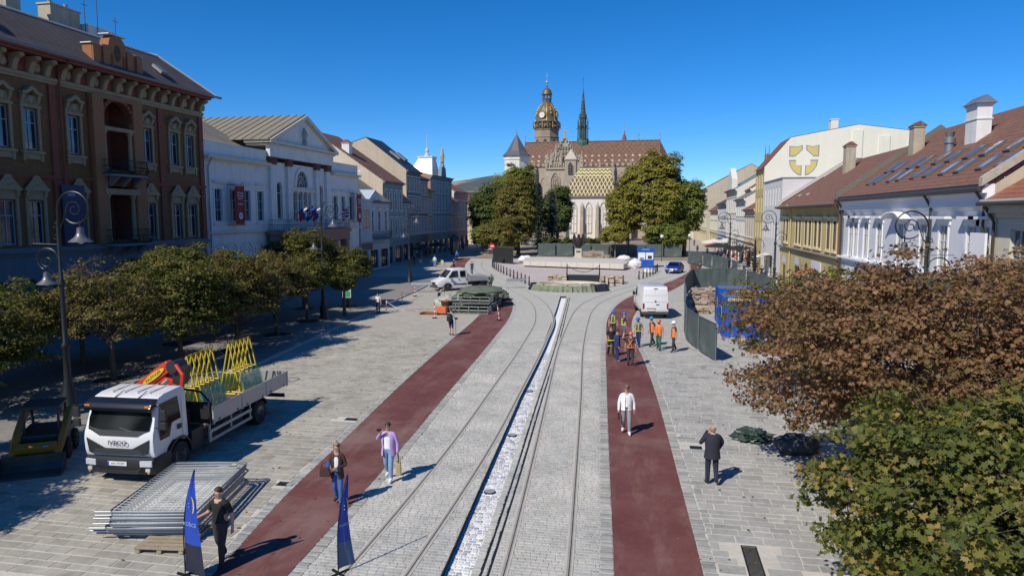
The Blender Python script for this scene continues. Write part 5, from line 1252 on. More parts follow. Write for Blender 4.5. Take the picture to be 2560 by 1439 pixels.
# chapel in front of the cathedral
ch = thing('chapel', 'white gothic chapel with yellow and brown diamond-patterned roof and tall pointed windows', 'chapel', (-17.2,214,0))
M_chapw = mat('chapel_white', (.72,.68,.60), .9, var=.07, vs=.2, streak=.15)
M_dia = lattice('diamond_tiles', (.085,.045,.04), (.58,.50,.22), 1.16, 2.3, .22, split=19.6, top=(.16,.15,.05))
mb = MB(); mb.bx(-7.6,7.6,0,10,0,13.6); mb.build('wall', M_chapw, ch)
mb = MB(); mb.add([(-8.0,-.4,13.5),(8.0,-.4,13.5),(6.0,5,22.2),(-3.4,5,22.2),(-8,10.4,13.5),(8,10.4,13.5)],[(0,1,2,3),(1,5,2),(5,4,3,2),(4,0,3)]); mb.build('roof', M_dia, ch)
mb = MB(); mb.bx(-8,8,-.55,-.38,13.2,13.62); mb.build('eaves_board', M_gothd, ch)
mb = MB(); mb.tube([(-3.4,5,22.3),(6.0,5,22.3)],.22,6); mb.build('ridge', M_gothd, ch)
for x in (-4.5,0.0,4.3): gothic_window(ch, x-.95, -.2, 2.4, 1.95, 9.4, M_goth, 2)
for x in (-7.2,-2.0,2.6,7.2):
    mb = MB(); mb.bx(x-.5,x+.5,-1.6,-.01,0,6.5); mb.bx(x-.46,x+.46,-1.1,-.011,6.5,10.6); mb.add([(x-.46,-1.1,10.6),(x+.46,-1.1,10.6),(x+.46,-.02,10.6),(x-.46,-.02,10.6),(x,-.02,11.9)],[(0,1,4),(1,2,4),(3,0,4)]); mb.build('buttress', M_goth, ch)
# bell tower with slate cone at the left
bt = thing('bell_tower', 'white tower with grey cone roof left of the cathedral', 'tower', (-37.6,205,0))
mb = MB(); mb.lathe([(3.6,0),(3.6,23.6),(3.8,23.8),(3.8,25.0)],8,ph=PI/8); mb.build('shaft', M_chapw, bt)
mb = MB(); mb.lathe([(4.3,24.9),(3.0,26.2),(1.5,28.8),(.1,31.2)],8,ph=PI/8); mb.build('cone_roof', mat('slate',(.10,.10,.115),.6,var=.15), bt); mb = MB(); mb.cyl((0,0,31),(0,0,32.6),.07,n=5); mb.ball((0,0,31.6),.2,6,4); mb.build('finial', M_gothd, bt)
# hills beyond the town
hm = mat('hill_forest', (.075,.095,.09), .95, var=.3, vs=.006, col2=(.30,.235,.165), c2t=(.48,.54), c2s=.0028)
mb = MB(); nx_ = 60
for row in range(5):
    for i in range(nx_+1):
        X0 = -6500+13000*i/nx_; t = row/4
        h = (330 if X0 < -900 else max(120, 330-.17*(X0+900)))+55*math.sin(X0*.0011+1.2)+35*math.sin(X0*.0031)+14*math.sin(X0*.008)
        mb.v.append((X0, 3600+2600*t, (-5 if row==0 else h*t**1.2+12*math.sin(X0*.01+row*2))))
for r in range(4):
    for i in range(nx_): mb.f.append([r*(nx_+1)+i,r*(nx_+1)+i+1,(r+1)*(nx_+1)+i+1,(r+1)*(nx_+1)+i]); mb.mi.append(0); mb.rn.append(.5)
struct(mb.build('hills', hm, smooth=True))
# ================================================================ trees
MAPLE = np.array([(0,-.5),(.10,-.22),(.42,-.30),(.32,-.08),(.52,.12),(.26,.16),(.24,.34),(.10,.28),(0,.55),(-.10,.28),(-.24,.34),(-.26,.16),(-.52,.12),(-.32,-.08),(-.42,-.30),(-.10,-.22)])
OVAL = np.array([(0,-.5),(.3,-.05),(0,.5),(-.3,-.05)])
def leaf_mesh(name, pos, nrm, size, rnd, m, shape):
    n = len(pos); k = len(shape)
    nrm = nrm/np.maximum(np.linalg.norm(nrm,axis=1,keepdims=True),1e-6)
    a = rng.normal(size=(n,3)); u = np.cross(nrm,a); u /= np.maximum(np.linalg.norm(u,axis=1,keepdims=True),1e-6); w = np.cross(nrm,u)
    V = pos[:,None,:] + size[:,None,None]*(shape[None,:,0,None]*u[:,None,:] + shape[None,:,1,None]*w[:,None,:])
    V = V + (size[:,None]*np.abs(shape[None,:,0])*rng.uniform(.1,.95,(n,1)))[:,:,None]*nrm[:,None,:]      # folded along the midrib
    me = bpy.data.meshes.new(name); me.vertices.add(n*k); me.vertices.foreach_set('co', V.reshape(-1).astype(np.float32))
    me.loops.add(n*k); me.loops.foreach_set('vertex_index', np.arange(n*k,dtype=np.int32))
    me.polygons.add(n); me.polygons.foreach_set('loop_start', np.arange(0,n*k,k,dtype=np.int32)); me.polygons.foreach_set('loop_total', np.full(n,k,dtype=np.int32))
    me.materials.append(m); me.update(calc_edges=True)
    at = me.attributes.new('rnd','FLOAT','FACE'); at.data.foreach_set('value', rnd.astype(np.float32))
    return me
def crown_points(center, rad, nclump, per, clump_r, flat=.6, hollow=.45, low=-.5, nr=.55):
    """leaves in clumps spread through a crown volume, denser towards its skin"""
    P, Nn, Rr, C = [], [], [], []
    i = 0
    while i < nclump:
        d = rng.normal(size=3); d /= np.linalg.norm(d)
        if d[2] < low: continue
        r = hollow + (1-hollow)*rng.random()**.55
        wob = .86+.28*mnoise.noise(Vector((d[0]*1.7+center[0],d[1]*1.7+center[1],d[2]*1.7)))*1.4
        c = np.array(center) + d*np.array(rad)*r*wob; C.append(c); i += 1
        cr = clump_r*rng.uniform(.6,1.25); k = int(per*rng.uniform(.6,1.4))
        e = rng.normal(size=(k,3)); e /= np.linalg.norm(e,axis=1,keepdims=True); e[:,2] = np.abs(e[:,2])*1.0-.25*rng.random(k)
        rr = rng.random((k,1))**.5
        P.append(c + e*rr*cr*np.array([1,1,flat])); nn = e*np.array([.6,.6,1.0]) + np.array([0,0,.55]) + rng.normal(size=(k,3))*nr + d*(.25 if nr > .5 else .7); Nn.append(nn)
        Rr.append(np.clip(rng.normal(rng.normal(.5,.17),.14,size=k),0.01,.99))
    return np.concatenate(P), np.concatenate(Nn), np.concatenate(Rr), C
M_bark = mat('bark', (.10,.08,.06), .95, var=.3, vs=4, bmp=.6, bs=18)
M_barkl = mat('pale_bark', (.23,.19,.15), .95, var=.3, vs=3, bmp=.5, bs=14)
def tree(name, label, loc, rad, zc, m, nclump=150, per=60, clump_r=.6, leaf=.13, shape=OVAL, group=None, trunk_r=.14, bark=None, flat=.6, hollow=.45, low=-.5, twigs=26, cat='tree', bare=0, lean=(0,0), shift=(0,0), sv=.35, nr=.55):
    t = thing(name, label, cat, (loc[0],loc[1],0), group=group)
    c = (shift[0],shift[1],zc); P, Nn, Rr, C = crown_points(c, rad, nclump, per, clump_r, flat, hollow, low, nr)
    sz = leaf*rng.uniform(1-sv,1+sv,size=len(P))
    o = link('crown', leaf_mesh('crown', P, Nn, sz, Rr, m, shape), t); stuff(o)
    bark = bark or M_bark; zt = zc-rad[2]*.55
    mb = MB(); mb.tube([(0,0,-.05),(lean[0]*.3,lean[1]*.3,zt*.5),(lean[0]+shift[0]*.3,lean[1]+shift[1]*.3,zt),(shift[0]*.7,shift[1]*.7,zc+rad[2]*.2)],[trunk_r*1.35,trunk_r,trunk_r*.8,trunk_r*.25],8); mb.build('trunk', bark, t, smooth=True)
    mb = MB(); idx = rng.permutation(len(C))[:twigs]
    for i in idx:
        p = C[i]; s = Vector((lean[0]*.8+shift[0]*.3,lean[1]*.8+shift[1]*.3,zt+rng.uniform(-.1,.5)*rad[2]*.6)); q = s.lerp(Vector(p),.5)+Vector((0,0,-.08*rad[2])); mb.tube([tuple(s),tuple(q),tuple(p)],[trunk_r*.42,trunk_r*.24,.012],5)
    for j in range(bare):
        p = C[int(rng.integers(len(C)))]; d = rng.normal(size=3); d[2] = abs(d[2])*.9; d /= np.linalg.norm(d); mb.tube([tuple(p),tuple(p+d*rng.uniform(.5,1.1))],[.014,.004],3)
    stuff(mb.build('branches', bark, t))
    return t
L_green = leaf_mat('leaf_olive', [(0,(.05,.058,.014)),(.35,(.095,.112,.024)),(.7,(.16,.155,.034)),(.9,(.22,.17,.042)),(1,(.24,.14,.042))], gain=1.12)
L_dull = leaf_mat('leaf_dull', [(0,(.085,.06,.025)),(.4,(.14,.115,.034)),(.75,(.165,.15,.038)),(1,(.22,.14,.045))], gain=1.12)
L_brown = leaf_mat('leaf_brown', [(0,(.095,.078,.022)),(.25,(.13,.088,.03)),(.45,(.175,.10,.048)),(.7,(.235,.135,.07)),(.88,(.17,.08,.05)),(1,(.11,.10,.028))], gain=1.5)
L_mixed = leaf_mat('leaf_mixed', [(0,(.055,.058,.012)),(.4,(.10,.09,.02)),(.7,(.16,.11,.03)),(1,(.20,.10,.045))], gain=1.45)
L_maple = leaf_mat('leaf_maple_green', [(0,(.035,.05,.012)),(.3,(.07,.088,.018)),(.6,(.115,.12,.024)),(.82,(.20,.165,.04)),(1,(.28,.18,.06))], gain=1.4)
L_park = leaf_mat('leaf_park', [(0,(.075,.10,.02)),(.4,(.13,.16,.032)),(.75,(.19,.205,.042)),(1,(.25,.22,.055))], gain=1.4)
L_dark = leaf_mat('leaf_dark', [(0,(.05,.075,.02)),(.5,(.085,.12,.03)),(1,(.14,.165,.042))], gain=1.25)
L_gold = leaf_mat('leaf_gold', [(0,(.11,.12,.02)),(.4,(.19,.185,.03)),(.8,(.27,.23,.042)),(1,(.30,.22,.055))], gain=1.35)
L_rust = leaf_mat('leaf_rust', [(0,(.075,.07,.018)),(.4,(.13,.12,.028)),(.8,(.18,.155,.036)),(1,(.19,.10,.04))], gain=1.45)
L_spruce = leaf_mat('needle_blue', [(0,(.03,.055,.05)),(.5,(.055,.09,.082)),(1,(.09,.13,.12))], gain=1.2)
# foreground maples on the right
tree('maple_tree', 'green maple tree filling the lower right corner', (7.1,12.8), (4.2,4.2,2.35), 2.85, L_maple, 1150, 54, .52, .112, MAPLE, trunk_r=.15, hollow=.55, bare=220, low=-.85, sv=.5)
tree('maple_tree', 'rust-brown maple tree on the right in front of the white house', (7.5,20.6), (5.0,4.6,3.2), 3.9, L_brown, 1250, 50, .6, .108, MAPLE, trunk_r=.17, hollow=.35, bare=520, low=-.75, sv=.5)
tree('maple_tree', 'thin olive-brown maple tree in front of the blue containers', (7.6,32.0), (4.6,3.8,2.5), 3.4, L_mixed, 420, 50, .6, .12, MAPLE, trunk_r=.14, hollow=.3, bare=260, low=-.7)
tree('maple_tree', 'brown maple tree at the right edge behind the rust-brown one', (13.2,26.5), (3.8,3.6,2.7), 4.4, L_brown, 480, 48, .6, .12, MAPLE, trunk_r=.15, hollow=.4, bare=160, low=-.7)
# row of small maples on the left footway
LT = [(-24.6,28.6,3.3,3.0,2.7,3.3,L_dull,'half-bare brownish street tree nearest the palace lamp',190,34,260,.6),
      (-23.4,31.9,3.5,3.2,2.95,3.0,L_green,'dense olive street tree behind the crane truck cab',420,66,40,.6),
      (-22.9,36.2,3.2,3.0,2.7,3.1,L_dull,'brown-green street tree behind the yellow glass racks',360,62,60,.6),
      (-27.6,37.4,3.2,2.9,2.1,4.1,L_green,'olive street tree in the second row close to the white gallery',330,62,20,.6),
      (-23.4,41.5,2.9,2.6,1.9,3.2,L_dull,'flat-topped brownish street tree standing in its own tree pit',280,60,60,.55),
      (-24.2,47.3,2.4,2.2,1.6,3.2,L_green,'small olive street tree left of the double lamp',240,58,20,.5),
      (-27.8,53.8,3.2,2.9,2.6,4.3,L_green,'tall round green street tree before the gallery porch',380,64,10,.6),
      (-24.7,55.6,2.7,2.4,2.1,3.3,L_green,'round green street tree nearest the white flatbed van',320,64,10,.55),
      (-22.8,50.6,1.2,1.1,.85,2.5,L_green,'low bushy green tree behind the small green notice board',90,60,0,.4),
      (-25.6,22.3,3.3,3.0,2.3,2.6,L_green,'dark shaded street tree at the left edge',300,60,0,.6),
      (-28.4,31.0,3.0,2.8,2.0,2.6,L_green,'dark shaded street tree close to the arched palace doors',260,60,0,.6),
      (-20.8,15.2,3.2,3.1,2.4,3.6,L_green,'street tree just outside the left edge',520,60,0,.6),
      (-20.4,10.6,3.4,3.3,2.4,3.6,L_green,'street tree outside the lower left corner',420,60,0,.6),
      (-28.2,25.5,3.2,3.0,2.2,3.0,L_green,'shaded street tree hidden behind the left-edge tree',200,60,0,.6),
      (-26.9,42.6,3.0,2.8,1.9,3.7,L_green,'olive street tree in the second row before the gallery windows',250,60,10,.6),
      (-27.2,48.0,2.8,2.6,1.9,3.3,L_dull,'brownish street tree in the second row before the gallery porch',230,60,10,.6)]
for (x,y,rx,ry,rz_,zc,m,lab,nc,per,bare,cr) in LT:
    tree('street_tree', lab, (x,y), (rx,ry,rz_), zc, m, nc, per, cr, .15, OVAL, 'street trees on the left footway', trunk_r=.12, hollow=.45, low=-.45, bare=bare)
# park trees in front of the cathedral
def park(x, y, rx, ry, rz_, zc, m, lab, nc=420, per=66, cr=1.3, leaf=.42, tr=.32, bark=None, **k):
    return tree('park_tree', lab, (x,y), (rx,ry,rz_), zc, m, nc, per, cr, leaf, OVAL, 'trees in the park before the cathedral', trunk_r=tr, bark=bark, nr=.4, hollow=.68, flat=.8, **k)
park(-33.8,152,4.6,4.2,6.2,8.6,L_dark,'dark green tree leftmost in front of the cathedral', 400, low=-.9)
park(-29.0,158,6.0,5.5,8.0,11.2,L_park,'tallest green tree left of the chapel', 620, low=-.8)
park(-24.6,136,4.6,4.2,7.0,8.6,L_rust,'yellow-green tree with rusty lower leaves left of the chapel', 620, low=-.95, cr=1.1, leaf=.36)
park(-26.3,127,3.6,3.4,2.8,4.2,L_rust,'low rusty tree beside the dark screen fence', 300, low=-.9, cr=.9, leaf=.32, tr=.16, bark=M_barkl)
park(-18.9,152,3.6,3.4,5.6,8.6,L_dark,'dark tree close to the left corner of the chapel', 330, low=-.9)
park(1.4,139,6.9,5.8,8.3,11.6,L_gold,'large golden-green tree right of the chapel with forked trunk', 800, low=-.75, bark=M_barkl, cr=1.35, tr=.42)
park(-3.6,142,4.2,4.0,5.4,9.0,L_gold,'yellow-green tree just right of the chapel windows', 420, low=-.85)
park(7.2,140,4.4,4.2,5.2,9.4,L_park,'dark green tree at the right end of the park', 440, low=-.9)
park(4.0,137,4.6,3.6,3.0,4.2,L_park,'leafy low tree behind the blue site cabin', 340, low=-.8, cr=1.0, leaf=.36)
park(-5.6,131,2.6,2.4,2.3,4.1,L_gold,'small bright young tree between the statue and the big golden tree', 160, low=-.6, cr=.8, leaf=.3, tr=.1, bark=M_barkl)
park(-32.5,140,2.6,2.4,2.4,3.6,L_park,'small bright green tree beside the grey parked car', 120, low=-.9, cr=.8, leaf=.3, tr=.12)
def spruce(x, y, h, r, lab):
    t = thing('spruce_tree', lab, 'tree', (x,y,0), group='blue spruces'); P,Nn,Rr = [],[],[]
    mb = MB(); mb.tube([(0,0,0),(0,0,h)],[.22,.03],7); mb.build('trunk', M_bark, t)
    for i in range(90):
        z = h*(.1+.9*i/90); rr = r*(1-i/90)**.85*rng.uniform(.75,1.1); a = i*2.4; k = 70
        s = rng.random((k,1)); d = np.array([math.cos(a),math.sin(a),-.22]); p = np.array([0,0,z])+d*rr*s+rng.normal(size=(k,3))*np.array([.2,.2,.1]); P.append(p); Nn.append(rng.normal(size=(k,3))*.5+np.array([0,0,.8])); Rr.append(np.clip(rng.normal(.35+.3*s[:,0],.15),0,1))
    P = np.concatenate(P); stuff(link('crown', leaf_mesh('crown',P,np.concatenate(Nn),.3*rng.uniform(.7,1.3,len(P)),np.concatenate(Rr),L_spruce,OVAL), t))
spruce(-18.8,142,12.5,2.6,'blue spruce nearest the chapel corner'); spruce(-22.6,149,14.5,2.8,'taller blue spruce behind the yellow-green tree')
for x,y,rx,zc,lab in ((-18.4,137,2.8,1.9,'clipped dark hedge bush left of the statue'),(-10.4,137,3.0,1.8,'clipped dark hedge bush right of the statue'),(-14.8,139,2.4,1.7,'dark hedge bush right behind the statue')):
    tree('hedge_bush', lab, (x,y), (rx,1.6,1.8), zc, L_dark, 110, 70, .7, .26, OVAL, 'hedge bushes behind the statue', trunk_r=.08, hollow=.3, low=-.9, twigs=8, cat='bush')
# tree pits
M_pit = mat('pit_grate', (.04,.035,.03), .9, var=.3, vs=3)
for (x,y,*_) in LT[:8]:
    mb = MB(); mb.lathe([(.85,0),(.85,.125),(.8,.135),(.3,.13)],16,(0,0,0)); mb.build('tree_pit', M_pit, FOOTWAY, loc=(x,y,0))
LITTER.r = .5
lo = LITTER.build('fallen_leaves', L_brown, attr=True); stuff(lo)
# ================================================================ street furniture and building site
M_lamp = mat('lamp_black', (.022,.023,.025), .45, metal=.3, var=.15)
M_shade = mat('lamp_shade', (.16,.165,.17), .4, metal=.4, var=.2)
def spiral(cx, cz, r0, r1, a0, a1, n=26):
    return [(cx+(r0+(r1-r0)*i/n)*math.cos(a0+(a1-a0)*i/n), 0, cz+(r0+(r1-r0)*i/n)*math.sin(a0+(a1-a0)*i/n)) for i in range(n+1)]
def bell(parent, x, z, s=1.0):
    mb = MB(); mb.lathe([(.05,0),(.11*s,-.02),(.13*s,-.2*s),(.15*s,-.26*s),(.2*s,-.36*s),(.40*s,-.52*s),(.43*s,-.55*s),(.38*s,-.55*s),(.18*s,-.4*s)],16,(x,0,z)); o = mb.build('bell_shade', M_shade, parent, smooth=True)
    mb = MB(); mb.ball((x,0,z-.5*s),.13*s,10,6); mb.build('bulb', mat('frosted_bulb',(.6,.6,.58),.4), o)
def make_lamp(label, loc, rz, h=8.7):
    t = thing('street_lamp', label, 'street lamp', loc, rz, 'wrought-iron street lamps')
    k = h/8.7
    mb = MB(); mb.lathe([(.34,0),(.34,.12),(.28,.2),(.26,.9),(.2,1.05),(.2,1.2),(.14,1.4),(.12,2.6),(.16,2.65),(.16,2.75),(.1,2.85),(.085,5.0),(.13,5.05),(.13,5.2),(.075,5.3),(.065,7.5*k)],12); mb.build('pole', M_lamp, t, smooth=True)
    # big crook: up and over towards +x, then scroll
    top = 7.5*k; mb = MB(); c = (.62, top+.42)
    mb.tube([(0,0,top-.1),(.0,0,top+.3)]+spiral(.72,top+.42,.72,.5,PI,-PI*.75), .035, 6)
    mb.tube(spiral(.72,top+.42,.34,.08,PI*1.1,-PI*1.6), .025, 5); mb.tube([(0,0,top-.4),(.2,0,top-.1),(.38,0,top+.42)], .022, 5); mb.tube(spiral(-.12,top-.2,.12,.04,0,PI*2.2,14), .018, 4)
    mb.tube(spiral(-.12,top-.6,.12,.04,0,-PI*2.2,14), .018, 4); mb.build('crook_arm', M_lamp, t, smooth=True)
    mb = MB(); mb.cyl((.92,0,top+.02),(.92,0,top-.28),.03); mb.build('hanger', M_lamp, t); bell(t, .92, top-.25)
    z2 = 5.9*k; mb = MB(); mb.tube([(0,0,z2),(-.1,0,z2+.2)]+spiral(-.55,z2+.08,.5,.36,PI*.2,PI*1.35), .03, 6); mb.tube(spiral(-.55,z2+.06,.26,.06,PI*.9,PI*3.2), .022, 5); mb.build('small_arm', M_lamp, t, smooth=True)
    mb = MB(); mb.cyl((-.62,0,z2-.2),(-.62,0,z2-.5),.025); mb.build('hanger', M_lamp, t); bell(t, -.62, z2-.35, .85)
    mb = MB(); mb.tube([(0,0,6.6*k),(-1.1,0,6.62*k)],.015,4); mb.build('cross_bar', M_shade, t)
    return t
make_lamp('tall scrolled street lamp nearest on the left, before the brown palace', (-21.9,23.1,.1), .05)
make_lamp('scrolled street lamp before the porch of the white gallery', (-23.6,48.7,.1), .05, 8.9)
make_lamp('scrolled street lamp left of the white flatbed van', (-26.7,77.3,.1), .05, 8.9)
make_lamp('scrolled street lamp with a stout base beside the yellow house', (12.1,70.8,0), PI, 8.3)
make_lamp('scrolled street lamp behind the stacked stone at the right fence', (9.2,82.2,0), PI, 8.2)
make_lamp('scrolled street lamp rising out of the rust-brown maple', (12.0,33.5,0), PI, 8.0)
# bollards with chains
M_boll = mat('bollard_iron', (.028,.024,.022), .5, metal=.4, var=.2)
proto = None
def bollard(x, y, lab, h=1.0):
    global proto
    if proto is None:
        t = thing('bollard', lab, 'bollard', (x,y,0), group='cast-iron bollards')
        mb = MB(); mb.lathe([(.14,0),(.14,.05),(.1,.1),(.085,.4),(.05,.85),(.07,.87),(.07,.92)],10); mb.build('post', M_boll, t, smooth=True)
        mb = MB(); mb.ball((0,0,.98),.075,8,6); mb.build('knob', M_boll, t, smooth=True); proto = t; return t
    c = copy_tree(proto, (x,y,0), 0, lab); c['group'] = 'cast-iron bollards'; return c
BL = [(-12.79,77.5),(-13.6,79.6),(-14.45,81.8),(-15.3,83.9),(-16.15,86.0),(-17.0,88.1),(-17.85,90.2),(-18.7,92.3),(-19.5,94.4),(-20.3,96.5),(-21.05,98.6),(-21.8,100.8),(-22.5,103),(-23.1,105.4),(-23.6,108)]
o_ = ['nearest','second','third','fourth','fifth','sixth','seventh','eighth','ninth','tenth','eleventh','twelfth','thirteenth','fourteenth','fifteenth']
for i,(x,y) in enumerate(BL): bollard(x,y,'black bollard, %s in the left row counted from the flatbed van'%o_[i])
BR = [(-.8,87.4),(-.3,89.2),(.15,91),(.55,92.8),(.95,94.6),(1.25,96.6),(1.5,98.8),(1.6,101)]
for i,(x,y) in enumerate(BR): bollard(x,y,'black bollard, %s in the right row leading to the blue cabin'%o_[i])
BM = [(-4.5,79.4),(-3.95,77.2),(-3.35,78.6),(-2.5,80.6)]
for i,(x,y) in enumerate(BM): bollard(x,y,'black bollard, %s from the left at the right stone stack'%o_[i])
for row,lab in ((BL,'black chain slung along the left row of bollards'),(BR,'black chain slung along the right row of bollards')):
    mb = MB()
    for (a,b),(c,d) in zip(row[:-1],row[1:]): mb.tube([(a+(c-a)*i/6,b+(d-b)*i/6,.86-.16*math.sin(PI*i/6)) for i in range(7)],.018,4)
    tag(mb.build('chain', M_boll), lab, 'chain')
# temporary fence panels with grey-green sheeting
M_sheet = mat('fence_sheet', (.075,.10,.098), .8, var=.2, vs=.8, col2=(.11,.135,.13))
M_galv = mat('galvanised', (.27,.29,.31), .45, metal=.6, var=.12, vs=3)
FC = {}
def fence_panel(a, b, lab, h=2.0, m=None, group='screened fence panels on the right', foot=True):
    m = m or M_sheet; L_ = math.hypot(b[0]-a[0],b[1]-a[1]); rz = math.atan2(b[1]-a[1],b[0]-a[0])
    t = thing('fence_panel', lab, 'fence panel', (a[0],a[1],0), rz, group); k = 10
    mb = MB(); mb.tube([(.02,0,.08),(.02,0,h+.08),(L_-.02,0,h+.08),(L_-.02,0,.08)],.025,6); mb.tube([(.02,0,.15),(L_-.02,0,.15)],.018,5); mb.build('frame', M_galv, t)
    mb = MB(); ph = random.random()*6; n = 12; vs=[]
    for j in range(5):
        for i in range(n+1): vs.append((L_*i/n, -.03+.035*math.sin(i*1.1+ph+j*.6)*math.sin(PI*j/4), .1+(h-.06)*j/4))
    mb.add(vs,[(j*(n+1)+i,j*(n+1)+i+1,(j+1)*(n+1)+i+1,(j+1)*(n+1)+i) for j in range(4) for i in range(n)]); mb.build('sheeting', m, t, smooth=True)
    if foot:
        for x in (.0,): mb = MB(); mb.box((x,0,.06),(.22,.65,.12)); mb.build('foot_block', mat('foot_concrete',(.35,.34,.32),.9), t)
    return t
FP = [(3.75,38.3),(3.05,41.4),(2.55,44.6),(2.6,48),(2.85,51.4),(3.05,54.8),(3.2,58.2),(3.3,61.6),(3.45,65),(3.75,68.4),(4.1,71.8),(4.55,75.2),(5.05,78.6)]
for i,(a,b) in enumerate(zip(FP[:-1],FP[1:])): fence_panel(a,b,'grey-green screened fence panel, %s from the near end by the maple'%o_[i])
for i,(a,b) in enumerate(zip([(5.05,78.7),(6.9,79.3),(8.8,79.9)],[(6.9,79.3),(8.8,79.9),(10.4,77.5)])): fence_panel(a,b,'screened fence panel closing the stone yard at the back, %s from the left'%o_[i])
for i,(a,b) in enumerate(zip([(10.5,77.3),(10.9,74.2),(11.2,71)],[(10.9,74.2),(11.2,71),(11.6,67.8)])): fence_panel(a,b,'screened fence panel on the house side of the stone yard, %s from the back'%o_[i])
xs = np.linspace(-20.5,6.5,9)
for i in range(8): fence_panel((xs[i],134.8),(xs[i+1],134.4),'dark screened fence panel before the park, %s from the left'%o_[i],2.3,group='screened fence panels before the park')
for i,(a,b) in enumerate(zip([(6.8,118.5),(8.7,112),(9.6,107),(10.6,101.5),(11.2,97)],[(8.6,112.2),(9.5,107.2),(10.5,101.8),(11.1,97.3),(11.3,92)])): fence_panel(a,b,'screened fence panel beside the cafe umbrellas, %s from the park'%o_[i],2.0,group='screened fence panels by the cafe')
M_blacksh = mat('black_sheet', (.012,.016,.017), .7, var=.2)
fence_panel((-25.0,114.5),(-20.9,111.0),'black screen wall beside the no-entry sign',2.6,M_blacksh,group='black screens')
# containers
M_cblue = mat('container_blue', (.006,.085,.42), .45, var=.08, vs=1)
M_cyel = mat('container_lettering', (.75,.62,.08), .5)
def container(loc, txt, lab, L_=6.0, W_=2.44, H_=2.6):
    t = thing('site_container', lab, 'container', loc, 0, 'blue site containers')
    mb = MB()
    for y in (0.03,W_-.03):
        n = 40; pts = []
        for i in range(n): x0 = .1+(L_-.2)*i/n; d = .03 if (i%2) else 0; pts.append((x0,d))
        for i in range(n-1): s = 1 if y < 1 else -1; mb.quad((pts[i][0],y+s*pts[i][1],.15),(pts[i+1][0],y+s*pts[i+1][1],.15),(pts[i+1][0],y+s*pts[i+1][1],H_-.32),(pts[i][0],y+s*pts[i][1],H_-.32))
    mb.build('corrugated_wall', M_cblue, t)
    mb = MB(); mb.bx(0.03,.06,.05,W_-.05,.15,H_-.15); mb.build('end_wall', M_cblue, t); mb = MB(); mb.bx(L_-.06,L_-.03,.05,W_-.05,.15,H_-.15); mb.build('end_wall', M_cblue, t)
    mb = MB()
    for x in (0,L_-.12):
        for y in (0,W_-.12): mb.bx(x,x+.12,y,y+.12,0,H_)
    for y in (0,W_-.1): mb.bx(.121,L_-.121,y,y+.1,H_-.34,H_-.001); mb.bx(.121,L_-.121,y,y+.1,.001,.16)
    for x in (0,L_-.1): mb.bx(x,x+.1,.121,W_-.121,H_-.24,H_-.001); mb.bx(x,x+.1,.121,W_-.121,.001,.16)
    mb.build('frame', M_cblue, t)
    mb = MB(); mb.bx(.05,L_-.05,.05,W_-.05,H_-.06,H_-.02); mb.build('roof_sheet', M_galv, t)
    text_mesh(txt, .24, M_cyel, t, (2.2 if len(txt)>10 else 1.0,-.008,H_-.17), (PI/2,0,0), .003, bold=.012)
    mb = MB(); mb.bx(-.02,.0,.5,1.1,1.2,1.9); w = mb.build('window', W_frame, t); mb = MB(); mb.bx(-.03,-.021,.56,1.04,1.26,1.84); mb.build('pane', G_dark, w)
    return t
container((4.9,46.6,0),'CONTAINEX','front blue site container with short yellow lettering'); container((5.15,52.0,0),'www.containex.com','rear blue site container with yellow web address')
# kiosk cabin
k_ = thing('site_cabin', 'small bright blue cabin with two white-framed windows', 'cabin', (-1.3,107.5,0))
mb = MB(); mb.bx(0,2.5,0,2.4,.1,2.55); mb.build('body', M_cblue, k_); mb = MB(); mb.bx(-.06,2.56,-.06,2.46,2.553,2.85); mb.build('roof', M_cblue, k_)
for x in (.15,1.32):
    mb = MB(); mb.bx(x,x+1.05,-.05,-.002,1.2,2.25); w = mb.build('window', mat('cabin_white',(.75,.77,.8),.5), k_)
    mb = MB(); mb.bx(x+.25,x+.85,-.06,-.051,1.28 if x<1 else 1.3,1.45 if x<1 else 1.8); mb.build('pane', G_dark, w)
text_mesh('CONTAINEX', .2, mat('cabin_lettering',(.7,.75,.8),.5), k_, (1.25,-.066,2.7), (PI/2,0,0), .002)
# white sand bags, boards and debris on the site
M_bag = mat('white_bag', (.72,.72,.70), .8, var=.08, bmp=.5, bs=5)
def blob(name, lab, cat, loc, dims, m, group=None, rz=0, amp=.25, n=18, mm=12, fr=2.5, base=True):
    mb = MB(); vs=[]
    for i in range(mm+1):
        t = PI*i/mm
        for j in range(n):
            a = 2*PI*j/n; d = Vector((math.sin(t)*math.cos(a),math.sin(t)*math.sin(a),math.cos(t))); q = 1+amp*mnoise.noise(d*fr+Vector(loc))+amp*.5*mnoise.noise(d*fr*2.7+Vector(loc))
            z = d.z*dims[2]*q; vs.append((d.x*dims[0]*q, d.y*dims[1]*q, max(z+dims[2]*.75, 0.01)))
    mb.add(vs,[(i*n+j,(i+1)*n+j,(i+1)*n+(j+1)%n,i*n+(j+1)%n) for i in range(mm) for j in range(n)])
    return tag(mb.build(name, m, None, smooth=50, loc=loc, rz=rz), lab, cat, group)
blob('sand_bag','white sand bag before the blue cabin','bag',(-1.6,105.6,0),(.9,.7,.8),M_bag); blob('sand_bag','white bag lying at the right end of the concrete platform','bag',(-3.6,117,.4),(1.1,.6,.5),M_bag)
blob('sand_bag','white bags at the left end of the concrete platform','bag',(-19.6,115,0),(1.2,1.0,.7),M_bag); blob('rubble_heap','brown heap of earth behind the concrete platform','heap',(-8.6,122,0),(2.4,1.2,.9),M_earth,amp=.5)
blob('sand_bag','small white bag behind the bollards near the lamp','bag',(.4,96.5,0),(.8,.5,.35),M_bag)
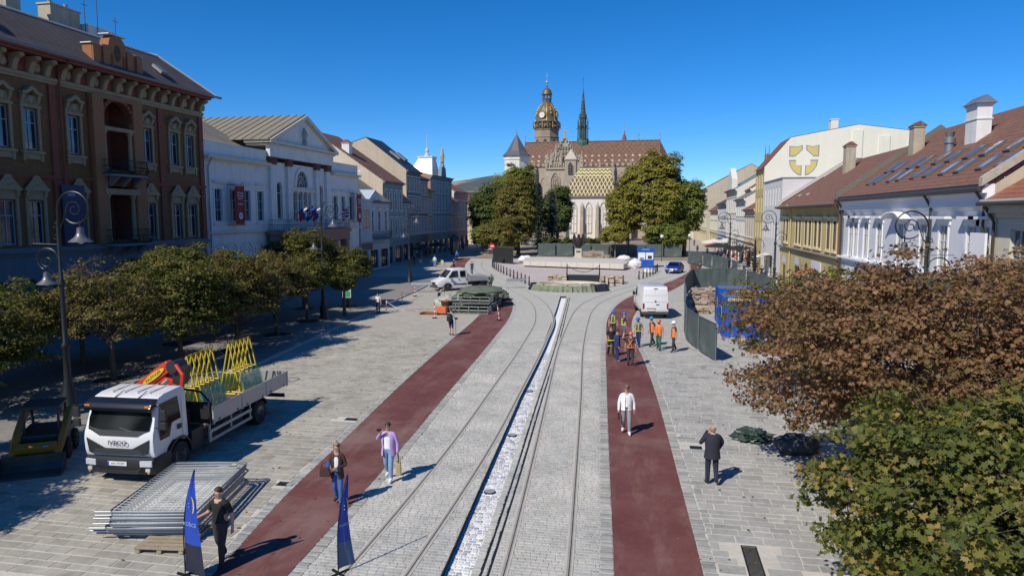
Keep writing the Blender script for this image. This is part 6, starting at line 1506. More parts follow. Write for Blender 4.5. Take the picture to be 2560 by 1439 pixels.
# concrete platform
M_conc = mat('pale_concrete', (.56,.52,.45), .9, var=.1, vs=.3, streak=.15)
pf = thing('concrete_platform', 'long pale concrete platform across the square', 'platform', (-10.7,104,0))
pp = [(-7.6,1.4),(7.6,-3.0),(8.1,-.6),(6.6,10),(-9.2,12.5)]
mb = MB(); mb.prism(pp,.2,.92); mb.build('slab', M_conc, pf, bevel=.03); mb = MB(); mb.prism([(p[0]*.97,p[1]*.97+.2) for p in pp],0,.199); mb.build('shadow_gap', mat('painted_gap_shadow',(.06,.055,.05),.9), pf)  # dark strip below the slab: the shadow under its edge is painted in
for i in range(6): x = -6.4+2.4*i; mb = MB(); mb.bx(x-.02,x+.02,-8,8,0,.01); mb.v=[]; mb.f=[]; mb.mi=[]; mb.rn=[]; mb.box((x,.9-.289*(x+7.6)/1.0*0.0+(-4.4*(x+7.6)/15.2)+.49,.56),(.03,.03,.7)); mb.build('joint', mat('joint_dark',(.2,.19,.17),.9), pf)
# covered fountain basin
fb = thing('fountain_basin', 'round fountain basin wrapped in green tarpaulin in front of the square', 'fountain', (-7.9,74,0))
M_tarp = mat('green_tarp', (.17,.20,.125), .6, var=.18, vs=1.5); M_tarpd = mat('blue_black_tarp', (.015,.018,.035), .5, var=.2)
def drape(a0, a1, rx, ry, h, m, nm, ph):
    n = 46; vs=[]; mb = MB()
    for j in range(6):
        for i in range(n+1):
            a = a0+(a1-a0)*i/n; f = 1+.035*math.sin(i*2.1+ph)*(1-j/7)+.02*math.sin(i*.9+ph*2)+.06*(1-j/5)
            vs.append((rx*f*math.cos(a), ry*f*math.sin(a), h*j/5+.02*math.sin(i*1.3)))
    for i in range(n+1): a = a0+(a1-a0)*i/n; vs.append((rx*.86*math.cos(a),ry*.86*math.sin(a),h+.03))
    mb.add(vs,[(j*(n+1)+i,j*(n+1)+i+1,(j+1)*(n+1)+i+1,(j+1)*(n+1)+i) for j in range(6) for i in range(n)]); mb.build(nm, m, fb, smooth=True)
drape(PI*1.14,PI*1.74,4.0,2.8,.62,M_tarp,'green_tarpaulin',0); drape(PI*1.745,PI*1.95,4.0,2.8,.7,M_tarpd,'dark_tarpaulin',1); drape(PI*1.0,PI*1.135,4.0,2.8,.7,M_tarpd,'dark_tarpaulin',2)
mb = MB(); mb.lathe([(3.75,0),(3.75,.7),(3.3,.7),(3.3,.35),(0.1,.35)],40,sq=.7); mb.build('basin', M_conc, fb)
for i in range(9):
    a = PI*(1.2+.07*i); mb = MB(); mb.box((3.5*math.cos(a),2.4*math.sin(a),.78+.03*(i%2)),(1.5,.14,.05),rz=a+1.4+.3*(i%3)); mb.build('board', mat('site_timber',(.34,.25,.15),.85,var=.2), fb)
# stacks of paving stone on the square and in the yard
def stone_stack(loc, nx_, ny_, nz_, lab, m_, s=(.55,.4,.14), jit=.08):
    t = thing('stone_stack', lab, 'stone stack', loc, random.uniform(-.1,.1), 'stacks of salvaged paving stone'); c = 0; allm = []
    for k in range(nz_):
        for i in range(nx_):
            for j in range(ny_):
                if random.random() < .12*k/nz_+.04: continue
                mb = MB(); mb.box(((i-nx_/2+.5)*s[0]+random.uniform(-jit,jit),(j-ny_/2+.5)*s[1]+random.uniform(-jit,jit),s[2]*(k+.5)),(s[0]*random.uniform(.7,1.05),s[1]*random.uniform(.7,1.05),s[2]*random.uniform(.75,.98)),rz=random.uniform(-.2,.2)); mb.r = random.random(); mb.rn = [mb.r]*6
                if j == 0 or k == nz_-1 or i == 0: mb.build('stone', m_, t, attr=True)
M_buffst = stone_mat('buff_slab', [(0,(.36,.28,.19)),(.4,(.48,.4,.28)),(1,(.6,.53,.41))]); M_redslab = stone_mat('reddish_slab', [(0,(.26,.17,.13)),(.5,(.4,.29,.23)),(1,(.52,.43,.36))])
stone_stack((-10.2,82.4,0),4,4,6,'buff stone stack left of the black netting',M_buffst); stone_stack((-3.8,82.2,0),5,4,6,'mossy buff stone stack right of the black netting',M_buffst)
stone_stack((4.9,62.5,0),3,4,9,'tall reddish stone stack nearest in the fenced yard',M_redslab); stone_stack((6.6,64.5,0),3,4,10,'tall reddish stone stack behind the rear container',M_redslab); stone_stack((5.2,68,0),3,4,7,'low stone stack at the back of the fenced yard',M_redslab); stone_stack((4.8,58,0),3,3,4,'low grey stone stack beside the screened fence',M_buffst)
t = thing('netting_frame','black netting between two chained posts on the square','netting',(-7.2,82.5,0))
for x in (-1.9,1.9): mb = MB(); mb.lathe([(.16,0),(.12,.2),(.07,1.2),(.05,2.0),(.02,2.2)],8,(x,0,0)); mb.build('post', M_boll, t)
mb = MB(); mb.box((0,0,.45),(3.6,.12,.85)); mb.build('netting', M_blacksh, t, bevel=.04); mb = MB(); mb.tube([(-1.9+3.8*i/12,0,1.95-.75*math.sin(PI*i/12)) for i in range(13)],.03,4); mb.build('chain', M_boll, t)
# bronze monument
t = thing('monument','dark bronze heraldic sculpture on a pale pedestal before the chapel','monument',(-12.2,129.5,0))
mb = MB(); mb.bx(-.85,.85,-.7,.7,0,.25); mb.box((0,0,1.0),(1.3,1.1,1.5),taper=.92); mb.build('pedestal', M_conc, t)
for i in range(3): mb = MB(); mb.bx(-.35+.26*i,-.17+.26*i,-.6,-.52,1.1,1.35); mb.build('plaque', M_wrought, t)
M_bronze = mat('bronze', (.05,.042,.034), .5, metal=.6, var=.3)
mb = MB(); mb.lathe([(.25,1.75),(.5,2.0),(.75,2.5),(.8,3.2),(.7,3.6),(.3,3.7)],12,sq=.5); mb.build('shield', M_bronze, t, smooth=True)
for s in (-1,1):
    mb = MB(); mb.prism([(s*.3,2.2),(s*1.0,2.5),(s*1.15,3.4),(s*1.0,4.2),(s*.75,4.55),(s*.55,4.0),(s*.4,3.4)][::s],-.15,.2,'y'); mb.build('wing', M_bronze, t, bevel=.06)
mb = MB(); mb.ball((0,0,4.1),.26,10,7,(1,1,1.2)); mb.lathe([(.4,3.5),(.35,3.8),(.12,3.95)],10); mb.build('angel_head', M_bronze, t, smooth=True)
# no-entry sign
t = thing('no_entry_sign','round red no-entry sign on a pole at the left end of the bollards','road sign',(-24.2,110.3,0)); mb = MB(); mb.cyl((0,0,0),(0,0,3.2),.04,n=6); mb.build('pole', M_galv, t)
mb = MB(); mb.cyl((0,-.05,2.9),(0,-.08,2.9),.42,n=20); d = mb.build('disc', mat('sign_red',(.55,.02,.02),.5), t); mb = MB(); mb.bx(-.28,.28,-.09,-.081,2.83,2.97); mb.build('bar', mat('sign_white',(.8,.8,.8),.5), d)
# red and white barrier posts with tape
M_sred = mat('post_red',(.6,.06,.03),.6); M_swh = mat('post_white',(.8,.8,.78),.6)
PR = [(-15.74,51.2,0,'red-white barrier post before the orange ramp'),(-20.35,53.0,.1,'red-white barrier post nearest the woman in white'),(-10.7,51.1,-.12,'leaning red-white barrier post on the left red path'),(-21.0,58.7,0,'red-white barrier post behind the woman in white'),(-21.9,64.9,0,'red-white barrier post nearest the flatbed van')]
for x,y,tl,lab in PR:
    t = thing('barrier_post',lab,'barrier post',(x,y,0),0,'red and white barrier posts')
    mb = MB(); mb.lathe([(.2,0),(.2,.05),(.06,.09)],12); mb.build('foot', M_boll, t)
    for k in range(6): mb = MB(); mb.cyl((tl*k*.18,0,.08+.18*k),(tl*(k+1)*.18,0,.08+.18*(k+1)),.035,n=7); mb.build('band', M_sred if k%2 else M_swh, t)
for a,b,lab in (((-20.35,53.0),(-21.0,58.7),'sagging white tape between the posts by the woman in white'),((-21.0,58.7),(-21.9,64.9),'taut white tape running towards the flatbed van'),((-20.35,53.0),(-18.2,54.5),'loose white tape end on the paving')):
    mb = MB(); n = 10
    for i in range(n):
        p = [(a[0]+(b[0]-a[0])*k/n,a[1]+(b[1]-a[1])*k/n,1.0-.35*math.sin(PI*k/n)-(0 if b[1]>55 else .95*k/n*.9)) for k in (i,i+1)]; mb.quad((*p[0][:2],p[0][2]-.035),(*p[1][:2],p[1][2]-.035),(*p[1][:2],p[1][2]+.035),(*p[0][:2],p[0][2]+.035)); 
    tag(mb.build('barrier_tape', mat('tape_white',(.75,.72,.7),.6)), lab, 'barrier tape')
# stacked metal cages under tarpaulin
M_cage = mat('cage_metal', (.05,.058,.055), .5, metal=.4, var=.2); M_caget = mat('cage_tube', (.20,.22,.215), .5, metal=.3, var=.2)
def cage(loc, rz, lab, L_=3.1, W_=2.1, H_=.6):
    t = thing('metal_cage', lab, 'metal cage', loc, rz, 'stacked metal cages')
    mb = MB()
    for z in (.06,H_*.5,H_-.03):
        mb.tube([(0,0,z),(L_,0,z),(L_,W_,z),(0,W_,z)],.035,5,closed=True)
    mb.box((L_/2,0,.05),(L_,.1,.1)); mb.build('rails', M_caget, t)
    for i in range(22): x = L_*(i+.5)/22; mb = MB(); mb.cyl((x,0,0.05),(x,0,H_*.5),.016,n=4); mb.build('bar', M_cage, t)
    mb = MB()
    for i in range(5): x = L_*i/4; mb.tube([(x,-.02,.05),(x,-.02,H_*.8),(x+.12,-.02,H_)],.04,5)
    for i in range(12): x = L_*(i+.5)/12; mb.cyl((x,W_,0.05),(x,W_,H_),.016,n=4); mb.cyl((0,W_*i/12,.05),(0,W_*i/12,H_),.016,n=4); mb.cyl((L_,W_*i/12,.05),(L_,W_*i/12,H_),.016,n=4)
    mb.build('uprights', M_caget, t)
    mb = MB(); mb.bx(.05,L_-.05,.1,W_-.05,.03,.12); mb.build('floor', mat('cage_floor',(.06,.07,.03),.9), t)
for k,(x,y,z) in enumerate(((-15.3,53.8,0),(-15.4,56.2,0),(-15.5,58.6,0))): cage((x,y,z),.05,('front','middle','rear')[k]+' metal cage of the lower layer beside the red path')
for k,(x,y,z) in enumerate(((-15.5,55.2,.62),(-15.6,58.0,.62))): cage((x,y,z),.05,('front','rear')[k]+' metal cage of the upper layer under the tarpaulin')
M_tarp2 = mat('grey_green_tarp', (.13,.15,.10), .65, var=.2, vs=1.2, bmp=.6, bs=3)
blob('tarpaulin','crumpled grey-green tarpaulin over the metal cages','tarpaulin',(-14.0,59.2,.95),(1.9,2.3,.42),M_tarp2,amp=.2,n=48,mm=24,fr=2.2); blob('tarpaulin','crumpled green tarpaulin heap beside the cages under the flatbed van','tarpaulin',(-14.1,63.5,0),(1.7,1.5,.6),M_tarp2,amp=.25,n=48,mm=24,fr=2.2)
blob('plastic_sack','large pale plastic sack of greenery beside the bending man','sack',(-16.7,57.5,0),(.9,1.0,.6),mat('milky_plastic',(.45,.46,.38),.5,var=.2,col2=(.2,.26,.12)),amp=.3,n=26,mm=14)
for z,x in ((0,-16.0),(.45,-15.95)):
    t = thing('planter_basket','%s wicker basket with orange-red flowers at the cage corner'%('lower' if z==0 else 'upper'),'basket',(x,54.6+z*1.5,z),0,'round planter baskets'); mb = MB(); mb.lathe([(.42,0),(.5,.38),(.46,.38),(.4,.3)],18); mb.build('basket', mat('wicker',(.05,.035,.025),.9), t)
    mb = MB()
    for i in range(12): a = i*2.4; mb.ball((.3*math.cos(a)*random.random(),.3*math.sin(a)*random.random()-.1,.36),.1,6,4)
    mb.build('flowers', mat('orange_flowers',(.45,.09,.04),.8), t, smooth=True)
t = thing('orange_ramp','orange pallet truck with a tilted timber ramp in front of the cages','pallet truck',(-15.9,53.2,0))
mb = MB(); mb.bx(-.2,.55,-.3,.3,.12,.62); mb.build('body', mat('signal_orange',(.65,.14,.03),.5), t, bevel=.05); mb = MB(); mb.bx(-1.6,-.2,-.28,-.1,.08,.15); mb.bx(-1.6,-.2,.1,.28,.08,.15); mb.build('fork', MATS['signal_orange'], t)
mb = MB(); mb.box((-1.0,0,.33),(1.6,.8,.06),ry=-.22); mb.build('ramp_board', mat('plywood',(.42,.31,.2),.8), t); mb = MB(); mb.cyl((-.1,-.32,.1),(-.1,.32,.1),.1); mb.build('wheel', M_boll, t); mb = MB(); mb.tube([(.5,0,.5),(.75,0,1.1)],.025,5); mb.build('handle', M_boll, t)
# steel barrier on the square by the van
def steel_barrier(loc, rz, lab, L_=2.2, H_=1.05):
    t = thing('crowd_barrier', lab, 'barrier', loc, rz); mb = MB(); mb.tube([(0,0,.12),(0,0,H_),(L_,0,H_),(L_,0,.12)],.02,5,closed=True); mb.build('frame', M_galv, t)
    for i in range(12): x = L_*(i+1)/13; mb = MB(); mb.cyl((x,0,.12),(x,0,H_),.008,n=4); mb.build('bar', M_galv, t)
    mb = MB()
    for x in (.2,L_-.2): mb.tube([(x,-.3,0),(x,0,.12),(x,.3,0)],.02,4)
    mb.build('feet', M_galv, t)
    mb = MB(); mb.bx(.05,L_-.05,-.03,-.022,.75,1.02); mb.build('banner_strip', mat('grey_strip',(.36,.4,.42),.6), t)
steel_barrier((-14.6,73.6,0),.55,'steel barrier right behind the flatbed van'); steel_barrier((-23.4,68,0),.3,'low steel barrier left of the flatbed van')
# stack of mesh barriers on a pallet, foreground
st = 0
ang = .20
def brot(x,y): return (-11.55+x*math.cos(ang)-y*math.sin(ang), 14.35+x*math.sin(ang)+y*math.cos(ang))
BM_ = None
for k in range(11):
    ox,oy = random.uniform(-.1,.1), random.uniform(-.12,.12); px_,py_ = brot(ox,oy); z = .16+.052*k
    lab = ('topmost mesh barrier of the flat stack in the foreground' if k==10 else 'bottom mesh barrier of the flat stack in the foreground' if k==0 else 'mesh barrier lying inside the flat stack, %s from the bottom'%o_[k])
    t = thing('mesh_barrier', lab, 'barrier', (px_,py_,z), ang+random.uniform(-.02,.02), 'mesh barriers stacked on a pallet')
    if BM_ is None:
        mb = MB(); W_,L_ = 2.1,3.45
        mb.tube([(-W_/2+.1,0,0),(W_/2-.1,0,0),(W_/2,.1,0),(W_/2,L_-.1,0),(W_/2-.1,L_,0),(-W_/2+.1,L_,0),(-W_/2,L_-.1,0),(-W_/2,.1,0)],.024,6,closed=True); f_ = mb.mesh('frame', M_galv, smooth=60)
        mb = MB()
        for i in range(24): y = L_*(i+.5)/24; mb.cyl((-W_/2,y,.004),(W_/2,y,.004),.0042,n=4)
        for i in range(8): x = -W_/2+W_*(i+.5)/8; mb.cyl((x,0,-.004),(x,L_,-.004),.0042,n=4)
        m_ = mb.mesh('wire_mesh', M_galv)
        mb = MB()
        for x in (-W_/2-.0,): mb.cyl((-W_/2-.35,.06,.0),(W_/2-.1,.06,.0),.024,n=6)
        f2 = mb.mesh('clamp_tube', M_galv, smooth=60); BM_ = (f_,m_,f2)
    link('frame',BM_[0],t)
    if k > 7 or k%3==0: link('wire_mesh',BM_[1],t)
    if k%2==0 or k>8: link('clamp_tube',BM_[2],t)
mb = MB(); mb.bx(-.06,.06,-.05,.05,-.002,.002); o = mb.build('tag', mat('yellow_tag',(.6,.6,.25),.6), t, loc=(.75,3.2,.03))
M_pal = mat('pallet_wood', (.33,.27,.18), .9, var=.25, vs=5)
t = thing('wooden_pallet','wooden pallet sticking out under the barrier stack','pallet',(-11.0,14.2,0),.12)
for x in (-.52,0,.52): mb = MB(); mb.bx(x-.05,x+.05,-.4,.9,.02,.115); mb.build('bearer', M_pal, t)
for i in range(8): y = -.36+.175*i; mb = MB(); mb.bx(-.6,.6,y-.06,y+.06,.117,.14); mb.build('board', M_pal, t)
# feather flags
M_fblue = mat('flag_royal', (.010,.05,.36), .6, var=.1, vs=1.5, col2=(.015,.09,.42)); M_fdark = mat('flag_dark_foot', (.008,.012,.03), .6)
M_cres = mat('crescent_yellow', (.6,.45,.04), .6); M_fpale = mat('flag_print', (.25,.4,.6), .6)
def feather(loc, rz, H_, w, lab, foot_m=None):
    t = thing('feather_flag', lab, 'flag', loc, rz, 'blue feather flags'); n = 18
    def L(t_): return -w*.5+w*.68*max(0,(t_-.3)/.7)**1.9
    def Rr(t_): return w*.5-w*.34*min(1,t_/.55)**.8+w*.03*max(0,(t_-.55)/.45)
    mb = MB(); vs=[]
    for i in range(n+1):
        u = i/n; a,b = L(u),Rr(u)
        for k in range(5): vs.append((a+(max(b,a+.004)-a)*k/4, .02*math.sin(k*1.4+u*5), .12+(H_-.12)*u))
    for i in range(n):
        for k in range(4): mb.m = 1 if i < 5 else 0; mb.add([vs[i*5+k],vs[i*5+k+1],vs[(i+1)*5+k+1],vs[(i+1)*5+k]],[(0,1,2,3)])
    mb.build('cloth', [M_fblue,foot_m or M_fdark], t, smooth=True)
    mb = MB(); mb.tube([(L(i/n)-.012,.0,.0+(H_)*i/n) for i in range(n+1)],[.014]*(n-3)+[.01]*4,6); mb.build('pole', M_wrought, t); mb = MB(); mb.box((-w*.5,0,.02),(.5,.05,.04)); mb.box((-w*.5,0,.021),(.05,.5,.04)); mb.build('foot', M_wrought, t)
    text_mesh('KOŠICE', .078*w/.42, M_fpale, t, (-.12*w,-.035,H_*.5), (PI/2,0,0), .001)
    cz = H_*.68; c1_ = [(-.03*w+.1*math.sin(a)*w/.62, cz+.2*math.cos(a)) for a in np.linspace(-.1,PI*.85,12)]; c2_ = [(-.03*w+.065*math.sin(a)*w/.62, cz+.2*math.cos(a)) for a in np.linspace(PI*.85,-.1,12)]
    mb = MB(); mb.poly([(p[0],-.032,p[1]) for p in c1_+c2_]); mb.build('crescent', M_cres, t)
    for dz in (.03,-.05): mb = MB(); mb.ball((-.11*w,-.03,cz+dz),.014,6,4); mb.build('dot', M_fpale, t)
feather((-9.4,12.95,0), -.25, 2.45, .62, 'blue feather flag with yellow crescent in front of the man in black'); feather((-6.35,13.9,0), 1.0, 2.18, .42, 'narrow blue feather flag seen edge-on beside the tram rail', mat('flag_pale_foot',(.06,.11,.22),.6))
# dark green tarpaulin on the right, notice board, wire tree, umbrellas, cafe
blob('tarpaulin','crumpled dark green tarpaulin under the rust-brown maple','tarpaulin',(3.75,25.0,0),(.6,.4,.24),mat('bottle_green_tarp',(.03,.055,.045),.45,var=.2,bmp=.8,bs=4),amp=.6,n=40,mm=18,fr=3.5)
blob('tarpaulin','dark grey mound added for the shaded area behind the green tarpaulin','tarpaulin',(5.0,24.0,0),(.7,.5,.35),mat('painted_shade',(.04,.045,.055),.7),amp=.3)  # dark mound added for a shaded area, its shade put into the colour
t = thing('notice_board','small green and white notice board beside the low bushy tree','notice board',(-24.0,53.8,.1),.1); mb = MB(); mb.bx(-.35,.35,-.04,.0,1.0,2.1); mb.build('panel', mat('board_white',(.65,.68,.65),.6), t); mb = MB(); mb.bx(-.3,.3,-.05,-.041,1.05,1.55); mb.build('poster', mat('poster_green',(.05,.3,.12),.6), t)
for x in (-.3,.3): mb = MB(); mb.cyl((x,0,0),(x,0,1.0),.03,n=6); mb.build('leg', M_lamp, t)
t = thing('wire_tree','black wire tree sculpture with sweeping curled branches behind the containers','sculpture',(11.1,76.5,0)); mb = MB(); mb.lathe([(.3,0),(.22,.4),(.16,1.5),(.14,4.2),(.05,5.4)],8); mb.build('stem', M_lamp, t)
for i in range(13):
    a = PI+.9*math.sin(i*1.7) if i%3 else i*1.1; z = 1.5+.28*i; L_ = 3.2-.16*i; mb = MB(); c,s = math.cos(a),math.sin(a)
    mb.tube([(0,0,z),(c*L_*.35,s*L_*.35,z+.5),(c*L_*.75,s*L_*.75,z+.35),(c*L_,s*L_,z-.2),(c*L_*.93,s*L_*.93,z-.42),(c*L_*.86,s*L_*.86,z-.25)],.03,4); mb.build('branch', M_lamp, t)
mb = MB()
for i in range(9): mb.tube([(.38*math.cos(q),.38*math.sin(q),1.0+.3*i) for q in np.linspace(0,2*PI,10)[:-1]],.03,4,closed=True)
mb.build('ring', M_lamp, t)
def umbrella(x, y, r, h, m, lab):
    t = thing('cafe_umbrella', lab, 'umbrella', (x,y,0), 0, 'cafe umbrellas on the right'); mb = MB(); mb.cyl((0,0,0),(0,0,h),.05,n=6); mb.build('pole', M_galv, t)
    mb = MB(); mb.lathe([(r,h-.75),(r*.98,h-.55),(.1,h),(.05,h)],8,ph=PI/8); mb.v = mb.v; mb.f = mb.f[:-2]; mb.mi=mb.mi[:-2]; mb.rn=mb.rn[:-2]; mb.build('canopy', m, t)
M_umb = mat('umbrella_black',(.02,.02,.022),.8); M_umw = mat('umbrella_white',(.62,.62,.6),.8); M_umr = mat('umbrella_terracotta',(.35,.13,.08),.8)
umbrella(12.3,126,2.4,3.1,M_umb,'black cafe umbrella nearest the street on the right'); umbrella(14.8,121,2.4,2.9,M_umb,'black cafe umbrella close to the house fronts'); umbrella(12.6,138,2.6,3.4,M_umw,'white cafe umbrella farther up the right street'); umbrella(14.6,146,2.6,3.4,M_umw,'white cafe umbrella farthest up the right street'); umbrella(12.2,131,2.2,3.0,M_umr,'reddish cafe umbrella between the black and white ones')
def awning(x, y, w, z, d, m, lab):
    t = thing('shop_awning', lab, 'awning', (x,y,0), -PI/2); mb = MB(); mb.add([(0,0,z),(w,0,z),(w,-d,z-.55),(0,-d,z-.55),(0,-d,z-.75),(w,-d,z-.75)],[(0,1,2,3),(3,2,5,4)]); mb.build('cloth', m, t)
    for xx in (.05,w-.05): mb = MB(); mb.tube([(xx,0,z-.5),(xx,-d,z-.56)],.02,4); mb.build('arm', M_galv, t)
awning(15.2,70.5,3.6,2.9,1.6,M_umr,'terracotta shop awning on the yellow house'); awning(15.2,96,4.0,3.0,1.6,mat('awning_cream',(.6,.57,.5),.8),'cream shop awning on the off-white house'); awning(15.3,114,5,3.0,1.5,M_umb,'black shop awning on the buff and pink house')
t = thing('lime_sign','bright lime-green shop sign on the yellow house','sign',(14.6,59.5,0),-PI/2); mb = MB(); mb.bx(-.7,.7,-.12,.0,2.3,3.5); mb.build('panel', mat('lime_sign_face',(.35,.62,.02),.5), t); mb = MB(); mb.bx(-.7,.7,-.13,-.02,2.15,2.298); mb.build('white_strip', M_pure, t)
t = thing('white_sign','white hanging sign at the right end of the white house','sign',(14.9,35.4,0),-PI/2); mb = MB(); mb.bx(-.9,.6,-.1,.0,4.6,7.0); mb.build('panel', M_pure, t); mb = MB(); mb.tube([(.3*math.cos(a)-.2,-.11,5.6+.4*math.sin(a)) for a in np.linspace(0,2*PI,12)[:-1]],.03,4,closed=True); mb.build('line_drawing', mat('red_line',(.4,.08,.08),.6), t)
def chair(x, y, m, lab, rz):
    t = thing('cafe_chair', lab, 'chair', (x,y,0), rz, 'cafe chairs on the left'); mb = MB(); mb.bx(-.25,.25,-.25,.25,.42,.47); mb.build('seat', m, t); mb = MB(); mb.bx(-.25,.25,.22,.27,.5,.95); mb.build('backrest', m, t)
    for a in (-.22,.22):
        for b in (-.22,.22): mb = MB(); mb.cyl((a,b,0),(a,b,.42),.025,n=5); mb.build('leg', m, t)
CG = mat('chair_green',(.22,.42,.3),.6); CO = mat('chair_orange',(.5,.2,.04),.6); CY = mat('chair_yellow',(.5,.5,.16),.6); CB = mat('chair_blue',(.03,.12,.4),.6)
for x,y,m,lab,rz in ((-32.4,104.3,CG,'pale green cafe chair left of the man in white',.3),(-30.6,104.3,CY,'yellowish cafe chair right of the man in white',2.8),(-34.0,104,CG,'dull green cafe chair in the shade',1),(-35.3,104.5,CO,'orange cafe chair in the shade',0),(-33.0,118,CB,'blue cafe chair near the shaded fronts',.5),(-34.4,119,CB,'blue cafe chair behind the other blue one',2)): chair(x,y,m,lab,rz)
for x,y,lab in ((-36.5,112,'dark cafe umbrella on the shaded left side'),(-38,126,'dark folded umbrella far down the shaded left side')):
    umbrella(x,y,1.8,2.9,M_umb,lab)
t = thing('glass_kiosk','dark glazed advertising column in the shade on the left','column',(-36.2,131,0)); mb = MB(); mb.lathe([(.8,0),(.8,3.2),(.95,3.3),(.9,3.6),(.2,4.1)],12); mb.build('drum', mat('kiosk_dark',(.05,.06,.06),.4), t); mb = MB(); mb.lathe([(.82,.8),(.82,2.8)],12); mb.build('glass', G_lit, t)
for x,y in ((2.6,122),(7.5,128)):
    t = thing('globe_lamp','white globe lamp %s'%('above the blue cabin' if x<5 else 'at the right end of the park'),'lamp',(x,y,0)); mb = MB(); mb.cyl((0,0,0),(0,0,4.0),.05,n=6); mb.build('pole', M_lamp, t); mb = MB(); mb.ball((0,0,4.25),.3,12,8); mb.build('globe', mat('opal_globe',(.75,.75,.72),.3), t, smooth=True)
# ================================================================ vehicles
P_white = mat('white_paint', (.72,.72,.71), .3, var=.04, vs=.8, spec=.5, coat=.3)
P_black = mat('black_plastic', (.022,.023,.025), .5, var=.12)
P_grey = mat('grey_plastic', (.06,.063,.068), .55, var=.12)
P_tyre = mat('tyre_rubber', (.02,.02,.021), .85, var=.2)
P_rim = mat('steel_rim', (.28,.29,.31), .4, metal=.5, var=.15)
P_glass = glass_mat('vehicle_glass', (.006,.008,.009), .03, .3)
P_lamp = mat('headlamp_glass', (.62,.64,.66), .12, metal=.2, var=.2, vs=12)
P_amber = mat('amber_lamp', (.6,.22,.03), .3); P_redl = mat('red_lamp', (.35,.015,.015), .25)
P_alu = mat('aluminium_board', (.42,.43,.43), .45, metal=.35, var=.1, vs=1.5, streak=.15)
P_plate = mat('plate_white', (.75,.75,.75), .4); P_eu = mat('plate_blue', (.02,.06,.4), .4); P_ink = mat('plate_ink', (.02,.02,.02), .5)
def wheel(parent, x, y, r, w, side, rim=None):
    """wheel with tyre and dished rim; side = +1 faces +x"""
    mb = MB(); pr_ = [(r*.58,-w/2),(r*.92,-w/2),(r,-w*.38),(r,w*.38),(r*.92,w/2),(r*.58,w/2)]
    mb.lathe(pr_,24); o = mb.build('wheel', P_tyre, parent, smooth=35); o.rotation_euler = (0,PI/2,0); o.location = (x,y,r)
    mb = MB(); s = side; mb.lathe([(r*.6,s*w*.5),(r*.56,s*w*.42),(r*.34,s*w*.22),(r*.2,s*w*.3),(r*.05,s*w*.32)],20); mb.build('rim', rim or P_rim, o, smooth=40)
    for k in range(6): a = PI/3*k; mb = MB(); mb.cyl((r*.27*math.cos(a),r*.27*math.sin(a),s*w*.24),(r*.27*math.cos(a),r*.27*math.sin(a),s*w*.36),r*.035,n=5); mb.build('wheel_nut', M_galv, o)
    return o
def body(parent, name, prof, hw, m, bevel=.06, tops=None, nm2=None, inset=0.0, zi=None):
    """side profile (y,z) swept across the width; points above zi lean inwards by inset"""
    mb = MB(); n = len(prof)
    secs = []
    for s in (-1,1): secs.append([(s*(hw-(inset*max(0,(z-zi))/1.0 if zi is not None else 0)),y,z) for y,z in prof])
    mb.loft(secs); return mb.build(name, m, parent, smooth=30, bevel=bevel)
def panel(parent, name, pts, m, off=0): mb = MB(); mb.poly(pts); return mb.build(name, m, parent)
# ---- crane truck
tr = thing('crane_truck', 'white flatbed crane truck with black grille parked on the left', 'truck', (-15.0,17.45,0), .05)
prof = [(.10,.78),(.04,.98),(.02,1.30),(.05,1.50),(.10,1.60),(.34,2.33),(.48,2.47),(.75,2.54),(1.60,2.57),(1.72,2.50),(1.76,2.2),(1.76,.95),(1.55,.9),(1.45,1.0),(.95,1.05),(.72,.9),(.62,.7)]
cab = body(tr, 'cab', prof[::-1], 1.10, P_white, .05, inset=.07, zi=1.5)
def fy(z): return .10+(z-1.60)/(2.33-1.60)*.24
for x in (-.6,-.2,.2,.6): mb = MB(); mb.box((x,1.12,2.575),(.05,.95,.02)); mb.build('roof_rib', P_white, cab)
ws = [(-.96,1.58),(.96,1.58),(.99,1.9),(.93,2.16),(-.93,2.16),(-.99,1.9)]
panel(cab, 'windscreen', [(x,fy(z)-.035,z) for x,z in ws], P_glass)
panel(cab, 'cowl', [(x,fy(z)-.03-.001,z) for x,z in ((-.98,1.60),(-.6,1.42),(.6,1.42),(.98,1.60))], P_black)
mb = MB(); mb.loft([[(x,.20,2.18),(x,.05,2.14),(x,.02,2.24),(x,.12,2.38),(x,.42,2.46)] for x in (-1.06,-.98,0,.98,1.06)]); mb.build('sun_visor', mat('visor_black',(.012,.014,.018),.15), cab, smooth=40, bevel=.015)
for x in (-.95,.95): mb = MB(); mb.box((x,.06,2.30),(.16,.04,.05)); mb.build('marker_light', P_amber, cab)
for x in (-.55,.45): mb = MB(); mb.tube([(x,.04,1.55),(x-.3,.06,1.62),(x-.42,.07,1.66)],.012,4); mb.build('wiper', P_black, cab)
for x in (-.35,.4): mb = MB(); mb.tube([(x,.35,2.42),(x+.12,.7,2.6)],.014,4); mb.build('roof_antenna', P_black, cab)
# black V grille with recess, emblem lettering
gr = [(-.99,1.34),(-.80,1.24),(-.46,1.06),(-.4,1.045),(.4,1.045),(.46,1.06),(.80,1.24),(.99,1.34),(.92,.92),(.82,.885),(-.82,.885),(-.92,.92)]
mb = MB(); mb.prism(gr, -.012, .06, 'y'); g_ = mb.build('grille', P_black, cab)
for k in range(3): mb = MB(); mb.bx(-.78+.03*k,.78-.03*k,-.024,-.0125,.91+.045*k,.93+.045*k); mb.build('slat', P_grey, g_)
text_mesh('IVECO', .19, mat('badge_grey',(.03,.03,.032),.4), cab, (0,-.025,1.215), (PI/2,0,0), .004, sx=1.12)
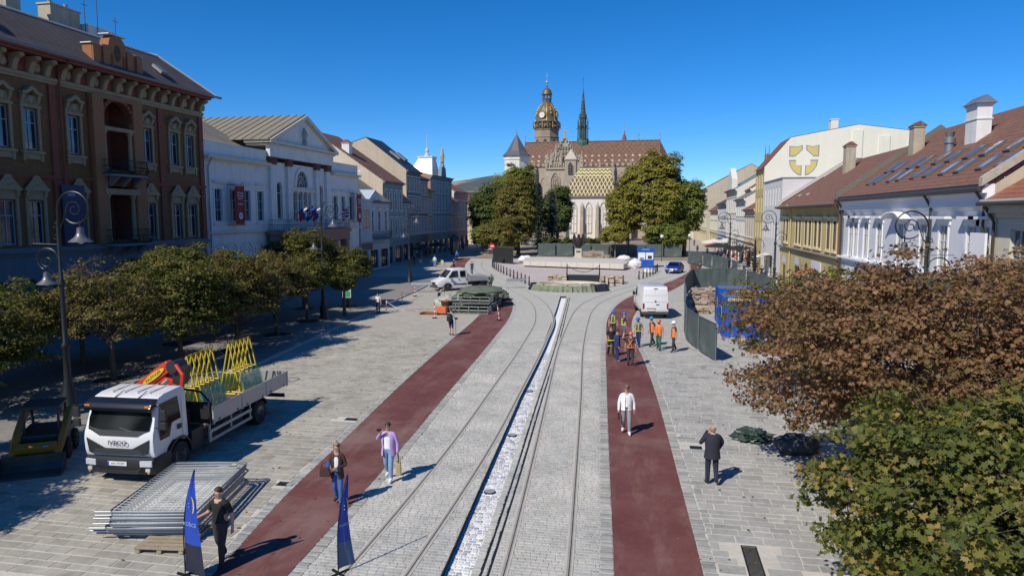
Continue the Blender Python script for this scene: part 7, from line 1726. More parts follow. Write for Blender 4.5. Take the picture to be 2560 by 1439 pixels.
# bumper
mb = MB(); mb.loft([[(x,y0,.80),(x,y0-.03,.62),(x,y0+.02,.38),(x,y0+.12,.26),(x,y0+.5,.26),(x,y0+.5,.80)] for x,y0 in ((-1.14,.30),(-1.08,.06),(-.7,-.02),(0,-.05),(.7,-.02),(1.08,.06),(1.14,.30))]); bp = mb.build('bumper', P_black, tr, smooth=40, bevel=.02)
mb = MB(); mb.prism([(-.75,.52),(-.55,.44),(.55,.44),(.75,.52),(.62,.33),(-.62,.33)],-.062,-.02,'y'); mb.build('lower_intake', P_black, bp)
for s in (-1,1):
    mb = MB(); mb.box((s*.87,.0,.63),(.36,.08,.18),rz=s*.12); mb.build('headlight', P_lamp, bp, bevel=.02); mb = MB(); mb.box((s*.92,.0,.44),(.13,.06,.09)); mb.build('fog_light', P_lamp, bp); mb = MB(); mb.box((s*.94,.0,.36),(.07,.05,.05)); mb.build('indicator', P_amber, bp)
mb = MB(); mb.bx(-.30,.30,-.085,-.06,.57,.69); pl = mb.build('number_plate', P_plate, bp); mb = MB(); mb.bx(-.30,-.25,-.088,-.0855,.57,.69); mb.build('euro_band', P_eu, pl); text_mesh('AA·197ZM', .095, P_ink, pl, (.03,-.087,.628), (PI/2,0,0), .001)
# doors with angled windows, handles, steps
for s in (-1,1):
    xs = s*1.105; f = lambda z: s*(1.108-.07*max(0,z-1.5))
    panel(cab, 'side_window', [(f(z),y,z) for y,z in ((.30,1.55),(.46,2.28),(1.34,2.32),(1.40,1.62),(.95,1.60),(.80,1.22),(.34,1.22))][::s], P_glass)
    panel(cab, 'door_seam', [(s*1.103,y,z) for y,z in ((1.44,1.0),(1.455,1.0),(1.455,2.35),(1.44,2.35))][::s], P_black)
    mb = MB(); mb.box((s*1.11,1.3,1.38),(.03,.18,.14)); mb.build('door_handle', P_black, cab)
    mb = MB(); mb.box((s*1.0,.55,.62),(.2,.8,.08)); mb.box((s*1.0,.55,.42),(.2,.7,.06)); mb.build('step', P_black, tr)
    mb = MB(); mb.tube([(s*1.05,.28,2.28),(s*1.3,.16,2.26),(s*1.36,.14,2.1)],.022,5); mb.tube([(s*1.05,.25,1.62),(s*1.36,.14,1.66)],.018,5); ma = mb.build('mirror_arm', P_black, cab)
    mb = MB(); mb.box((s*1.38,.14,2.05),(.2,.1,.32)); mb.build('mirror', P_black, ma, bevel=.03); mb = MB(); mb.box((s*1.38,.14,1.74),(.2,.1,.24)); mb.build('lower_mirror', P_black, ma, bevel=.03)
    mb = MB()
    for i in range(10):
        a0,a1 = PI*i/10,PI*(i+1)/10
        mb.prism([(1.3+.56*math.cos(a0),.45+.56*math.sin(a0)),(1.3+.62*math.cos(a0),.45+.62*math.sin(a0)),(1.3+.62*math.cos(a1),.45+.62*math.sin(a1)),(1.3+.56*math.cos(a1),.45+.56*math.sin(a1))], min(s*.8,s*1.12), max(s*.8,s*1.12), 'x')
    mb.build('wheel_arch', P_black, tr)
    wheel(tr, s*.98, 1.3, .45, .28, s); wheel(tr, s*.95, 6.15, .45, .5, s)
    mb = MB()
    for i in range(8):
        a0,a1 = PI*(.12+.76*i/8),PI*(.12+.76*(i+1)/8); mb.prism([(6.15+.54*math.cos(a0),.45+.54*math.sin(a0)),(6.15+.57*math.cos(a0),.45+.57*math.sin(a0)),(6.15+.57*math.cos(a1),.45+.57*math.sin(a1)),(6.15+.54*math.cos(a1),.45+.54*math.sin(a1))], min(s*.7,s*1.22), max(s*.7,s*1.22), 'x')
    mb.build('mudguard', P_black, tr)
    for z in (.45,.74): mb = MB(); mb.box((s*1.18,4.15,z),(.04,2.7,.1)); mb.build('side_guard', P_alu, tr)
    for y in (2.82,4.15,5.45): mb = MB(); mb.box((s*1.15,y,.68),(.04,.06,.6)); mb.build('guard_post', P_alu, tr)
    mb = MB(); mb.box((s*1.18,2.8,.595),(.05,.12,.39)); mb.build('guard_end', P_alu, tr)
mb = MB(); mb.bx(-.42,-.3,.6,8.2,.72,.95); mb.bx(.3,.42,.6,8.2,.72,.95); mb.bx(-.3,.3,1.2,1.4,.5,.8); mb.bx(-.3,.3,6.05,6.25,.4,.7)
for y in (2.2,4.0,5.2,7.8): mb.bx(-.3,.3,y,y+.1,.74,.93)
mb.build('chassis', P_black, tr)
mb = MB(); mb.bx(.45,1.05,2.0,2.7,.35,1.0); mb.build('battery_box', P_black, tr, bevel=.03); mb = MB(); mb.bx(-1.05,-.45,2.0,3.2,.35,.95); mb.build('fuel_tank', P_grey, tr, bevel=.08)
# bed
B0,B1 = 2.95,8.25
mb = MB(); mb.bx(-1.24,1.24,B0,B1,1.0,1.1); mb.build('bed_floor', mat('bed_ply',(.16,.12,.07),.8,var=.3,vs=3), tr)
for s in (-1,1):
    for i,(a,b) in enumerate(((B0,4.72),(4.78,6.5),(6.56,B1))):
        mb = MB(); mb.bx(s*1.25-.015,s*1.25+.015,a,b,1.0,1.55); bo = mb.build('side_board', P_alu, tr)
        for y in (a+.3,b-.3): mb = MB(); mb.box((s*1.27,y,1.06),(.03,.1,.04)); mb.build('latch', P_black, bo)
    for y in (B0-.03,4.75,6.53,B1+.02): mb = MB(); mb.bx(s*1.25-.03,s*1.25+.03,y-.03,y+.03,.96,1.57); mb.build('stake', P_alu, tr)
mb = MB(); mb.bx(-1.22,1.22,B1-.02,B1+.02,1.0,1.55); mb.build('tail_board', P_alu, tr); mb = MB(); mb.bx(-1.22,1.22,B0-.06,B0-.03,1.0,1.7); mb.tube([(1.15,B0-.1,1.0),(1.15,B0-.1,1.75),(.9,B0-.12,2.05),(-.2,B0-.12,2.2)],.04,5); mb.build('head_board', P_black, tr)
mb = MB(); mb.box((0,8.3,.55),(2.2,.1,.14)); mb.build('rear_bumper', P_black, tr)
# folding crane behind the cab
M_cred = mat('crane_red', (.55,.045,.02), .4, var=.08)
mb = MB(); mb.bx(-.55,.55,1.9,2.75,.95,1.5); mb.lathe([(.32,1.5),(.28,2.3),(.3,2.45)],12,(.1,2.35,0)); cr_ = mb.build('crane_base', P_black, tr)
mb = MB(); mb.box((-.35,2.3,2.62),(1.75,.34,.36),ry=-.62,taper=.85); bm_ = mb.build('boom', M_cred, cr_, bevel=.04)
mb = MB(); mb.box((.05,2.32,2.55),(.9,.3,.28),ry=.35); mb.build('second_boom', M_cred, cr_, bevel=.03)
mb = MB(); mb.cyl((.42,2.05,3.02),(.42,2.6,3.02),.2,n=12); mb.box((.6,2.32,2.75),(.32,.36,.6),ry=.3); mb.build('boom_joint', P_black, cr_); mb = MB(); mb.tube([(.55,2.1,3.1),(.8,2.05,2.8),(.75,2.05,2.4)],.07,6); mb.build('hydraulic_hose', M_cred, cr_)
mb = MB(); mb.tube([(-.9,2.3,1.7),(.2,2.2,2.6)],.07,8); mb.build('ram', P_alu, cr_)
mb = MB(); pts=[]
for i in range(16): a = 2*PI*i/16; pts.append((.46*math.cos(a) if abs(math.cos(a))<.99 else .46*math.cos(a), 0, .1*math.sin(a)))
mb.poly(pts); lab_ = mb.build('maker_plate', mat('label_yellow',(.7,.5,.03),.5), bm_); lab_.location = (-.25,2.1,2.70); lab_.rotation_euler = (0,-.62,0)
text_mesh('PALFINGER', .13, P_ink, bm_, (-.25,2.095,2.70), (PI/2,-.62,0), .001)
# reflected cab interior: seats and a high-visibility vest on the dashboard
for s in (-.5,.5): mb = MB(); mb.box((s,.95,1.7),(.5,.18,.9)); mb.build('seat', P_black, cab)
# glass racks and glass packs on the bed
M_rack = mat('rack_yellow', (.62,.47,.03), .5, var=.12)
M_gls = clear_glass('green_glass', (.22,.55,.42), .32)
c5_, s5_ = math.cos(.05), math.sin(.05)
def onbed(x,y,z): return (-15.0+x*c5_-y*s5_, 17.45+x*s5_+y*c5_, z)
def rack(x, y, L_, lab):
    t = thing('glass_rack', lab, 'glass rack', onbed(x,y,1.1), .05, 'yellow glass racks on the truck'); H_ = 1.95; n = 6
    mb = MB(); mb.tube([(0,0,H_),(0,L_,H_)],.028,6); mb.build('top_rail', M_rack, t)
    for i in range(n):
        yy = L_*i/(n-1)
        for s in (-1,1): mb = MB(); mb.tube([(s*.42,yy,.05),(s*.02,yy,H_-.03)],.03,5); mb.build('leg', M_rack, t)
        mb = MB(); mb.tube([(-.26,yy,.85),(.26,yy,.85)],.022,5); mb.tube([(-.44,yy,.05),(.44,yy,.05)],.03,5); mb.build('cross_tie', M_rack, t)
        mb = MB(); mb.tube([(.06*math.sin(a),yy,H_+.07+.06*math.cos(a)) for a in np.linspace(0,2*PI,9)[:-1]],.014,4,closed=True); mb.build('lifting_eye', M_wrought, t)
    for s in (-1,1): mb = MB(); mb.tube([(s*.46,0,.04),(s*.46,L_,.04)],.035,5); mb.build('foot_rail', M_rack, t)
    for s,nm in ((-1,'left'),(1,'right')):
        for k in range(2):
            p = thing('glass_pack','green glass sheets leaning %s on the %s yellow rack, %s half'%(nm,lab.split()[0],'front' if k==0 else 'rear'),'glass',onbed(x,y+L_*(.5*k+.02),1.15),.05,'glass sheets on the racks')
            for q in range(3):
                mb = MB(); o = .04*q; mb.add([(s*(.5+o),0,0),(s*(.5+o),L_*.46,0),(s*(.36+o),L_*.46,.72-.05*q),(s*(.36+o),0,.72-.05*q),(s*(.515+o),0,0),(s*(.515+o),L_*.46,0),(s*(.375+o),L_*.46,.72-.05*q),(s*(.375+o),0,.72-.05*q)],[(0,1,2,3),(7,6,5,4),(0,4,5,1),(1,5,6,2),(2,6,7,3),(3,7,4,0)]); mb.build('sheet', M_gls, p)
rack(-.05,3.6,1.5,'front yellow A-frame rack with glass near the crane'); rack(.1,6.0,1.5,'rear yellow A-frame rack with glass near the tailboard')

# ---- white double-cab flatbed
fv = thing('flatbed_van', 'white double-cab flatbed van parked across the plaza', 'van', (-21.6,70.0,0), R(-51))
prof = [(.05,.42),(.0,.75),(.08,1.0),(.55,1.18),(.95,1.32),(1.70,2.15),(2.0,2.28),(3.35,2.3),(3.45,2.2),(3.47,.5),(3.0,.42),(1.7,.42),(1.62,.62),(1.35,.80),(1.05,.80),(.78,.62),(.7,.42)]
fc = body(fv, 'cab', prof[::-1], 1.0, P_white, .06, inset=.12, zi=1.2)
panel(fc, 'windscreen', [(x*.86,y,z) for x,y,z in ((-1,1.0,1.385),(1,1.0,1.385),(.93,1.66,2.12),(-.93,1.66,2.12))], P_glass)
for s in (-1,1):
    f = lambda z: s*(1.004-.12*max(0,z-1.2))
    panel(fc, 'side_window', [(f(z),y,z) for y,z in ((1.28,1.38),(1.72,2.02),(1.85,2.08),(2.35,2.08),(2.35,1.42))][::s], P_glass); panel(fc, 'side_window', [(f(z),y,z) for y,z in ((2.58,1.42),(2.58,2.06),(3.2,2.06),(3.2,1.42))][::s], P_glass)
    panel(fc, 'side_strip', [(s*1.003,y,z) for y,z in ((1.8,.6),(3.3,.6),(3.3,.74),(1.8,.74))][::s], P_black)
    panel(fc, 'blue_swoosh', [(s*1.0035,y,z) for y,z in ((1.55,1.0),(1.62,.98),(1.9,.88),(2.3,.84),(2.3,.80),(1.85,.84),(1.6,.92),(1.5,1.2))][::s], mat('logo_blue',(.05,.05,.4),.5))
    for y in (2.45,3.28): mb = MB(); mb.box((s*1.01,y,1.2),(.03,.1,.14)); mb.build('door_handle', P_black, fc)
    mb = MB(); mb.box((s*1.16,1.35,1.48),(.2,.12,.32)); mb.build('mirror', P_black, fc, bevel=.03)
    wheel(fv, s*.9, 1.2, .35, .22, s); wheel(fv, s*.9, 5.2, .35, .34, s)
    mb = MB(); mb.box((s*.78,.16,.9),(.22,.3,.2),rz=-s*.35); mb.build('headlight', P_lamp, fc, bevel=.03)
    for i in range(8):
        a0,a1 = PI*(i)/8,PI*(i+1)/8; mb = MB() if i==0 else mb; mb.prism([(5.2+.42*math.cos(a0),.36+.44*math.sin(a0)),(5.2+.47*math.cos(a0),.36+.5*math.sin(a0)),(5.2+.47*math.cos(a1),.36+.5*math.sin(a1)),(5.2+.42*math.cos(a1),.36+.44*math.sin(a1))], min(s*.72,s*1.06), max(s*.72,s*1.06), 'x')
    mb.build('mudguard', P_black, fv)
    mb = MB(); mb.bx(s*1.06-.02,s*1.06+.02,3.6,6.5,.98,1.35); mb.build('side_board', P_alu, fv)
    mb = MB()
    for i in range(10):
        a0,a1 = PI*i/10,PI*(i+1)/10; mb.prism([(1.2+.40*math.cos(a0),.36+.42*math.sin(a0)),(1.2+.50*math.cos(a0),.36+.52*math.sin(a0)),(1.2+.50*math.cos(a1),.36+.52*math.sin(a1)),(1.2+.40*math.cos(a1),.36+.42*math.sin(a1))], min(s*.8,s*1.02), max(s*.8,s*1.02), 'x')
    mb.build('wheel_arch', P_grey, fv)
mb = MB(); mb.bx(-.98,.98,-.04,.5,.32,.72); mb.build('bumper', P_grey, fv, bevel=.06); mb = MB(); mb.bx(-.5,.5,-.03,.08,.74,.9); mb.build('grille', P_black, fv)
mb = MB(); mb.bx(-1.04,1.04,3.6,6.5,.9,.98); mb.build('bed_floor', P_alu, fv); mb = MB(); mb.bx(-1.03,1.03,6.48,6.52,.98,1.35); mb.build('tail_board', P_alu, fv); mb = MB(); mb.bx(-1.03,1.03,3.56,3.6,.98,1.5); mb.build('head_board', P_alu, fv); mb = MB(); mb.bx(-.4,.4,3.0,6.4,.5,.75); mb.build('chassis', P_black, fv)
# ---- white panel van seen from behind
va = thing('panel_van', 'white panel van seen from behind beside the right fence', 'van', (.78,53.95,0), .13)
prof = [(.03,.45),(.0,.8),(.02,1.3),(.12,2.28),(.25,2.42),(3.9,2.4),(4.4,2.2),(5.0,1.5),(5.7,1.2),(5.85,.9),(5.85,.45)]
vb = body(va, 'body', prof[::-1], .98, P_white, .06, inset=.08, zi=1.2)
mb = MB(); mb.bx(-.97,.97,-.1,.1,.36,.56); mb.build('bumper', P_grey, va, bevel=.03)
ry_ = lambda z: .02+(z-1.3)*.102 if z > 1.3 else (.02-(1.3-z)*-.0)
for x in (0,): panel(vb, 'door_gap', [(-.008,ry_(.6)-.012,.6),(.008,ry_(.6)-.012,.6),(.008,ry_(2.25)-.012,2.25),(-.008,ry_(2.25)-.012,2.25)], mat('gap_grey',(.25,.25,.25),.7))
for z in (.82,1.28,1.78): panel(vb, 'pressing_line', [(-.85,ry_(z)-.012,z-.006),(.85,ry_(z)-.012,z-.006),(.85,ry_(z)-.012,z+.006),(-.85,ry_(z)-.012,z+.006)], MATS['gap_grey'])
for s in (-1,1): mb = MB(); mb.box((s*.9,.0,.98),(.13,.08,.42)); mb.build('tail_light', P_redl, vb, bevel=.02)
mb = MB(); mb.bx(-.62,-.05,-.03,-.005,.62,.76); pl = mb.build('number_plate', P_plate, vb); mb = MB(); mb.bx(-.66,0,-.05,-.006,.77,.81); mb.build('plate_light', P_black, pl); mb = MB(); mb.cyl((.0,.04,1.33),(.0,.0,1.33),.07,n=12); mb.build('badge', P_black, vb); mb = MB(); mb.bx(.03,.28,-.03,.0,1.08,1.12); mb.build('door_handle', P_black, vb); mb = MB(); mb.box((0,.1,2.3),(.3,.05,.03)); mb.build('high_brake_light', P_redl, vb)
for s in (-1,1):
    mb = MB(); mb.box((s*1.14,4.35,1.5),(.2,.1,.3)); mb.build('mirror', P_black, vb, bevel=.03); wheel(va, s*.88, 1.1, .34, .22, s); wheel(va, s*.88, 4.9, .34, .22, s)
    panel(vb, 'side_window', [(s*(.985-.08*max(0,z-1.2)),y,z) for y,z in ((3.8,1.35),(3.8,2.1),(4.3,2.1),(4.8,1.4))][::-s], P_glass)
# ---- blue car and grey car
def car(name, label, loc, rz, m, L_=4.3, hw=.88, H_=1.48, door=False):
    t = thing(name, label, 'car', loc, rz, None); k = L_/4.3
    prof = [(y*k,z*H_/1.48) for y,z in ((.06,.28),(.0,.5),(.08,.7),(.35,.8),(1.05,.92),(1.75,1.40),(2.1,1.48),(3.2,1.44),(3.9,1.05),(4.25,.98),(4.3,.5),(4.2,.28))]
    b = body(t, 'body', prof[::-1], hw, m, .07, inset=.32, zi=.85)
    panel(b, 'windscreen', [(x,y*k-.02,z*H_/1.48+.018) for x,y,z in ((-.72,1.15,.98),(.72,1.15,.98),(.6,1.72,1.37),(-.6,1.72,1.37))], P_glass)
    for s in (-1,1):
        panel(b, 'side_window', [(s*(hw+.006-.32*max(0,z*H_/1.48-.85)),y*k,z*H_/1.48) for y,z in ((1.4,.95),(1.85,1.36),(3.1,1.36),(3.6,1.0))][::s], P_glass)
        mb = MB(); mb.box((s*.66,.06,.64),(.34,.2,.14),rz=-s*.3); mb.build('headlight', P_lamp, b, bevel=.02); mb = MB(); mb.box((s*(hw+.1),1.45*k,.98),(.18,.1,.13)); mb.build('mirror', m, b, bevel=.02)
        wheel(t, s*(hw-.12), .82*k, .31, .2, s); wheel(t, s*(hw-.12), 3.45*k, .31, .2, s)
    mb = MB(); mb.bx(-.5,.5,-.01,.1,.44,.6); mb.build('grille', P_black, b); mb = MB(); mb.bx(-.26,.26,-.03,-.011,.36,.46); mb.build('number_plate', P_plate, b)
    if door: mb = MB(); mb.box((-hw-.45,1.75,.75),(.95,.08,.7),rz=.3); d = mb.build('open_door', m, t, bevel=.02); mb = MB(); mb.box((-hw-.42,1.8,1.2),(.8,.04,.36),rz=.3); mb.build('pane', P_glass, d)
    return t
car('parked_car', 'deep blue car facing the camera on the right track bed', (3.35,96.5,0), -.25, mat('blue_paint',(.01,.04,.28),.25,var=.05,coat=.5))
car('parked_car', 'silver-grey car with an open door under the trees on the left', (-33.1,146.5,0), .1, mat('silver_paint',(.36,.36,.36),.3,metal=.3,coat=.3), H_=1.62, hw=.95, door=True)
# ---- skid loader in the shade at the left edge
sk = thing('skid_loader', 'yellow skid-steer loader with a wide bucket in the shade at the left edge', 'loader', (-18.7,18.5,0), .55); sk.scale = (.86,.86,.86)
M_cat = mat('loader_yellow', (.30,.15,.015), .5, var=.15)
mb = MB(); mb.bx(-.75,.75,.0,1.9,.35,1.05); mb.build('hull', P_black, sk, bevel=.05)
for s in (-1,1):
    mb = MB(); mb.tube([(s*.72,1.9,1.55),(s*.74,1.2,1.62),(s*.74,.2,1.1),(s*.7,-.75,.55),(s*.66,-.85,.3)],[.13,.15,.15,.13,.11],6); mb.build('lift_arm', M_cat, sk, smooth=True)
    for y in (.35,1.5): wheel(sk, s*.72, y, .4, .3, s, M_cat)
    mb = MB(); mb.tube([(s*.55,.3,1.0),(s*.55,.3,2.0),(s*.55,1.4,2.0),(s*.55,1.5,1.0)],.05,5); mb.build('roll_bar', P_black, sk)
mb = MB(); mb.box((0,.85,2.02),(1.3,1.3,.08)); mb.build('roof', P_black, sk); mb = MB(); mb.box((0,-.62,.75),(1.3,.28,.32),rx=.5); mb.build('cross_beam', M_cat, sk, bevel=.03)
mb = MB(); mb.box((.35,-.79,.8),(.16,.01,.16),rx=.5); mb.build('sticker', mat('sticker_blue',(.2,.35,.7),.5), sk)
mb = MB(); mb.loft([[(x,-.95,.62),(x,-.92,.25),(x,-1.15,.06),(x,-1.75,.03),(x,-1.75,.06),(x,-1.18,.1),(x,-.97,.27),(x,-1.0,.62)] for x in (-.98,.98)]); bk = mb.build('bucket', mat('worn_steel',(.10,.095,.09),.4,metal=.6,var=.35,vs=3), sk)
for s in (-1,1): mb = MB(); mb.prism([(-.95,.62),(-.92,.22),(-1.15,.05),(-1.74,.03),(-1.3,.5)],s*.98-.012,s*.98+.012,'x'); mb.build('cheek_plate', MATS['worn_steel'], bk)
# ================================================================ people
SKIN = mat('skin', (.48,.29,.21), .6, var=.08, vs=6)
HAIRS = {'brown':mat('hair_brown',(.06,.035,.02),.7),'dark':mat('hair_dark',(.025,.018,.014),.7),'grey':mat('hair_greyed',(.16,.14,.12),.7),'fair':mat('hair_fair',(.30,.19,.10),.7)}
def cloth(nm, c, r=.85): return mat('cloth_'+nm, c, r, var=.15, vs=6, bmp=.25, bs=18)
SHOE_D = cloth('shoe_dark',(.02,.02,.02),.6); SHOE_W = cloth('shoe_white',(.7,.7,.68),.6)
def person(label, loc, rz, top, legs, shoes=SHOE_D, sleeve='short', hair='dark', h=1.77, stride=.0, hands=None, elbows=None, shorts=False, bulk=1.0, bend=0.0, long_hair=False, bald=False, jacket=None, jopen=None, helmet=None, vest=None, straps=None, glasses=False, detail=True, group=None, swing=None, skirt=0, harness=None):
    """facing -y; the body is one skinned surface whose faces take the clothing of the nearest bone"""
    t = thing('person', label, 'person', (loc[0],loc[1],loc[2] if len(loc)>2 else 0), rz, group)
    k = h/1.77; b = bulk; sw = stride if swing is None else swing
    J = {}
    cb, sb = math.cos(bend), math.sin(bend)
    def up(x,y,z):   # torso points bent forward about the hips
        dz = z-.95; return Vector((x, y*cb-dz*sb, .95+dz*cb+y*sb))
    J['pel'] = Vector((0,0,.97)); J['bel'] = up(0,-.01,1.08); J['che'] = up(0,0,1.28); J['sho'] = up(0,.01,1.42); J['nec'] = up(0,-.005,1.50); J['hea'] = up(0,-.02,1.60); J['top'] = up(0,-.02,1.70)
    for s,n in ((-1,'R'),(1,'L')):
        d = stride*s
        J['hip'+n] = Vector((s*.095,0,.92)); J['kne'+n] = Vector((s*.105,-.02-d*.5 -abs(d)*.08,.50)); J['ank'+n] = Vector((s*.11,.03-d*1.0+(.06 if d<0 else 0),.095+(.05 if d<0 else 0))); J['toe'+n] = J['ank'+n]+Vector((s*.03,-.17,-.055))
        J['shd'+n] = up(s*.18*b,.01,1.40); e = up(s*.25*b,.03+sw*s*.18,1.13); w = up(s*.26*b,-.02+sw*s*.34,.88)
        if elbows and n in elbows: e = Vector(elbows[n])
        if hands and n in hands: w = Vector(hands[n])
        J['elb'+n] = e; J['wri'+n] = w; dr = (w-e).normalized(); J['pal'+n] = w+dr*.075
        if detail:
            sd = dr.cross(Vector((s,0,0)));  sd = sd.normalized() if sd.length>.1 else Vector((0,-1,0))
            for q in range(4): J['f%d%s'%(q,n)] = J['pal'+n]+sd*(.026*(1.5-q))+dr*.012; J['g%d%s'%(q,n)] = J['f%d%s'%(q,n)]+dr*(.07-.008*abs(q-1.2))+Vector((-s*.018,0,0)); 
            J['t1'+n] = w+dr*.03+sd*.035; J['t2'+n] = J['t1'+n]+dr*.045+sd*.012+Vector((-s*.01,0,0))
    E = [('pel','bel','T'),('bel','che','T'),('che','sho','T'),('sho','nec','S'),('nec','hea','S'),('hea','top','S')]
    for n in 'RL':
        E += [('pel','hip'+n,'L'),('hip'+n,'kne'+n,'L'),('kne'+n,'ank'+n,'L2'),('ank'+n,'toe'+n,'F'),('sho','shd'+n,'T'),('shd'+n,'elb'+n,'T'),('elb'+n,'wri'+n,'A'),('wri'+n,'pal'+n,'S')]
        if detail:
            for q in range(4): E += [('pal'+n,'f%d%s'%(q,n),'S'),('f%d%s'%(q,n),'g%d%s'%(q,n),'S')]
            E += [('wri'+n,'t1'+n,'S'),('t1'+n,'t2'+n,'S')]
    rad = {'pel':(.155*b,.125*b),'bel':(.145*b,.115*b),'che':(.165*b,.125*b),'sho':(.12*b,.095*b),'nec':(.056,.058),'hea':(.082,.098),'top':(.062,.075),'hip':(.098*b,.098*b),'kne':(.062*b,.064*b),'ank':(.045,.05),'toe':(.042,.034),'shd':(.068*b,.066*b),'elb':(.046*b,.046*b),'wri':(.031,.03),'pal':(.032,.018),'f':(.0095,.0095),'g':(.0075,.0075),'t1':(.012,.012),'t2':(.009,.009)}
    if top is not None and sleeve == 'long': rad['elb'] = (.055*b,.055*b); rad['wri'] = (.038,.038)
    if not shorts: rad['kne'] = (.072*b,.074*b); rad['ank'] = (.062,.066)
    names = list(J); idx = {n:i for i,n in enumerate(names)}
    me = bpy.data.meshes.new('body'); me.from_pydata([tuple(J[n]*k) for n in names],[(idx[a],idx[c]) for a,c,_ in E],[])
    o = bpy.data.objects.new('body', me); sm = o.modifiers.new('skin','SKIN'); sm.use_smooth_shade = True
    for n in names:
        key = n if n in rad else (n[:3] if n[:3] in rad else (n[:2] if n[:2] in rad else n[0])); r = rad[key]
        d = me.skin_vertices[0].data[idx[n]]; d.radius = (r[0]*k,r[1]*k); d.use_root = (n=='pel')
    ss = o.modifiers.new('sub','SUBSURF'); ss.levels = 1 if not detail else 2; ss.render_levels = ss.levels
    nm = baked(o); o.modifiers.clear(); o.data = nm; COL.objects.link(o); o.parent = t; bpy.data.meshes.remove(me); nm.name = 'body'
    mats_ = [top or SKIN, legs, SKIN, shoes, jacket or top or SKIN]
    nm.materials.clear()
    for m_ in mats_: nm.materials.append(m_)
    code = {'T':0,'L':1,'L2':2 if shorts else 1,'S':2,'A':0 if sleeve=='long' else 2,'F':3}
    seg = [(J[a]*k,J[c]*k,code[q],a,q) for a,c,q in E if not a.startswith(('f','t1'))]
    A = np.array([tuple(s_[0]) for s_ in seg]); Bv = np.array([tuple(s_[1]) for s_ in seg])-A; L2 = (Bv**2).sum(1)
    nP = len(nm.polygons); C_ = np.empty(nP*3,np.float32); nm.polygons.foreach_get('center',C_); C_ = C_.reshape(-1,3)
    tt = np.clip(((C_[:,None,:]-A)*Bv).sum(2)/L2,0,1); D = ((C_[:,None,:]-(A+tt[:,:,None]*Bv))**2).sum(2); bi = D.argmin(1)
    mi = np.array([s_[2] for s_ in seg])[bi]
    for f in range(nP):
        q = seg[bi[f]]
        if q[4]=='T' and q[3].startswith('shd') and sleeve=='short' and tt[f,bi[f]]>.72: mi[f] = 2
        if q[4]=='T' and q[3].startswith('shd') and sleeve=='none' and tt[f,bi[f]]>.1: mi[f] = 2
        if q[4]=='S' and q[3]=='sho' and tt[f,bi[f]]<.5: mi[f] = 0
        if q[4]=='T' and q[3]=='pel' and C_[f,2] < .99*k: mi[f] = 1
        if q[4]=='L2' and tt[f,bi[f]]>.93: mi[f] = 3
        if jacket is not None and (q[4]=='A' or (q[4]=='T' and q[3].startswith('shd')) or (q[4]=='T' and q[3]=='sho')): mi[f] = 4
    nm.polygons.foreach_set('material_index', mi.astype(np.int32)); nm.polygons.foreach_set('use_smooth',[True]*nP)
    # head details
    hc = (J['hea']*.45+J['top']*.55)*k+Vector((0,-.004,.0)); hd = (J['top']-J['nec']).normalized()
    mb = MB(); mb.add([tuple(hc+Vector((-.014,-.088*k,-.045))),tuple(hc+Vector((.014,-.088*k,-.045))),tuple(hc+Vector((0,-.092*k,.0))),tuple(hc+Vector((0,-.118*k,-.04)))],[(0,1,3),(1,2,3),(2,0,3)])
    for s in (-1,1): mb.ball(tuple(hc+Vector((s*.088*k,.005,-.015))),.024,6,4,(.4,.8,1.3))
    mb.build('face', SKIN, t, smooth=True)
    if glasses: mb = MB(); [mb.ball(tuple(hc+Vector((s*.034,-.088*k,.006))),.028,8,5,(1,.45,.75)) for s in (-1,1)]; mb.tube([tuple(hc+Vector((-.08,0,.008))),tuple(hc+Vector((-.05,-.085,.008))),tuple(hc+Vector((.05,-.085,.008))),tuple(hc+Vector((.08,0,.008)))],.006,4); mb.build('sunglasses', P_black, t)
    elif detail: mb = MB(); [mb.ball(tuple(hc+Vector((s*.032,-.086*k,.0))),.009,6,4) for s in (-1,1)]; mb.build('eyes', mat('eye_dark',(.02,.015,.012),.4), t)
    if helmet is None and not bald:
        mb = MB(); vs=[]; n=14
        for i in range(7):
            th = PI*.56*i/6
            for j in range(n):
                a = 2*PI*j/n; fr = .5+.5*math.cos(a+PI/2)*-1; lim = 1.0 if math.sin(a) > -.3 else .62
                vs.append(tuple(hc+Vector((.093*k*math.sin(th*lim)*math.cos(a), .006+.108*k*math.sin(th*lim)*math.sin(a), .012+.112*k*math.cos(th*lim)))))
        mb.add(vs,[(i*n+j,(i+1)*n+j,(i+1)*n+(j+1)%n,i*n+(j+1)%n) for i in range(6) for j in range(n)])
        if long_hair: mb.loft([[tuple(hc+Vector((w_*math.cos(a), y_+d_*math.sin(a), z_))) for a in np.linspace(0,PI,8)] for w_,y_,d_,z_ in ((.098,.0,.105,.02),(.105,.01,.10,-.08),(.12,.03,.09,-.2),(.125,.05,.07,-.34))], cap=False)
        mb.build('hair', HAIRS[hair], t, smooth=True)
    if helmet is not None:
        mb = MB(); mb.lathe([(.125,0),(.122,.03),(.112,.085),(.075,.13),(.02,.148)],16,tuple(hc+Vector((0,.005,.02))),sq=1.12); mb.box(tuple(hc+Vector((0,-.15,.03))),(.17,.09,.012),rx=.15); mb.build('helmet', helmet, t, smooth=True)
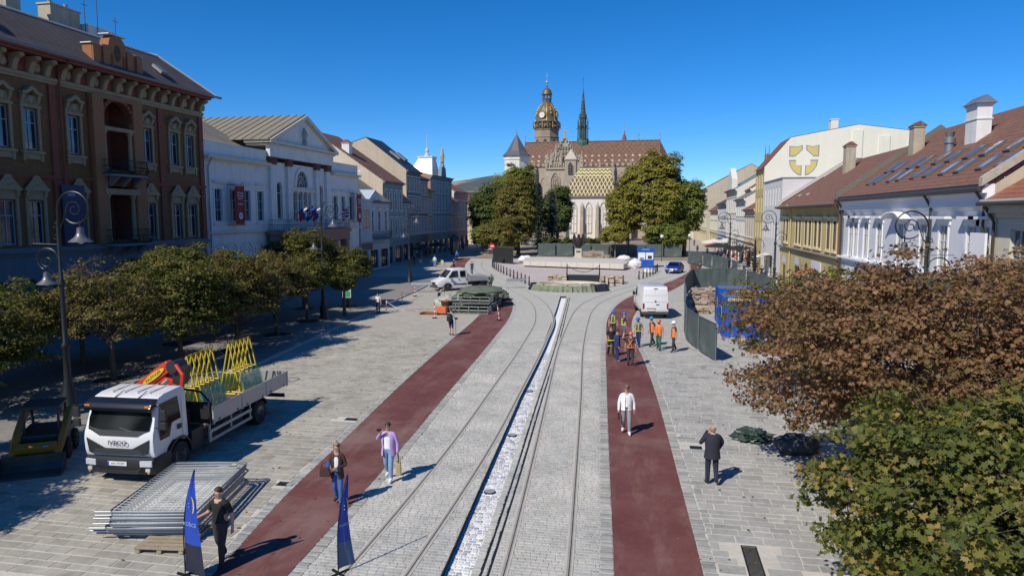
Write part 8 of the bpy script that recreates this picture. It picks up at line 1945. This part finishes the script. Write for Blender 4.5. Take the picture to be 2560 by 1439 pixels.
    def ring(fs, nme, m_, smooth=True, opening=None):
        """garment shell: fs = list of (z, rx, ry, yoff); opening half-angle at the front"""
        mb = MB(); n = 20; vs=[]; a0 = opening or 0
        for z,rx,ry,yo in fs:
            for j in range(n+1):
                a = -PI/2+a0+(2*PI-2*a0)*j/n; p = up(rx*math.cos(a)/1.0, yo+ry*math.sin(a), z); wob = 1+.015*math.sin(j*2.3+z*9); vs.append(tuple(Vector((p.x*wob,p.y*wob,p.z))*k))
        mb.add(vs,[(i*(n+1)+j,i*(n+1)+j+1,(i+1)*(n+1)+j+1,(i+1)*(n+1)+j) for i in range(len(fs)-1) for j in range(n)]); return mb.build(nme, m_, t, smooth=True)
    if jacket is not None: ring([(.78,.215*b,.165*b,0),(.90,.205*b,.16*b,0),(1.05,.185*b,.15*b,0),(1.25,.205*b,.155*b,0),(1.38,.19*b,.135*b,.01),(1.46,.10,.085,.01)],'jacket',jacket,opening=jopen)
    if vest is not None: ring([(.88,.185*b,.15*b,0),(1.05,.178*b,.145*b,0),(1.25,.195*b,.15*b,0),(1.39,.165*b,.125*b,.01),(1.46,.10,.085,.01)],'vest',vest,opening=.25)
    if straps is not None:
        mb = MB()
        for s in (-1,1): mb.tube([tuple(up(s*.12,-.135*b,.98)*k),tuple(up(s*.10,-.155*b,1.2)*k),tuple(up(s*.09,-.11*b,1.40)*k),tuple(up(s*.085,.0,1.475)*k),tuple(up(s*.09,.12*b,1.38)*k),tuple(up(-s*.02,.15*b,1.2)*k),tuple(up(-s*.11,.14*b,.98)*k)],.024,5)
        mb.tube([tuple(up(.185*b*math.cos(a),.15*b*math.sin(a),.99)*k) for a in np.linspace(0,2*PI,16)[:-1]],.028,5,closed=True); mb.build('reflective_straps', straps, t)
    if harness is not None: mb = MB(); mb.tube([(.19*b*math.cos(a)*k,.155*b*math.sin(a)*k,.93*k) for a in np.linspace(0,2*PI,16)[:-1]],.035,5,closed=True); [mb.tube([((s*.1+.095*math.cos(a))*k,.1*math.sin(a)*k,.62*k) for a in np.linspace(0,2*PI,12)[:-1]],.02,4,closed=True) for s in (-1,1)]; mb.build('harness', harness, t)
    if detail and not shorts and jacket is None: mb = MB(); mb.tube([(.158*b*math.cos(a)*k,.128*b*math.sin(a)*k,.995*k) for a in np.linspace(0,2*PI,18)[:-1]],.016,4,closed=True); mb.build('belt', P_black, t)
    t['wri'] = [c for n in 'RL' for c in (J['pal'+n]*k)]
    return t
def at_hand(p, n):   # world position of a palm
    w = list(p['wri']); v = Vector(w[:3] if n=='R' else w[3:]); rz = p.rotation_euler[2]
    return (p.location[0]+v.x*math.cos(rz)-v.y*math.sin(rz), p.location[1]+v.x*math.sin(rz)+v.y*math.cos(rz), p.location[2]+v.z)
cK = cloth('black',(.014,.014,.016)); cBr = cloth('brown_jacket',(.06,.028,.022)); cJe = cloth('blue_jeans',(.035,.13,.34)); cLJ = cloth('light_jeans',(.20,.32,.46)); cLil = cloth('lilac',(.48,.33,.62)); cW = cloth('white',(.78,.78,.77)); cGr = cloth('grey_trousers',(.27,.27,.28)); cSuit = cloth('navy_suit',(.018,.022,.034)); cNavy = cloth('navy',(.018,.03,.11)); cDk = cloth('charcoal',(.035,.036,.04)); cGy = cloth('grey_shirt',(.13,.14,.14)); cOr = cloth('orange_vest',(.75,.2,.05),.7); cYe = cloth('yellow_strap',(.55,.62,.05),.6); cGn = cloth('green_trousers',(.03,.13,.08)); cBlJ = cloth('blue_jacket',(.04,.19,.55)); cSh = cloth('grey_shorts',(.12,.13,.16)); cOl = cloth('sage_shirt',(.28,.30,.25)); cDr = cloth('maroon',(.06,.02,.022)); cPk = cloth('pink',(.55,.2,.28)); cRd = cloth('red',(.5,.03,.03)); cBe = cloth('beige',(.5,.42,.3))
hB = mat('helmet_blue',(.02,.13,.55),.35); hO = mat('helmet_orange',(.7,.13,.04),.35); hW = mat('helmet_white',(.75,.75,.75),.35); hT = mat('helmet_teal',(.03,.2,.4),.35)
# --- foreground
p1 = person('man in black T-shirt and jeans walking past the barrier stack with a camera', (-9.25,13.67), -.12, cK, cDk, hair='brown', h=1.80, stride=.16, bulk=1.13, elbows={'R':(-.30,.02,1.15)}, hands={'R':(-.40,-.20,1.10)})
c = at_hand(p1,'R'); t = thing('video_camera','black video camera with strap in the hand of the man in black','camera',(c[0]-.02,c[1]-.06,c[2]-.06),.3); mb = MB(); mb.bx(-.07,.07,-.12,.1,-.08,.03); mb.build('body', P_black, t, bevel=.02); mb = MB(); mb.cyl((0,-.12,-.03),(0,-.26,-.03),.045,.055); mb.build('lens', P_black, t); mb = MB(); mb.tube([(.05,.08,-.05),(.09,.1,-.3),(.03,.02,-.38),(-.03,.05,-.25),(-.05,.08,-.05)],.012,4); mb.build('strap', P_black, t)
p2 = person('young woman in dark brown jacket and blue jeans on the left red path', (-8.06,17.2), .05, cW, cJe, cloth('brown_boots',(.05,.03,.02)), hair='fair', h=1.75, stride=.11, bulk=.86, long_hair=True, sleeve='long', jacket=cBr, jopen=.42, elbows={'R':(-.24,.02,1.14),'L':(.24,.02,1.14)}, hands={'R':(-.12,-.24,1.18),'L':(.06,-.24,1.12)})
c = at_hand(p2,'R'); t = thing('microphone','blue microphone held by the woman in brown','microphone',(c[0]-.03,c[1]-.03,c[2])); mb = MB(); mb.bx(-.04,.04,-.04,.04,.02,.12); mb.build('flag_cube', mat('mic_blue',(.02,.12,.5),.5), t); mb = MB(); mb.cyl((0,0,-.1),(0,0,.02),.015); mb.build('handle', P_black, t)
t = thing('shoulder_bag','dark brown handbag on the arm of the woman in brown','bag',(-8.32,17.0,.98),.2); mb = MB(); mb.box((0,0,0),(.3,.12,.24),taper=.9); mb.build('bag_body', cBr, t, bevel=.03); mb = MB(); mb.tube([(-.1,0,.1),(-.08,0,.26),(.08,0,.26),(.1,0,.1)],.012,4); mb.build('handle', cBr, t)
p3 = person('woman in lilac blazer, white blouse and light jeans talking on the phone', (-7.35,19.15), -.05, cW, cLJ, SHOE_W, hair='brown', h=1.78, stride=.15, bulk=1.05, sleeve='long', jacket=cLil, jopen=.55, glasses=True, elbows={'R':(-.34,-.05,1.22)}, hands={'R':(-.14,-.20,1.50)})
c = at_hand(p3,'R'); t = thing('phone','dark red phone at the mouth of the woman in lilac','phone',(c[0]-.06,c[1]-.03,c[2]+.03),.5); mb = MB(); mb.box((0,0,0),(.16,.03,.08),ry=.2); mb.build('case', mat('phone_case',(.05,.01,.02),.4), t, bevel=.01)
c = at_hand(p3,'L'); t = thing('tote_bag','straw-coloured tote bag carried by the woman in lilac','bag',(c[0]+.02,c[1],c[2]-.42),.3); mb = MB(); mb.box((0,0,.0),(.16,.32,.36),taper=.85); mb.build('bag_body', mat('straw',(.42,.33,.17),.9,var=.2,vs=10), t, bevel=.03); mb = MB(); mb.tube([(0,-.1,.16),(0,-.06,.4),(0,.06,.4),(0,.1,.16)],.012,4); mb.build('handle', cBr, t)
p4 = person('man in white quilted vest and grey trousers walking on the right red path', (-.58,24.95), .02, cW, cGr, SHOE_W, hair='grey', h=1.80, stride=.14, bulk=1.05, sleeve='long', vest=cW, glasses=True)
c = at_hand(p4,'R'); t = thing('clutch_bag','black clutch bag in the hand of the man in the white vest','bag',(c[0],c[1],c[2]-.12),.2); mb = MB(); mb.box((0,0,0),(.06,.2,.26)); mb.build('bag_body', P_black, t, bevel=.02)
p5 = person('bald man in dark suit seen from behind, phoning beside the maple', (2.0,20.6), PI+.1, cSuit, cSuit, hair='fair', h=1.82, stride=.05, bulk=1.08, sleeve='long', jacket=cSuit, bald=True, elbows={'R':(-.3,-.1,1.2),'L':(.34,-.05,1.16)}, hands={'L':(.12,-.10,1.56),'R':(-.22,-.16,1.0)})
mb = MB(); mb.lathe([(.088,-.02),(.093,.03),(.085,.06)],14,(0,.012,1.64)); mb.build('hair', HAIRS['fair'], p5)
# --- group of workers on the right red path
wk = 'workers gathered on the right path'
person('worker in blue helmet and yellow straps standing farthest left in the group', (-1.98,44.9), .1, cGy, cDk, helmet=hB, straps=cYe, group=wk)
person('worker in blue helmet, navy shirt and grey shorts seen half from behind', (-1.26,44.2), 2.0, cNavy, cSh, helmet=hB, straps=cYe, shorts=True, group=wk, stride=.06)
person('worker in blue helmet bending his head, yellow straps and dark trousers', (-.34,42.1), -.5, cGy, cNavy, helmet=hB, straps=cYe, group=wk, stride=.12, bend=.12)
person('worker in teal helmet and orange vest over black trousers', (.46,42.5), -.9, cDk, cDk, helmet=hT, vest=cOr, group=wk, stride=.2, bend=.08)
person('worker in orange helmet, orange vest and green trousers', (.82,41.3), -.4, cOr, cGn, helmet=hO, vest=cOr, group=wk, stride=.1)
person('worker in white helmet and orange vest standing farthest right', (1.66,40.9), -1.2, cDk, cDk, helmet=hW, vest=cOr, group=wk, stride=.12)
person('bare-headed man in black T-shirt with a yellow climbing harness', (-1.82,38.9), .3, cK, cK, hair='dark', glasses=True, harness=cYe, group=wk, stride=.1)
person('man in navy blue jacket seen from the side beside the harness man', (-1.42,37.5), 1.9, cNavy, cNavy, cloth('grey_shoes',(.3,.28,.26)), hair='dark', sleeve='long', jacket=cNavy, group=wk, bulk=1.05)
person('worker in orange helmet with orange cross straps seen from behind', (-.69,36.6), PI-.1, cDk, cDk, helmet=hO, straps=cOr, group=wk, stride=.04, bulk=1.08)
# --- mid distance left
pb = person('man with dark backpack and shorts standing on the plaza seen from behind', (-12.4,43.95), PI-.4, cBlJ if False else cloth('pale_shirt',(.35,.4,.48)), cNavy, hair='brown', shorts=True, bulk=.95, elbows={'R':(-.26,-.06,1.14)}, hands={'R':(-.2,-.26,1.08)})
t = thing('backpack','dark backpack on the man standing on the plaza','backpack',(-12.47,43.78,1.0),PI-.4); mb = MB(); mb.box((0,.0,.22),(.34,.2,.52),taper=.85); mb.build('pack', cDk, t, bevel=.05); mb = MB(); mb.box((0,.11,.12),(.24,.08,.24)); mb.build('pocket', cK, t, bevel=.03)
t = thing('tripod_pole','thin black monopod held by the man with the backpack','tripod',(-12.1,44.0,0)); mb = MB(); mb.tube([(0,0,0),(.0,-.02,1.05)],.018,5); mb.build('pole', P_black, t); mb = MB(); mb.box((.03,0,1.12),(.18,.14,.14)); mb.build('head', P_black, t, bevel=.02)
person('woman in white top and dark jeans standing by the barrier post', (-20.8,52.5), .1, cW, cloth('dark_jeans',(.02,.05,.09)), hair='brown', bulk=.95, stride=.03, h=1.7)
person('man in sage T-shirt and navy shorts bending over the sack', (-18.0,59.9), 1.2, cOl, cNavy, hair='grey', shorts=True, bend=.95, elbows={'R':(-.24,-.42,1.08),'L':(.24,-.42,1.08)}, hands={'R':(-.14,-.6,.86),'L':(.14,-.6,.86)})
person('man in black with green strap leaning behind the flatbed wheel', (-15.9,71.5), .6, cK, cK, hair='brown', bend=.35, straps=cloth('mint_strap',(.2,.5,.38)))
person('man in dark navy clothes walking on the left track', (-22.6,90.4), .1, cNavy, cNavy, hair='dark', stride=.08, detail=False)
person('man in maroon shirt standing behind the flatbed van', (-26.6,96.0), 2.6, cDr, cK, hair='dark', detail=False)
person('man in white shirt and light jeans beside the pale green chairs', (-31.4,102.5), PI, cW, cLJ, hair='grey', sleeve='long', detail=False, stride=.06)
person('person in bright blue jacket coming down the left red path', (-32.0,117.5), .2, cBlJ, cK, hair='dark', sleeve='long', detail=False, stride=.08)
far = [(-36.5,108,cGy,cK,'person in grey sitting area near the shaded shop fronts'),(-38.5,101,cW,cK,'person in pale shirt by the shaded pale blue house'),(-41,146,cK,cDk,'dark-clothed walker far down the left street, nearest'),(-40,152,cBlJ,cK,'walker in blue far down the left street'),(-42,160,cK,cK,'dark-clothed walker far down the left street, middle'),(-39,166,cW,cDk,'walker in white far down the left street'),(-44,172,cDr,cK,'walker in maroon far down the left street')]
for x,y,a,b_,lab in far: person(lab,(x,y),random.uniform(-.5,.5),a,b_,detail=False,stride=.08)
fr = [(13.9,105,cPk,cLJ,'woman in pink jacket walking on the right pavement'),(13.8,89.3,cK,cK,'person in black on the right pavement near the yellow house'),(15.0,111,cRd,cK,'person in red top before the off-white house'),(12.6,108.5,cW,cBe,'person in white top beside the street stall'),(14.1,117.5,cRd,cRd,'person in red seated under the black umbrellas'),(13.4,121.5,cK,cNavy,'dark-clothed person under the black umbrellas'),(12.9,128,cBe,cK,'person in beige under the black umbrellas'),(14.6,131,cRd,cDk,'person in red far up the right pavement'),(12.0,185,cNavy,cK,'walker far up the right street in navy'),(9.5,176,cK,cK,'walker far up the right street in black'),(13.1,99.5,cLJ,cNavy,'walker in pale blue on the right pavement before the awning'),(14.4,124,cW,cK,'person in white deep under the black umbrellas'),(12.4,118.5,cGy,cK,'grey-clad person at the edge of the black umbrellas'),(13.6,113,cPk,cW,'woman in pink top and white trousers near the awning'),(15.0,128,cBe,cDk,'person in beige by the white stuccoed house'),(13.0,134,cRd,cNavy,'person in red beneath the reddish umbrella'),(11.6,141,cDk,cDk,'dark figure under the nearer white umbrella'),(14.9,101,cGn,cK,'person in green top close to the off-white house'),(10.4,150,cW,cNavy,'walker in white far up the right street')]
for x,y,a,b_,lab in fr: person(lab,(x,y),random.uniform(2.6,3.6),a,b_,detail=False,stride=.08)
person('person in dark red half hidden behind the near fence on the right path', (6.9,94.5), PI, cDr, cK, hair='dark', detail=False)
t = thing('street_stall','white and blue street stall with yellow front on the right pavement','stall',(11.7,104.5,0)); mb = MB(); mb.bx(-.9,.9,-.4,.4,.0,.95); mb.build('counter', M_pure, t); mb = MB(); mb.bx(.2,.88,-.42,-.401,.1,.6); mb.build('yellow_panel', mat('stall_yellow',(.6,.45,.05),.6), t); mb = MB(); mb.bx(-.92,.92,-.43,-.4,.7,.85); mb.build('blue_band', P_eu, t)

for i,(x,y,m_) in enumerate(((13.2,119.5,cRd),(14.2,120.4,cRd),(12.6,124.5,cRd),(14.0,127.3,cDk),(13.0,130,cDk),(14.6,134,cRd))):
    t = thing('cafe_table','small cafe table under the right umbrellas, %s from the near end'%o_[i],'table',(x,y,0),0,'cafe tables on the right'); mb = MB(); mb.lathe([(.4,.72),(.4,.75)],14); mb.build('table_top', m_, t); mb = MB(); mb.cyl((0,0,0),(0,0,.72),.04,n=6); mb.build('leg', P_black, t)
bpy.data.scenes.remove(TMP)
